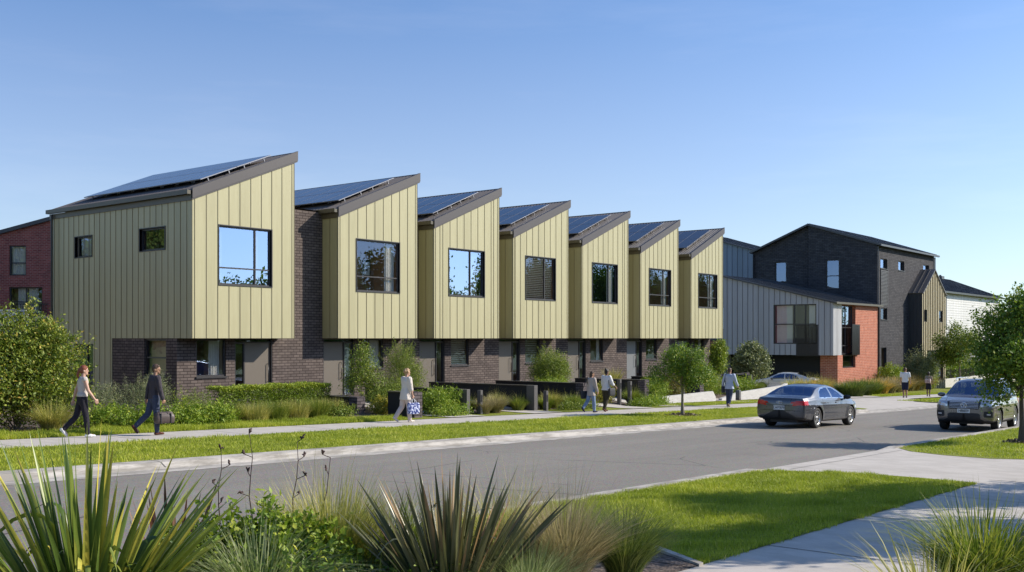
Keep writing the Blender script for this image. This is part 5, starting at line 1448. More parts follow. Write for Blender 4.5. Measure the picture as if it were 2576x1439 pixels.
# trees
def ring_lumps(rs, n, R, zc, rz, lump):
    out = []
    for k in range(n):
        v = rs.normal(size=3); v /= np.linalg.norm(v); f = .55 + .35 * rs.rand(); q = lump * (.75 + .5 * rs.rand())
        out.append((v[0] * R * f, v[1] * R * f, zc + v[2] * rz * f, q, q, q * .85))
    return out
rs = np.random.RandomState(3)
make_tree('street_tree', 34.49, 19.28, gz(34.5) + .1, 2.95, .95, [(0, 0, 2.0, .80, .75, .62)] + ring_lumps(rs, 13, 1.12, 1.95, .85, .40) + [(-1.15, .4, 1.55, .45, .4, .4), (1.0, -.4, 1.5, .4, .4, .35)], 17000, .068, M['leaf_tree'], M['bark'],
          'small kerbside tree with rounded crown on the verge left of the grey sedan', seed=201, r=.068, limbs=16, tw=.085, shell=.35)
M['mulch_chip'] = leaf_mat('mulch_chip', [(0, (.05, .035, .025)), (.6, (.16, .11, .08)), (1, (.32, .25, .19))], 0)
def mulch_ring(x, y, r, lab):
    rs = np.random.RandomState(int(x * 10)); n = 900
    a = rs.rand(n) * 2 * pi; q = r * np.sqrt(rs.rand(n)) * (1 + .2 * np.sin(a * 3))
    P = np.stack([np.cos(a) * q, np.sin(a) * q * .8, .012 + .05 * (1 - q / r / 1.2) * rs.rand(n)], 1)
    V, F, ti = leaf_cloud(rs, P, np.tile([0, 0, 1.], (n, 1)), .07, rs.rand(n), .4)
    o = fast_mesh('mulch', V, F, ti, M['mulch_chip']); o.location = (x, y, gz(x) + .10)
    tag(o, kind='stuff')

mulch_ring(34.49, 19.28, .75, ''); mulch_ring(29.95, 6.6, .6, '')
rs = np.random.RandomState(5)
lm = [(0, 0, 2.75, .85, .85, .95), (.1, -.1, 1.9, .95, .85, .6)] + ring_lumps(rs, 16, 1.15, 2.5, 1.25, .48) + [(-.55, .5, 1.35, .45, .45, .35), (-.75, .6, 1.9, .45, .4, .4), (0, 0, 3.75, .35, .35, .4)]
make_tree('street_tree', 29.9, 6.62, gz(29.9) + .1, 4.15, 1.35, lm, 19000, .09, M['leaf_tree'], M['bark_dark'],
          'leafy street tree on the near verge at the right edge, before the parked vehicle', seed=202, r=.085, limbs=18, tw=.10, shell=.3)
rs = np.random.RandomState(6)
make_tree('verge_tree', 93.5, 25.6, gz(93) + .1, 5.9, 2.2, [(0, 0, 4.0, 1.5, 1.3, 1.3)] + ring_lumps(rs, 12, 1.9, 3.9, 1.7, .75), 12000, .16, M['leaf_light'], M['bark'],
          'light green tree by the pale block wall left of the near street tree', seed=203, r=.10, limbs=12, tw=.22, shell=.3)
rs = np.random.RandomState(7)
make_tree('verge_tree', 108, 24.2, gz(108) + .1, 5.6, 1.8, [(0, 0, 3.8, 1.8, 1.6, 1.5)] + ring_lumps(rs, 12, 2.3, 3.7, 1.7, .8), 11000, .2, M['leaf_bush'], M['bark'],
          'yellow green tree behind the light green one near the block wall', seed=204, r=.10, limbs=12, tw=.25, shell=.3)
rs = np.random.RandomState(8)
make_tree('large_tree', 150, 30.0, -4.5, 13.6, 4.5, [(0, 0, 8.5, 4, 4, 3.3)] + ring_lumps(rs, 16, 5.0, 8.5, 4.0, 1.8), 26000, .38, M['leaf_tree'], M['bark_dark'],
          'big dark tree beyond the white house, highest at the right edge', seed=205, r=.3, limbs=14, tw=.5, shell=.3)
rs = np.random.RandomState(9)
for k, (x, y, h, lab) in enumerate([(120, 18.5, 7.5, 'leafy tree farther down the street at the right edge'), (138, 22, 9.0, 'leafy tree farthest down the street at the right edge')]):
    make_tree('verge_tree', x, y, gz(x) + .1, h, 1.8, [(0, 0, h * .6, 3, 3, h * .3)] + ring_lumps(rs, 12, 3.6, h * .58, h * .36, 1.4), 15000, .3, M['leaf_tree'], M['bark_dark'], lab, seed=206 + k, r=.16, limbs=10, tw=.35, shell=.3)
# trees on the near side, outside the picture to the right: they shade the lawn and the near path
rs = np.random.RandomState(10)
for k, (x, y, h, R) in enumerate([(19.2, 1.3, 6.6, 1.0), (15.3, .6, 6.2, .95), (18.0, -1.0, 6.6, 1.1), (22.6, -.5, 6.6, 1.2)]):
    make_tree('shade_tree', x, y, gz(x) + .1, h, 1.9, ring_lumps(rs, 12, R, h * .64, h * .26, .42), 12000, .13, M['leaf_tree'], M['bark_dark'],
              ['slim street tree beside the near path that shades the lawn', 'slim street tree nearest the grass clumps by the near path', 'slim street tree set back from the near path, in the middle', 'slim street tree by the near path, farthest along the street'][k], seed=220 + k, r=.12, limbs=9, tw=.22, shell=.5)
# planting across the street behind the camera, which the windows mirror
rs = np.random.RandomState(12)
lp = []
def wood_h(x):
    if x < 94: return 11.5
    if x < 116: return 17.0
    if x < 134: return 11.0
    return 17.5
for k in range(230):
    f = k / 230; x = -60 + 340 * f; y = -44 - 9 * rs.rand(); q = wood_h(x) * (.82 + .26 * rs.rand())
    for zz in (.18, .45, .72): lp.append((x + rs.normal() * 1.2, y + rs.normal(), q * zz - .5, 2.6, 2.4, q * .22))
P, N, tt = lump_points(rs, lp, 420000, 6, .35, .2)
V, F, ti = leaf_cloud(rs, P, N, .52, np.clip(.5 * tt + .5 * rs.rand(len(P)), 0, 1), .6)
tag(fast_mesh('woods', V, F, ti, M['leaf_tree']), kind='stuff')
# trees left of the first house, mirrored in its side windows
rs = np.random.RandomState(13)
for k, (x, y) in enumerate([(12.5, 51.5), (8.5, 58)]):
    make_tree('garden_tree', x, y, -.4, 10.5, 1.6, [(0, 0, 6, 2.8, 2.8, 3.0)] + ring_lumps(rs, 9, 3.2, 5.8, 3.8, 1.4), 16000, .24, M['leaf_bush'], M['bark_dark'], ['garden tree at the back left of the nearest townhouse', 'garden tree far left of the nearest townhouse'][k], seed=240 + k, r=.16, tw=.3)
# ================================================================ CARS
from mathutils.bvhtree import BVHTree
def paint(name, col, metal=0.5, rough=0.28):
    t = NT(name)
    n = noise(t, 1.5, 3, objco(t))
    d = noise(t, 14, 4, objco(t))
    c = t.mix(n, tuple(x * .94 for x in col), tuple(x * 1.06 for x in col))
    r = t.n("ShaderNodeMapRange", {"Value": d, "To Min": rough * .8, "To Max": rough * 1.3}).outputs[0]
    return t.finish(c, r, None, **{"Metallic": metal, "Coat Weight": 0.8, "Coat Roughness": 0.05})
M['paint_dark'] = paint('paint_dark_grey', (0.085, 0.088, 0.10))
M['paint_bronze'] = paint('paint_bronze_grey', (0.175, 0.157, 0.143), .55)
M['paint_silver'] = paint('paint_silver', (0.62, 0.64, 0.66), .35)
M['plastic'] = simple('black_plastic', (0.022, 0.022, 0.024), 0.6, 0.1, bump=.1)
M['gap'] = simple('shut_line', (0.008, 0.008, 0.008), 0.8)
M['tyre'] = simple('tyre_rubber', (0.018, 0.018, 0.019), 0.8, 0.15)
M['alloy'] = simple('alloy_rim', (0.62, 0.62, 0.62), 0.28, 0.05, metal=0.9)
M['chrome'] = simple('chrome', (0.75, 0.75, 0.76), 0.12, 0.03, metal=1.0)
M['tail'] = simple('tail_lamp_red', (0.50, 0.010, 0.012), 0.12, 0.25, 14)
M['head'] = simple('head_lamp', (0.50, 0.52, 0.56), 0.08, 0.35, 18, metal=.4)
M['car_glass'] = glass_mat('car_glass', 0.30, (0.30, 0.34, 0.33))
M['plate'] = simple('plate_white', (0.75, 0.76, 0.76), 0.4, .03)
M['plate_text'] = simple('plate_text', (0.02, 0.02, 0.03), 0.5)
M['seat'] = simple('seat_fabric', (0.04, 0.04, 0.043), 0.9)

def smooth_interp(pts, xs):
    x = np.array([p[0] for p in pts]); y = np.array([p[1] for p in pts])
    # Catmull style smoothing: monotone-ish piecewise cubic by averaging
    d = np.linspace(x[0], x[-1], 400); v = np.interp(d, x, y)
    k = np.exp(-0.5 * (np.arange(-14, 15) / 6.0) ** 2); k /= k.sum()
    vp = np.concatenate([v[0] + (v[0] - v[1:15][::-1]), v, v[-1] + (v[-1] - v[-15:-1][::-1])])
    return np.interp(xs, d, np.convolve(vp, k, 'valid'))

def text_mesh(parent, txt, size, loc, rot, mat, name='lettering', depth=0.002, sx=1.0):
    cu = bpy.data.curves.new(name, 'FONT'); cu.body = txt; cu.size = size; cu.align_x = 'CENTER'; cu.align_y = 'CENTER'; cu.extrude = depth; cu.offset = size * .02
    o = bpy.data.objects.new(name, cu); COL.objects.link(o)
    dg = bpy.context.evaluated_depsgraph_get(); dg.update()
    me = bpy.data.meshes.new_from_object(o.evaluated_get(dg)); bpy.data.objects.remove(o); bpy.data.curves.remove(cu)
    me.materials.clear(); me.materials.append(mat)
    q = bpy.data.objects.new(name, me); COL.objects.link(q); q.parent = parent; q.location = loc; q.rotation_euler = rot; q.scale = (sx, 1, 1)
    return q

def lathe(mb, prof, axis_o, m=0, seg=40, sgn=1):
    """profile (r, y) revolved round the y axis at origin axis_o"""
    rings = []
    for (r, yy) in prof: rings.append([(axis_o[0] + r * cos(2 * pi * k / seg), axis_o[1] + yy * sgn, axis_o[2] + r * sin(2 * pi * k / seg)) for k in range(seg)])
    mb.ring(rings, m, True, False)

def make_car(name, label, cat, loc, heading, S):
    car = empty(name, loc, heading, label, cat)
    L, W, D = S['L'], S['W'], S['D']
    nx = 300; nose = 34
    xin = np.linspace(D, L - S['DF'], nx)
    ztop = smooth_interp(S['top'], xin); zb = smooth_interp(S['belt'], xin); hw = smooth_interp(S['width'], xin); zs = smooth_interp(S['sill'], xin)
    secs = []
    nU, nS, nG, nT = 6, 40, 22, 26
    def section(x, zt, zbelt, w, sill):
        zt = max(zt, zbelt + .012)
        P = []
        for k in range(nU): P.append((w * .86 * k / nU, sill))
        ctrl = [(w * .86, sill), (w * .955, sill + .05), (w * .985, sill + .14), (w * .995, .50), (w, .62), (w * .99, zbelt - .13), (w * .965, zbelt - .03), (w * .945, zbelt)]
        cx = np.array(ctrl); s = np.concatenate([[0], np.cumsum(np.linalg.norm(np.diff(cx, axis=0), axis=1))]); u = np.linspace(0, s[-1], nS, endpoint=False)
        # soften the control polygon
        yy, zz = np.interp(u, s, cx[:, 0]), np.interp(u, s, cx[:, 1])
        for a, b in zip(yy, zz): P.append((a, b))
        g = zt - zbelt; ins = S['tumble'] * g; wb = w * .945; we = wb - ins
        ze = zbelt + g * .84
        for k in range(nG):
            f = k / nG; P.append((wb + (we - wb) * f + .018 * sin(pi * f) * min(1, g * 3), zbelt + (ze - zbelt) * f))
        for k in range(nT + 1):
            f = k / nT; th = f * pi / 2
            P.append((we * cos(th) ** .75 if f < 1 else 0.0, ze + (zt - ze) * sin(th) ** 1.15))
        return P
    for i in range(nx): secs.append((xin[i], section(xin[i], ztop[i], zb[i], hw[i], zs[i])))
    npt = len(secs[0][1])
    def dome(base, x0, depth, direction, n, zc):
        out = []
        for k in range(1, n + 1):
            th = (k / n) * pi / 2
            s = cos(th) ** (2 / S['pw']); xo = x0 + direction * depth * sin(th) ** (2 / S['pw'])
            s = max(s, 0.0)
            out.append((xo, [(p[0] * s, zc + (p[1] - zc) * s) for p in base]))
        return out
    rear = dome(secs[0][1], xin[0], D, -1, nose, S['zc_r'])[::-1]
    front = dome(secs[-1][1], xin[-1], S['DF'], 1, nose, S['zc_f'])
    secs = rear + secs + front
    n = len(secs)
    # wheel arch snapping
    V = np.zeros((n, 2 * npt - 1, 3))
    for i, (x, P) in enumerate(secs):
        P = np.array(P); full = np.concatenate([P, (P[::-1] * [-1, 1])[1:]])
        V[i, :, 0] = x; V[i, :, 1] = full[:, 0]; V[i, :, 2] = full[:, 1]
    # character line on the flanks
    z = V[..., 2]; y = V[..., 1]; xx = V[..., 0]
    line = np.exp(-((z - (S['crease'][0] + S['crease'][1] * xx / L)) / .035) ** 2) * .012 - np.exp(-((z - S['crease'][2]) / .06) ** 2) * .014
    side = (np.abs(y) > W * .8) & (xx > D) & (xx < L - S['DF'])
    V[..., 1] += np.sign(y) * line * side
    ra = S['ra']
    for (wx, wz) in ((S['wr'], S['r']), (S['wf'], S['r'])):
        dx, dz = V[..., 0] - wx, V[..., 2] - wz
        dist = np.sqrt(dx ** 2 + dz ** 2)
        flare = (np.abs(V[..., 1]) > W * .75) & (dist < ra + .13) & (V[..., 2] > wz - .15)
        V[..., 1] += np.sign(V[..., 1]) * np.where(flare, .016 * np.clip(1 - (dist - ra) / .13, 0, 1), 0)
        sn = (np.abs(dist - ra) < .014) & (np.abs(V[..., 1]) > W * .55) & (V[..., 2] > S['r'] * .4)
        f = np.where(sn, ra / np.maximum(dist, 1e-6), 1)
        V[..., 0] = wx + dx * f; V[..., 2] = wz + dz * f
    m = V.shape[1]
    idx = np.arange(n * m).reshape(n, m)
    F = np.stack([idx[:-1, :-1], idx[1:, :-1], idx[1:, 1:], idx[:-1, 1:]], -1).reshape(-1, 4)
    clos = np.stack([idx[:-1, -1], idx[1:, -1], idx[1:, 0], idx[:-1, 0]], -1)
    F = np.concatenate([F, clos])
    Vf = V.reshape(-1, 3)
    C = Vf[F].mean(1)
    col = np.tile(np.arange(m - 1), n - 1)
    colz = np.minimum(col, m - 2 - col); colz = np.concatenate([colz, np.zeros(n - 1, int)])
    row = np.repeat(np.arange(n - 1), m - 1); row = np.concatenate([row, np.arange(n - 1)])
    zoneS = (colz >= nU) & (colz < nU + nS); zoneG = (colz >= nU + nS) & (colz < nU + nS + nG); zoneT = colz >= nU + nS + nG
    x, y, z = C.T
    cls = np.zeros(len(F), int)                     # 0 paint 1 trim 2 gap 3 windscreen 4 rear glass 5.. side glass 8 tail 9 head 10 grille 11 chrome trim -1 removed
    cls[colz < nU] = 1
    cls[(zoneS | (colz < nU)) & (z < S['trim_z'])] = 1
    for gx in S['gaps']:
        cls[(zoneS) & (np.abs(x - gx[0]) < .006) & (z > gx[1]) & (z < gx[2])] = 2
    wi = S['windscreen']; rw = S['rearglass']
    ay = np.abs(y)
    inr = lambda a, b: (x > a) & (x < b)
    cls[zoneT & inr(*wi) & (colz > nU + nS + nG + 3)] = 3
    cls[zoneT & inr(*rw) & (colz > nU + nS + nG + 4)] = 4
    def inpoly(px_, pz_, poly):
        c = np.zeros(len(px_), bool); j = len(poly) - 1
        for i in range(len(poly)):
            xi, zi = poly[i]; xj, zj = poly[j]
            c ^= ((zi > pz_) != (zj > pz_)) & (px_ < (xj - xi) * (pz_ - zi) / (zj - zi + 1e-12) + xi); j = i
        return c
    for k, poly in enumerate(S['sideglass']):
        rim = [(p[0] + (.018 if p[0] > np.mean([q[0] for q in poly]) else -.018), p[1] + (.018 if p[1] > np.mean([q[1] for q in poly]) else -.018)) for p in poly]
        cls[zoneG & inpoly(x, z, rim) & (cls == 0)] = 11
        cls[zoneG & inpoly(x, z, poly)] = 5
    for (cond) in S.get('extra', []):
        mk = cond(x, ay, z, y); cls[mk[0]] = mk[1]
    for (wx, wz) in ((S['wr'], S['r']), (S['wf'], S['r'])):
        dist = np.sqrt((x - wx) ** 2 + (z - wz) ** 2)
        cls[(dist < ra) & (ay > W * .55)] = -1
    bvh = BVHTree.FromPolygons([tuple(v) for v in Vf], [tuple(f) for f in F])
    def part(nm, codes, mats, parent=car, sel=None):
        k = np.isin(cls, codes)
        if sel is not None: k &= sel
        if not k.any(): return None
        f = F[k]; used, inv = np.unique(f, return_inverse=True); f = inv.reshape(f.shape)
        me = bpy.data.meshes.new(nm)
        me.from_pydata([tuple(v) for v in Vf[used]], [], [tuple(q) for q in f])
        cc = cls[k]
        me.polygons.foreach_set('material_index', np.array([codes.index(c) for c in cc], dtype=np.int32))
        me.polygons.foreach_set('use_smooth', np.ones(len(f), bool))
        o = mesh_obj(nm, me, mats, parent)
        return o
    pm = M[S['paint']]
    body = part('body', [0, 2, 11], [pm, M['gap'], M[S.get('rim_mat', 'black')]])
    part('lower_trim', [1], [M['plastic']])
    part('windscreen', [3], [M['car_glass']]); part('rear_window', [4], [M['car_glass']])
    for sgn in (1, -1):
        for k, poly in enumerate(S['sideglass']):
            xs_ = [p[0] for p in poly]
            part('side_window', [5], [M['car_glass']], sel=(y * sgn > 0) & (x > min(xs_) - .001) & (x < max(xs_) + .001))
        part('tail_light', [8], [M['tail']], sel=y * sgn > 0)
        part('headlight', [9], [M['head']], sel=y * sgn > 0)
    part('grille', [10], [M['plastic']])
    def hit(yy, zz, front=True):
        r = bvh.ray_cast(Vector((L + 1 if front else -1, yy, zz)), Vector((-1 if front else 1, 0, 0)))
        return r[0].x if r[0] else (L if front else 0)
    # underbody, floor, seats
    mb = MB(); mb.box(.35, L - .4, -W * .52, W * .52, S['sill'][1][1] - .04, .62); mb.build('underbody', M['plastic'], car)
    for (sx, n_) in ((S['seats'][0], 'seat'), (S['seats'][1], 'seat')):
        for sy in (-.36, .36):
            mb = MB(); zb0 = S['belt'][1][1]
            mb.box(sx - .25, sx + .25, sy - .24, sy + .24, .45, .60)
            mb.prism([(sx - .30, .55), (sx - .14, .55), (sx - .26, zb0 + .12), (sx - .38, zb0 + .12)], 'y', sy - .23, sy + .23)
            mb.box(sx - .40, sx - .29, sy - .12, sy + .12, zb0 + .14, zb0 + .34)
            mb.build('seat', M['seat'], car)
    mb = MB(); mb.box(S['windscreen'][1] - .55, S['windscreen'][1] - .1, -.65, .65, .7, S['belt'][1][1] - .02); mb.build('dashboard', M['plastic'], car)
    # wheels
    R = S['r']
    for wx in (S['wr'], S['wf']):
        for sgn in (1, -1):
            wc = (0, 0, 0); yo = (W - .045) * sgn
            wh = empty('wheel', (wx, yo, R), 0); wh.parent = car
            mb = MB()
            lathe(mb, [(R * .66, .0), (R * .74, .012), (R * .90, .018), (R * .975, .0), (R, -.03), (R, -.17), (R * .975, -.20), (R * .7, -.21), (R * .66, -.2)], wc, sgn=sgn)
            mb.build('tyre', M['tyre'], wh)
            mb = MB()
            lathe(mb, [(R * .67, .002), (R * .63, .006), (R * .60, -.02), (R * .58, -.16)], wc, sgn=sgn)
            ns = S['spokes']
            for k in range(ns):
                a = 2 * pi * k / ns + .3
                for off in S['split']:
                    u = Vector((cos(a + off), 0, sin(a + off))); t_ = Vector((-sin(a + off), 0, cos(a + off)))
                    u0 = Vector((cos(a), 0, sin(a)))
                    p0 = u0 * R * .08; p1 = u * R * .61; w0, w1 = S['spw']
                    q = [p0 - t_ * w0, p1 - t_ * w1, p1 + t_ * w1, p0 + t_ * w0]
                    f1 = [Vector((v.x, (-.004 if i in (1, 2) else -.016) * sgn, v.z)) for i, v in enumerate(q)]
                    f2 = [Vector((v.x, -.05 * sgn, v.z)) for v in q]
                    mb.mesh(f1 + f2, [(0, 1, 2, 3), (0, 4, 5, 1), (3, 2, 6, 7), (1, 5, 6, 2)])
            lathe(mb, [(0.001, -.006), (R * .13, -.008), (R * .15, -.03)], wc, sgn=sgn)
            mb.build('rim', M['alloy'], wh)
            mb = MB(); lathe(mb, [(0.001, -.09), (R * .6, -.09)], wc, sgn=sgn); mb.build('brake_backing', M['gap'], wh)
            mb = MB()
            prof = [(ra + .003, .02), (ra + .003, -.33), (0.01, -.335)]
            seg = 40; rings = []
            for (r, yy) in prof: rings.append([(r * cos(pi * k / seg * 1.2 - .3), yo + yy * sgn, R + r * sin(pi * k / seg * 1.2 - .3)) for k in range(seg + 1)])
            vs = [p for rr in rings for p in rr]; kk = seg + 1
            mb.mesh([(p[0] + wx, p[1], p[2]) for p in vs], [(i * kk + j, i * kk + j + 1, (i + 1) * kk + j + 1, (i + 1) * kk + j) for i in range(2) for j in range(seg)])
            mb.build('wheel_arch', M['gap'], car)
    # mirrors
    for sgn in (1, -1):
        mx, mz = S['mirror']
        mb = MB(); rings = []
        for k in range(9):
            t_ = k / 8; yy = (W * .93 + .05 + .24 * t_) * sgn; s = max(.05, sin(pi * (0.08 + .84 * t_)) ** .5)
            rings.append([(mx + .09 * s * cos(a) * (1 if cos(a) > 0 else .35), yy, mz + .075 * s * sin(a)) for a in [2 * pi * j / 14 for j in range(14)]])
        mb.ring(rings, 0)
        mb.box(mx - .03, mx + .05, min(W * .84 * sgn, (W * .93 + .09) * sgn), max(W * .84 * sgn, (W * .93 + .09) * sgn), mz - .09, mz - .05)
        mb.build('wing_mirror', M[S.get('mirror_mat', S['paint'])], car)
        for hx in S['handles']:
            mb = MB(); hz = S['belt'][1][1] - .13
            yw = None
            r = bvh.ray_cast(Vector((hx, 2 * sgn, hz)), Vector((0, -sgn, 0)))
            yw = r[0].y if r[0] else W * sgn
            mb.tube([(hx - .10, yw, hz), (hx - .085, yw + .03 * sgn, hz), (hx + .085, yw + .03 * sgn, hz + .004), (hx + .10, yw, hz + .004)], .013, 8)
            mb.build('door_handle', pm, car)
    # plates and badges
    for (front, txt, pz) in S['plates']:
        xh = hit(0, pz, front); d = 1 if front else -1
        pl = empty('number_plate', (xh + .012 * d, 0, pz), 0); pl.parent = car
        mb = MB(); mb.box(-.006, .006, -.19, .19, -.065, .065); mb.build('plate_board', M['plate'], pl)
        mb = MB(); mb.box(-.0075 - .004 * (not front), .0075 + .004 * front - .008 * 0, -.2, .2, -.075, .075)
        rot = (pi / 2, 0, pi / 2) if front else (pi / 2, 0, -pi / 2)
        text_mesh(pl, txt, .115, (.0075 * d, 0, -.002), rot, M['plate_text'], sx=.82)
    for (front, kind, bz) in S['badges']:
        xh = hit(0, bz, front); d = 1 if front else -1
        bd = empty('badge', (xh + .014 * d, 0, bz), 0); bd.parent = car
        def torus(mb, cy, cz, ry, rz, r=.006):
            mb.tube([(0, cy + ry * cos(2 * pi * k / 24), cz + rz * sin(2 * pi * k / 24)) for k in range(25)], r, 6, cap=False)
        if kind == 'ovals':
            mb = MB(); torus(mb, -.045, 0, .06, .045); torus(mb, .03, 0, .07, .045); mb.build('emblem_rings', M['chrome'], bd)
            mb = MB(); torus(mb, .03, 0, .035, .03, .004); mb.tube([(0, -.085, -.03), (0, -.06, .03), (0, -.035, -.03)], .005, 6); mb.tube([(0, .012, -.02), (0, .03, .022), (0, .05, -.02)], .004, 6); mb.build('emblem_mark', M['chrome'], bd)
        else:
            mb = MB(); torus(mb, 0, 0, .082, .088, .011); mb.build('emblem_ring', M['chrome'], bd)
            mb = MB(); mb.tube([(0, .0, .055), (0, -.03, .03), (0, .0, .0), (0, .03, -.03), (0, .0, -.055)], [.006, .013, .016, .013, .006], 8); mb.tube([(0, .03, .035), (0, .012, .02)], .008, 6); mb.tube([(0, -.03, -.035), (0, -.012, -.02)], .008, 6)
            mb.build('emblem_mark', M['chrome'], bd)
    return car, hit, bvh

def E1(f): return f
# --- dark grey sedan
SED = dict(L=4.70, W=.905, D=.20, DF=.34, pw=3.3, zc_r=.66, zc_f=.55, tumble=.50, paint='paint_dark', rim_mat='chrome',
    top=[(.10, .985), (.28, 1.005), (.62, 1.03), (.90, 1.14), (1.25, 1.30), (1.60, 1.385), (2.05, 1.43), (2.5, 1.425), (2.85, 1.36), (3.2, 1.18), (3.52, 1.01), (3.9, .945), (4.3, .855), (4.6, .74)],
    belt=[(.1, .90), (.9, .955), (1.4, .955), (3.4, .905), (3.6, .89), (4.1, .83), (4.6, .70)],
    width=[(.1, .83), (.4, .875), (.9, .90), (2.5, .905), (3.6, .90), (4.1, .875), (4.5, .80)],
    sill=[(.1, .30), (.8, .21), (3.8, .20), (4.6, .24)], crease=(.76, -.03, .38), r=.335, ra=.385, wr=1.03, wf=3.84, trim_z=.25,
    gaps=[(1.43, .3, .95), (2.30, .26, .95), (3.36, .3, .93)], windscreen=(2.80, 3.46), rearglass=(.70, 1.42),
    sideglass=[[(1.22, .995), (1.42, 1.18), (1.70, 1.28), (2.20, 1.315), (2.20, .985)], [(2.30, .985), (2.30, 1.315), (2.62, 1.29), (2.95, 1.16), (3.22, .965)]],
    extra=[lambda x, ay, z, y: ((x < .34) & (ay > .40 + (z < .80) * .06) & (z > .745 - (.62 - ay) * .10) & (z < .895 - (ay < .55) * .03 + (.0)) & (ay < 1.2), 8),
           lambda x, ay, z, y: ((x > 4.25) & (ay > .45) & (z > .58) & (z < .70), 9),
           lambda x, ay, z, y: ((x > 4.3) & (ay < .42) & (z > .42) & (z < .70), 10),
           lambda x, ay, z, y: ((x < .30) & (z < .37), 1),
           lambda x, ay, z, y: ((x < .30) & (np.abs(z - .575) < .006) & (ay < .70), 2),
           lambda x, ay, z, y: ((x < .30) & (np.abs(z - .735) < .006) & (ay < .46), 2)],
    seats=(1.75, 2.65), spokes=5, split=(-.17, .17), spw=(.028, .018), mirror=(3.12, .99), mirror_mat='black', handles=(1.62, 2.52),
    plates=[(False, 'LWF7879', .66)], badges=[(False, 'ovals', .835)])
SX, SY = 32.0, 14.35
make_car('sedan', 'dark grey sedan with red tail lamps parked by the far kerb', 'car', (SX, SY, gz(SX) + .004), radians(-1.0), SED)[0].rotation_euler.y = math.atan(.027)
# --- bronze grey sport utility vehicle
def suv_ext():
    return [lambda x, ay, z, y: ((x > 4.05) & (ay > .50) & (ay < .93) & (z > .80 + (ay - .5) * .10) & (z < .965 + (ay - .5) * .02), 9),
            lambda x, ay, z, y: ((x > 4.2) & (ay < .50 - (.90 - z) * .25) & (z > .72) & (z < .955), 10),
            lambda x, ay, z, y: ((x > 4.2) & (ay < .50) & (z > .40) & (z < .60 - np.maximum(0, ay - .42) * .6), 10),
            lambda x, ay, z, y: ((x > 4.1) & (ay > .60) & (ay < .86) & (z > .47) & (z < .66), 10),
            lambda x, ay, z, y: ((x > 4.1) & (z < .36), 1),
            lambda x, ay, z, y: ((x > 3.55) & (np.abs(ay - (.70 - (x - 3.55) * .12)) < .008) & (z > .97) & (x < 4.4), 2),
            lambda x, ay, z, y: ((x < .4) & (ay > .6) & (z > .85) & (z < 1.1), 8)]
SUV = dict(L=4.62, W=.93, D=.22, DF=.36, pw=3.6, zc_r=.75, zc_f=.66, tumble=.34, paint='paint_bronze', rim_mat='black',
    top=[(.1, 1.16), (.3, 1.42), (.55, 1.60), (1.0, 1.67), (1.8, 1.70), (2.5, 1.68), (2.8, 1.58), (3.15, 1.34), (3.45, 1.13), (3.9, 1.085), (4.25, 1.01), (4.5, .93)],
    belt=[(.1, 1.03), (1.0, 1.04), (3.3, 1.02), (3.6, 1.01), (4.1, .95), (4.5, .86)],
    width=[(.1, .86), (.5, .91), (1.0, .93), (3.6, .93), (4.1, .91), (4.5, .86)],
    sill=[(.1, .36), (.8, .27), (3.7, .26), (4.5, .30)], crease=(.86, -.02, .50), r=.37, ra=.425, wr=.98, wf=3.68, trim_z=.36,
    gaps=[(1.42, .4, 1.03), (2.30, .36, 1.03), (3.22, .4, 1.0)], windscreen=(2.72, 3.42), rearglass=(.22, .55),
    sideglass=[[(.55, 1.10), (.85, 1.48), (1.30, 1.55), (1.30, 1.10)], [(1.38, 1.09), (1.38, 1.555), (2.22, 1.57), (2.22, 1.08)], [(2.32, 1.08), (2.32, 1.57), (2.62, 1.53), (3.18, 1.08)]],
    extra=suv_ext(), seats=(1.6, 2.5), spokes=10, split=(0,), spw=(.012, .017), mirror=(3.08, 1.14), handles=(1.62, 2.5),
    plates=[(True, 'H8BEE9', .665)], badges=[(True, 'swirl', .845)])
UX, UY = 40.15, 9.85
suv, uhit, ub = make_car('parked_suv', 'bronze grey high bodied car facing us behind the near street tree', 'car', (UX, UY, gz(UX) + .004), radians(183), SUV)
suv.rotation_euler.y = -math.atan(.027)
for z0_ in (.765, .81, .855, .90, .945):
    mb = MB(); pts = []
    for k in range(17):
        yy = -.44 + .055 * k; pts.append((uhit(yy, z0_) + .008, yy, z0_))
    mb.tube(pts, .011 if z0_ < .94 else .014, 6); mb.build('grille_slat', M['chrome'], suv)
for sgn in (1, -1):
    mb = MB(); xh = uhit(.72 * sgn, .56); mb.box(xh - .02, xh + .012, .72 * sgn - .07, .72 * sgn + .07, .54, .585); mb.build('fog_lamp', M['head'], suv)
    mb = MB(); mb.tube([(.5, .70 * sgn, 1.60), (.8, .70 * sgn, 1.68), (1.8, .70 * sgn, 1.715), (2.4, .69 * sgn, 1.69), (2.6, .68 * sgn, 1.62)], .018, 8); mb.build('roof_rail', M['alloy'], suv)
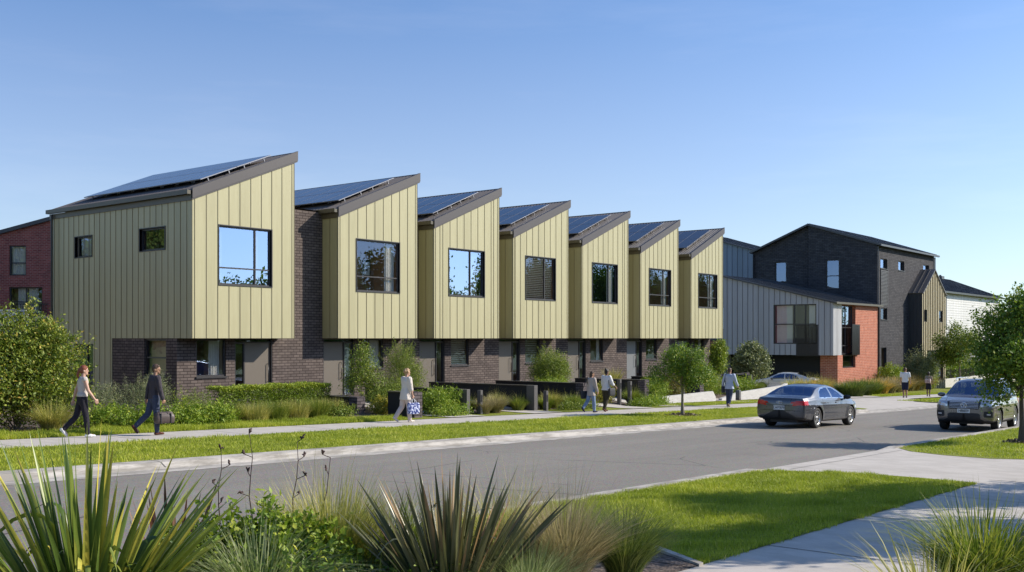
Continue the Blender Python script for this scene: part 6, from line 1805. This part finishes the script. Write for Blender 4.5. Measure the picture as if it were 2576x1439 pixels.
# --- pale silver car in the driveway
import copy
WHT = copy.deepcopy({k: v for k, v in SED.items() if k != 'extra'})
WHT.update(paint='paint_silver', rim_mat='black', plates=[(False, 'M8T2', .66)], badges=[],
    extra=[lambda x, ay, z, y: ((x < .40) & (ay > .36) & (z > .77) & (z < .90), 8), lambda x, ay, z, y: ((x < .30) & (z < .40), 1), lambda x, ay, z, y: ((x < .3) & (ay < .36) & (np.abs(z - .80) < .02), 11)])
WHT['top'] = [(.10, .99), (.30, 1.02), (.60, 1.10), (1.0, 1.26), (1.45, 1.39), (2.05, 1.44), (2.5, 1.43), (2.85, 1.36), (3.2, 1.18), (3.52, 1.01), (3.9, .945), (4.3, .855), (4.6, .74)]
WHT['rearglass'] = (.52, 1.40)
make_car('pale_car', 'pale silver car parked in the driveway behind the dark sedan', 'car', (72.3, 29.4, gz(72.3) + .12), radians(103), WHT)
# ================================================================ PEOPLE
def cloth(name, col, var=.12, scale=14, rough=.9):
    t = NT(name); oc = objco(t)
    n = noise(t, 5, 4, oc)
    c = t.mix(n, tuple(x * (1 - var) for x in col), tuple(min(1, x * (1 + var)) for x in col))
    fold = noise(t, 7, 3, t.n("ShaderNodeMapping", {"Vector": oc, "Rotation": (.4, .5, 0), "Scale": (1.6, 1.6, .6)}).outputs[0], .5)
    return t.finish(c, rough, t.bump(fold, 0.9, 0.06), **{"Specular IOR Level": .25})
M['skin'] = simple('skin_light', (0.50, 0.30, 0.22), .55, .06)
M['skin_tan'] = simple('skin_tan', (0.36, 0.20, 0.13), .55, .06)
M['skin_dark'] = simple('skin_brown', (0.17, 0.09, 0.06), .55, .06)
M['hair_red'] = simple('hair_auburn', (0.20, 0.055, 0.025), .5, .3, 40)
M['hair_brown'] = simple('hair_brown', (0.07, 0.04, 0.025), .6, .3, 40)
M['hair_black'] = simple('hair_black', (0.018, 0.013, 0.012), .55, .3, 40)
M['hair_blond'] = simple('hair_blond', (0.40, 0.26, 0.14), .6, .3, 40)
M['eye'] = simple('eye_dark', (0.02, 0.015, 0.012), .3)
M['lip'] = simple('lip', (0.36, 0.12, 0.10), .5)

def remeshed(name, mb, vox, mat, parent, smooth=4):
    me = bpy.data.meshes.new(name); me.from_pydata(mb.v, [], mb.f)
    o = bpy.data.objects.new(name, me); COL.objects.link(o)
    r = o.modifiers.new('r', 'REMESH'); r.mode = 'VOXEL'; r.voxel_size = vox
    if smooth:
        s = o.modifiers.new('s', 'SMOOTH'); s.factor = .5; s.iterations = smooth
    dg = bpy.context.evaluated_depsgraph_get(); dg.update()
    m2 = bpy.data.meshes.new_from_object(o.evaluated_get(dg))
    bpy.data.objects.remove(o); bpy.data.meshes.remove(me)
    m2.name = name; m2.materials.clear(); m2.materials.append(mat)
    m2.polygons.foreach_set('use_smooth', np.ones(len(m2.polygons), bool))
    q = bpy.data.objects.new(name, m2); COL.objects.link(q); q.parent = parent
    return q
def ball(mb, c, r, n=12):
    """ellipsoid, r = (rx, ry, rz)"""
    if not isinstance(r, (tuple, list)): r = (r, r, r)
    rings = []
    for i in range(1, n):
        th = pi * i / n
        rings.append([(c[0] + r[0] * sin(th) * cos(2 * pi * k / 16), c[1] + r[1] * sin(th) * sin(2 * pi * k / 16), c[2] - r[2] * cos(th)) for k in range(16)])
    mb.ring(rings)
def cap(mb, a, b, ra, rb, n=4):
    a, b = Vector(a), Vector(b)
    mb.tube([a.lerp(b, k / n) for k in range(n + 1)], [ra + (rb - ra) * k / n for k in range(n + 1)], 14)
    ball(mb, a, ra * .999, 8); ball(mb, b, rb * .999, 8)
def slab(mb, rings):
    """rings: (x, y, z, rx, ry)"""
    out = []
    for (x, y, z, rx, ry) in rings:
        out.append([(x + rx * abs(cos(t)) ** .85 * (1 if cos(t) > 0 else -1), y + ry * abs(sin(t)) ** .85 * (1 if sin(t) > 0 else -1), z) for t in [2 * pi * k / 22 for k in range(22)]])
    mb.ring(out)

def person(label, loc, heading, H, skin, hair, hair_style, top, bottom, shoes, pose, group=None, female=False, sleeves='long', top_len=.86, legs='long', loose=1.0, collar=None):
    """pose: legs [(hip, knee) left, right] forward positive, arms [(swing, out, elbow) left, right], head turn, lean"""
    s = H / 1.75
    p = empty('person', loc, heading, label, 'person', group)
    def d2(a): return radians(a)
    lean = d2(pose.get('lean', 3))
    sw, hw = (.175, .095) if female else (.205, .088)
    pel = Vector((0, 0, .94)); 
    def up(h, y=0, x=0): return Vector((sin(lean) * (h - .94) + x, y, .94 + cos(lean) * (h - .94)))
    neck, headc = up(1.49), up(1.635, 0, .02)
    J = {}
    for i, sg in enumerate((1, -1)):
        hip, knee = pose['legs'][i]; hip *= .68; knee *= .8
        a = Vector((0, hw * sg, .92)); h = d2(hip)
        k = a + Vector((sin(h), 0, -cos(h))) * .43
        sh = h - d2(knee)
        an = k + Vector((sin(sh), 0, -cos(sh))) * .42
        ft = d2(pose.get('feet', [0, 0])[i])
        J['leg', i] = (a, k, an, ft)
        swg, out, el = pose['arms'][i]
        b = up(1.425, sw * sg); w = d2(swg); o_ = d2(out)
        e = b + Vector((sin(w) * cos(o_), sin(o_) * sg, -cos(w) * cos(o_))) * .29
        w2 = w + d2(el)
        f = e + Vector((sin(w2) * cos(o_ * .6), sin(o_ * .6) * sg, -cos(w2) * cos(o_ * .6))) * .255
        J['arm', i] = (b, e, f, w2)
    low = min(J['leg', i][2].z - (.075 + max(0, -sin(J['leg', i][3])) * .10) for i in (0, 1))
    p.scale = (s, s, s)
    off = Vector((0, 0, -low))
    # ------- body
    mb = MB()
    slab(mb, [(0, 0, .84, .09, .12), (0, 0, .90, .105, .155), (0, 0, .98, .105, .165 if female else .155), (up(1.10).x, 0, 1.10, .085, .125 if female else .14), (up(1.22).x, 0, 1.22, .10, .145 if female else .16),
              (up(1.34).x, 0, 1.34, .11, .16 if female else .18), (up(1.42).x, 0, 1.42, .09, .15 if female else .175), (up(1.47).x, 0, 1.47, .06, .09)])
    cap(mb, up(1.44), up(1.55, 0, .01), .055, .05)
    hx, hz = headc.x, headc.z
    ball(mb, (hx, 0, hz + .015), (.093, .074, .110)); ball(mb, (hx + .03, 0, hz - .06), (.058, .052, .058))
    ht = d2(pose.get('head', 0))
    ch, shh = cos(ht), sin(ht)
    def hp(x, y, z): return (hx + x * ch - y * shh, x * shh + y * ch, hz + z)
    cap(mb, hp(.086, 0, .005), hp(.097, 0, -.024), .009, .013)          # nose
    ball(mb, hp(.075, 0, -.095), (.02, .025, .018))                     # chin
    for sg in (1, -1): ball(mb, hp(-.005, .076 * sg, -.012), (.020, .010, .030))   # ears
    for i, sg in enumerate((1, -1)):
        a, k, an, ft = J['leg', i]
        cap(mb, a, k, .088 if female else .085, .056); cap(mb, k, k.lerp(an, .35), .056, .058); cap(mb, k.lerp(an, .35), an, .058, .036)
        fd = Vector((cos(ft), 0, sin(ft)))
        cap(mb, an - Vector((0, 0, .02)) - fd * .03, an - Vector((0, 0, .035)) + fd * .12, .034, .026)
        b, e, f, w2 = J['arm', i]
        cap(mb, b, e, .050, .040); cap(mb, e, f, .040, .026)
        # hand: palm and five fingers, curled
        dn = Vector((sin(w2), 0, -cos(w2))); cr = Vector((cos(w2), 0, sin(w2)))     # along the arm; thumb side (forward)
        pc = f + dn * .055; lat = Vector((0, -sg, 0))
        cap(mb, f, f + dn * .03, .024, .026)
        for q in range(4):
            o2 = cr * (.030 - .020 * q)
            cap(mb, f + dn * .03 + o2 * .8, f + dn * .085 + o2, .014, .013, 2)
            Lf = (.072, .080, .075, .058)[q]; cu = pose.get('curl', [.5, .5])[i]
            k0 = f + dn * .088 + o2
            k1 = k0 + (dn * cos(cu * .7) + lat * sin(cu * .7)) * Lf * .45
            k2 = k1 + (dn * cos(cu * 1.7) + lat * sin(cu * 1.7)) * Lf * .32
            k3 = k2 + (dn * cos(cu * 2.5) + lat * sin(cu * 2.5)) * Lf * .25
            mb.tube([k0, k1, k2, k3], [.0098, .0092, .0086, .0075], 8)
            for kk, rr in ((k1, .0092), (k2, .0086), (k3, .0075)): ball(mb, kk, rr, 6)
        t0 = f + dn * .03 + cr * .024; t1 = t0 + (cr * .75 + dn * .55 + lat * .3).normalized() * .038; t2 = t1 + (dn * .9 + lat * .35 + cr * .15).normalized() * .03
        mb.tube([t0, t1, t2], [.013, .011, .009], 8); ball(mb, t2, .009, 6); ball(mb, t1, .011, 6)
    for v in range(len(mb.v)): mb.v[v] = tuple(Vector(mb.v[v]) + off)
    remeshed('body', mb, .0075, M[skin], p, 2)
    O = lambda v: tuple(Vector(v) + off)
    mb = MB()
    for sg in (1, -1): ball(mb, O(hp(.083, .031 * sg, .012)), (.010, .014, .008), 6)
    mb.build('eyes', M['eye'], p)
    mb = MB(); ball(mb, O(hp(.088, 0, -.062)), (.008, .022, .006), 6); mb.build('mouth', M['lip'], p)
    # ------- hair
    mb = MB()
    def add_b(x, y, z, r): ball(mb, O(hp(x, y, z)), r)
    add_b(-.012, 0, .042, (.094, .084, .094)); add_b(-.035, 0, .0, (.072, .080, .085)); add_b(.030, 0, .078, (.052, .066, .034))
    if hair_style == 'ponytail':
        add_b(-.095, 0, .03, (.03, .03, .03)); cap(mb, O(hp(-.11, 0, .03)), O(hp(-.145, 0, -.10)), .032, .036); cap(mb, O(hp(-.145, 0, -.10)), O(hp(-.12, .01, -.24)), .036, .012)
    elif hair_style == 'bun':
        add_b(-.05, 0, .12, (.055, .05, .045)); add_b(-.04, 0, -.04, (.06, .07, .06))
    elif hair_style == 'long':
        cap(mb, O(hp(-.05, 0, -.03)), O(hp(-.085, 0, -.20)), .07, .045)
    elif hair_style == 'curly':
        rr = random.Random(4)
        for k in range(34):
            a, b = rr.uniform(0, 6.28), rr.uniform(-.5, 1.3); add_b(-.02 + .095 * cos(a) * cos(b) * (1 if cos(a) < .3 else .75), .088 * sin(a) * cos(b), .035 + .09 * sin(b), (.026, .026, .026))
    remeshed('hair', mb, .010, M[hair], p, 2)
    # ------- trousers
    g = .014 * loose
    mb = MB()
    if legs != 'skirt':
        slab(mb, [(0, hh * 0, z, rx + g, ry + g) for hh, z, rx, ry in ((0, .80, .085, .13), (0, .88, .115, .165), (0, .97, .112, .172), (0, 1.04, .10, .155))])
        for i in (0, 1):
            a, k, an, ft = J['leg', i]
            if legs == 'shorts': cap(mb, a, a.lerp(k, .92), .105 + g, .088 + g)
            else:
                e1 = .95 if legs == 'long' else .75
                cap(mb, a, k, .094 + g, .062 + g); cap(mb, k, k.lerp(an, .4), .062 + g, .060 + g); cap(mb, k.lerp(an, .4), k.lerp(an, e1), .060 + g, .042 + g * 1.2)
    else:
        slab(mb, [(0, 0, .50, .13, .20), (0, 0, .70, .13, .19), (0, 0, .90, .122, .172), (0, 0, 1.04, .10, .15)])
    for v in range(len(mb.v)): mb.v[v] = tuple(Vector(mb.v[v]) + off)
    remeshed('shorts' if legs == 'shorts' else ('skirt' if legs == 'skirt' else 'trousers'), mb, .011, M[bottom], p, 3)
    # ------- top
    mb = MB(); gt_ = .016 * loose; L = top_len
    fl = 1 + .45 * max(0, loose - 1)
    rings = [(0, 0, L, (.115 + gt_) * fl, (.170 + gt_) * fl), (0, 0, max(L + .05, .98), .112 + gt_ * fl, .165 + gt_ * fl), (up(1.12).x, 0, 1.12, .095 + gt_, (.135 if female else .150) + gt_), (up(1.24).x, 0, 1.24, .106 + gt_, (.152 if female else .17) + gt_),
             (up(1.35).x, 0, 1.35, .116 + gt_, (.165 if female else .188) + gt_), (up(1.43).x, 0, 1.43, .098 + gt_, (.160 if female else .185) + gt_), (up(1.485).x, 0, 1.485, .068 + gt_, .090 + gt_)]
    slab(mb, rings)
    if collar: cap(mb, up(1.47), up(1.52), .072, .066)
    for i in (0, 1):
        b, e, f, w2 = J['arm', i]
        if sleeves in ('long', 'short', 'elbow'):
            if sleeves == 'short': cap(mb, b, b.lerp(e, .62), .060 + gt_, .058 + gt_)
            elif sleeves == 'elbow': cap(mb, b, e, .064 + gt_, .052 + gt_); cap(mb, e, e.lerp(f, .25), .052 + gt_, .048 + gt_)
            else: cap(mb, b, e, .062 + gt_, .050 + gt_); cap(mb, e, e.lerp(f, .92), .050 + gt_, .036 + gt_)
        else: ball(mb, b, .062 + gt_ * .5)
    for v in range(len(mb.v)): mb.v[v] = tuple(Vector(mb.v[v]) + off)
    remeshed('top', mb, .011, M[top], p, 3)
    # ------- shoes
    for i in (0, 1):
        a, k, an, ft = J['leg', i]; mb = MB(); fd = Vector((cos(ft), 0, sin(ft))); nu = Vector((-sin(ft), 0, cos(ft)))
        c0 = an - nu * .045 - fd * .035
        cap(mb, c0 + nu * .012, c0 + nu * .005 + fd * .10, .042, .042); cap(mb, c0 + fd * .10, c0 + fd * .185 - nu * .006, .042, .032)
        for v in range(len(mb.v)):
            q = Vector(mb.v[v]); h = (q - an).dot(nu)
            if h < -.072: q += nu * (-.072 - h)
            mb.v[v] = tuple(q + off)
        remeshed('shoe', mb, .009, M[shoes], p, 2)
    def W(v): return p.matrix_basis @ (Vector(v) + off)
    J['W'] = W
    bpy.context.view_layer.update()
    return p, J

PZ = lambda x: gz(x) + .098
def hand_world(p, J, i, d=.10):
    b, e, f, w2 = J['arm', i]
    return p.matrix_basis @ (f + Vector((sin(w2), 0, -cos(w2))) * d + J['off']) if 'off' in J else J['W'](f + Vector((sin(w2), 0, -cos(w2))) * d)

M['c_oat'] = cloth('cloth_oatmeal', (0.48, 0.43, 0.40)); M['c_black'] = cloth('cloth_black', (0.022, 0.02, 0.028)); M['c_white'] = cloth('cloth_white', (0.72, 0.72, 0.73))
M['c_char'] = cloth('cloth_charcoal', (0.055, 0.048, 0.058)); M['c_denim'] = cloth('cloth_denim', (0.05, 0.062, 0.105)); M['c_ldenim'] = cloth('cloth_light_denim', (0.20, 0.27, 0.40))
M['c_cream'] = cloth('cloth_cream', (0.68, 0.61, 0.55)); M['c_blush'] = cloth('cloth_pale_trouser', (0.60, 0.50, 0.45)); M['c_beige'] = cloth('cloth_beige', (0.46, 0.40, 0.36)); M['c_olive'] = cloth('cloth_dark_olive', (0.05, 0.045, 0.03))
M['c_blue'] = cloth('cloth_pale_blue', (0.42, 0.47, 0.60)); M['c_navy'] = cloth('cloth_navy', (0.02, 0.022, 0.05)); M['shoe_brown'] = cloth('shoe_brown', (0.09, 0.035, 0.025)); M['c_tan'] = cloth('cloth_tan', (0.30, 0.24, 0.18))
M['leather'] = simple('leather_brown', (0.075, 0.055, 0.05), .5, .2, 12, bump=.3); M['bag_black'] = simple('bag_black', (0.02, 0.022, 0.03), .6)
def pattern_mat():
    t = NT('blue_pattern'); n = noise(t, 16, 2, objco(t))
    return t.finish(t.ramp(n, [(.50, (.03, .05, .22)), (.56, (.6, .65, .85))]), .8)
M['bag_pattern'] = pattern_mat()
def pink_pattern():
    t = NT('pink_pattern'); n = noise(t, 24, 2, objco(t))
    return t.finish(t.ramp(n, [(.42, (.30, .14, .13)), (.55, (.62, .50, .46))]), .8)
M['bag_pink'] = pink_pattern()

walk = dict(legs=[(-20, 32), (16, 4)], feet=[-42, 4], arms=[(14, 6, 12), (-4, 8, 22)], lean=3, curl=[.5, .5])
P1, J1 = person('woman with auburn ponytail, oatmeal top and black leggings walking at the left', (12.85, 22.95, PZ(12.8)), radians(-16), 1.66, 'skin', 'hair_red', 'ponytail', 'c_oat', 'c_black', 'c_white',
       dict(legs=[(-24, 34), (13, 4)], feet=[-48, 2], arms=[(-22, 8, 8), (14, 10, 20)], lean=2, head=-12), female=True, sleeves='none', top_len=1.0, loose=.6)
P2, J2 = person('man in charcoal shirt and jeans carrying a brown holdall', (14.5, 22.6, PZ(14.5)), radians(-14), 1.70, 'skin_tan', 'hair_brown', 'short', 'c_char', 'c_denim', 'shoe_brown',
       dict(legs=[(-26, 36), (8, 6)], feet=[-55, 2], arms=[(-16, 8, 8), (7, 9, 8)], lean=3, head=-35, curl=[.5, 1.0]), sleeves='long', top_len=.90)
P3, J3 = person('woman with short curly hair in a long pale tunic carrying a blue patterned bag', (23.2, 22.6, PZ(23.2)), radians(-12), 1.64, 'skin', 'hair_blond', 'curly', 'c_cream', 'c_blush', 'c_cream',
       dict(legs=[(-16, 34), (14, 6)], feet=[-35, 2], arms=[(8, 8, 60), (6, 7, 8)], lean=4, head=-15, curl=[.6, 1.0]), female=True, sleeves='elbow', top_len=.74, loose=1.5)
P4, J4 = person('woman in beige cardigan and light jeans, left one of the walking pair', (33.5, 22.7, PZ(33.5)), radians(-14), 1.58, 'skin_tan', 'hair_brown', 'long', 'c_beige', 'c_ldenim', 'c_navy',
       dict(legs=[(-20, 36), (12, 5)], feet=[-45, 2], arms=[(-6, 6, 10), (8, 6, 12)], lean=3, head=-30), 'two women walking together', female=True, sleeves='long', top_len=.72, loose=1.3)
P5, J5 = person('woman with dark bun, white shirt and dark trousers, right one of the walking pair', (34.7, 22.8, PZ(34.7)), radians(-5), 1.66, 'skin_dark', 'hair_black', 'bun', 'c_white', 'c_olive', 'shoe_brown',
       dict(legs=[(6, 4), (-14, 24)], feet=[0, -30], arms=[(4, 8, 20), (16, 12, 38)], lean=2, head=-20), 'two women walking together', female=True, sleeves='elbow', top_len=.88, loose=1.4)
P6, J6 = person('man in pale blue shirt and jeans seen from behind carrying two bags', (43.9, 22.1, PZ(43.9)), radians(4), 1.76, 'skin_tan', 'hair_brown', 'short', 'c_blue', 'c_denim', 'c_tan',
       dict(legs=[(4, 3), (-14, 26)], feet=[0, -35], arms=[(-4, 16, 10), (10, 14, 26)], lean=2, head=-25, curl=[1.0, 1.0]), sleeves='long', top_len=.80, loose=1.4)
P7, J7 = person('man in white shirt and navy shorts standing on the far path', (67.9, 21.9, PZ(67.9)), radians(8), 1.90, 'skin_tan', 'hair_brown', 'short', 'c_white', 'c_navy', 'c_navy',
       dict(legs=[(3, 2), (-4, 6)], feet=[0, 0], arms=[(0, 9, 8), (-2, 11, 10)], lean=1, head=-35), sleeves='short', top_len=.90, legs='shorts', loose=1.2)
P8, J8 = person('child in dark skirt wearing a pink backpack on the far path', (72.4, 21.8, PZ(72.4)), radians(4), 1.62, 'skin_dark', 'hair_black', 'bun', 'c_tan', 'c_black', 'c_black',
       dict(legs=[(4, 3), (-7, 14)], feet=[0, -15], arms=[(6, 9, 40), (6, 9, 40)], lean=1), female=True, sleeves='short', top_len=1.0, legs='skirt', loose=1.0)

def bag_thing(name, label, loc, rz, mats, build):
    b = empty(name, loc, rz, label, 'bag'); build(b, mats); return b
def rbox(mb, x0, x1, y0, y1, z0, z1, r=.03, bulge=.0):
    rings = []
    for t in (0, .08, .3, .6, .9, 1.0):
        z = z0 + (z1 - z0) * t; s = 1 - (.10 if t in (0, 1.0) else 0) + bulge * sin(pi * t)
        cx, cy = (x0 + x1) / 2, (y0 + y1) / 2; hx_, hy = (x1 - x0) / 2 * s, (y1 - y0) / 2 * s
        rings.append([(cx + hx_ * abs(cos(a)) ** .35 * (1 if cos(a) > 0 else -1), cy + hy * abs(sin(a)) ** .35 * (1 if sin(a) > 0 else -1), z) for a in [2 * pi * k / 28 + .01 for k in range(28)]])
    mb.ring(rings)
def handles(mb, w, z, top, y, r=.007, sag=0):
    mb.tube([(-w, y, z), (-w * .7, y * .6, z + (top - z) * .6), (-w * .25, 0, top), (w * .25, 0, top), (w * .7, y * .6, z + (top - z) * .6), (w, y, z)], r, 8)
h = hand_world(P2, J2, 1, .125)
def hold(b, m):
    mb = MB(); rbox(mb, -.22, .22, -.11, .11, -.46, -.24, bulge=.10); cap(mb, (-.15, 0, -.25), (.15, 0, -.25), .07, .07); mb.build('bag_body', M['leather'], b)
    mb = MB(); handles(mb, .11, -.24, 0, .10); handles(mb, .11, -.24, 0, -.10); mb.build('handles', M['leather'], b)
    mb = MB(); mb.box(-.13, -.115, -.132, .132, -.46, -.22); mb.box(.115, .13, -.132, .132, -.46, -.22); mb.build('strap_band', M['bag_black'], b)
bag_thing('holdall', 'brown leather holdall held by the man in the charcoal shirt', h, radians(-10), None, hold)
h = hand_world(P3, J3, 1, .125)
def tote(b, m):
    mb = MB(); rbox(mb, -.19, .19, -.07, .07, -.46, -.12, bulge=.1); mb.build('bag_body', M['bag_pattern'], b)
    mb = MB(); handles(mb, .09, -.15, 0, .05, .009); handles(mb, .09, -.15, 0, -.05, .009); mb.build('handles', M['c_white'], b)
bag_thing('tote_bag', 'blue and white patterned cloth bag held by the woman in the pale tunic', h, radians(-12), None, tote)
def shoulder_bag(label, P, J, side, name='shoulder_bag', fwd=0.0, down=.62, mat='bag_black'):
    W = J['W']; sgn = 1 if side == 0 else -1
    b_ = J['arm', side][0]
    a = W(b_ + Vector((0, -.06 * sgn, .075))); c = W(Vector((fwd - .02, .27 * sgn, 1.42 - down)))
    b = empty(name, c, P.rotation_euler.z, label, 'bag')
    mb = MB(); rbox(mb, -.17, .17, -.055, .055, -.20, .10, bulge=.08); mb.build('bag_body', M[mat], b)
    R = Matrix.Rotation(-P.rotation_euler.z, 3, 'Z'); q = R @ (a - c)
    mb = MB(); mb.tube([(-.13, 0, .08), (-.08, q.y * .5, q.z * .5), (-.035, q.y, q.z), (.035, q.y, q.z), (.08, q.y * .5, q.z * .5), (.13, 0, .08)], .012, 8); mb.build('strap', M[mat], b)
shoulder_bag('dark blue shoulder bag on the woman in the beige cardigan', P4, J4, 0, fwd=-.12)
shoulder_bag('black shoulder bag at the hip of the woman in the white shirt', P5, J5, 1, fwd=.04, down=.55)
shoulder_bag('navy shoulder bag on the left side of the man in pale blue', P6, J6, 0, down=.60)
h = hand_world(P6, J6, 1, .125)
def shop(b, m):
    mb = MB(); rbox(mb, -.15, .15, -.10, .10, -.56, -.10); mb.build('bag_body', M['frame_grey'], b)
    mb = MB(); handles(mb, .07, -.13, 0, .08); handles(mb, .07, -.13, 0, -.08); mb.build('handles', M['bag_black'], b)
    mb = MB(); rbox(mb, -.152, .152, -.102, .102, -.562, -.44); mb.build('base_band', M['leather'], b)
bag_thing('shopping_bag', 'tall grey carrier bag in the right hand of the man in pale blue', h, radians(10), None, shop)
W = J8['W']; c = W(Vector((-.20, 0, 1.10)))
b = empty('backpack', c, P8.rotation_euler.z, 'pink patterned backpack worn by the child on the far path', 'bag')
mb = MB(); rbox(mb, -.13, .07, -.17, .17, -.12, .16, bulge=.08); mb.build('bag_body', M['bag_pink'], b)
mb = MB()
for sg in (1, -1): mb.tube([(.05, .10 * sg, -.08), (.10, .17 * sg, .05), (.12, .13 * sg, .24), (.05, .09 * sg, .14)], .014, 8)
mb.build('straps', M['c_cream'], b)
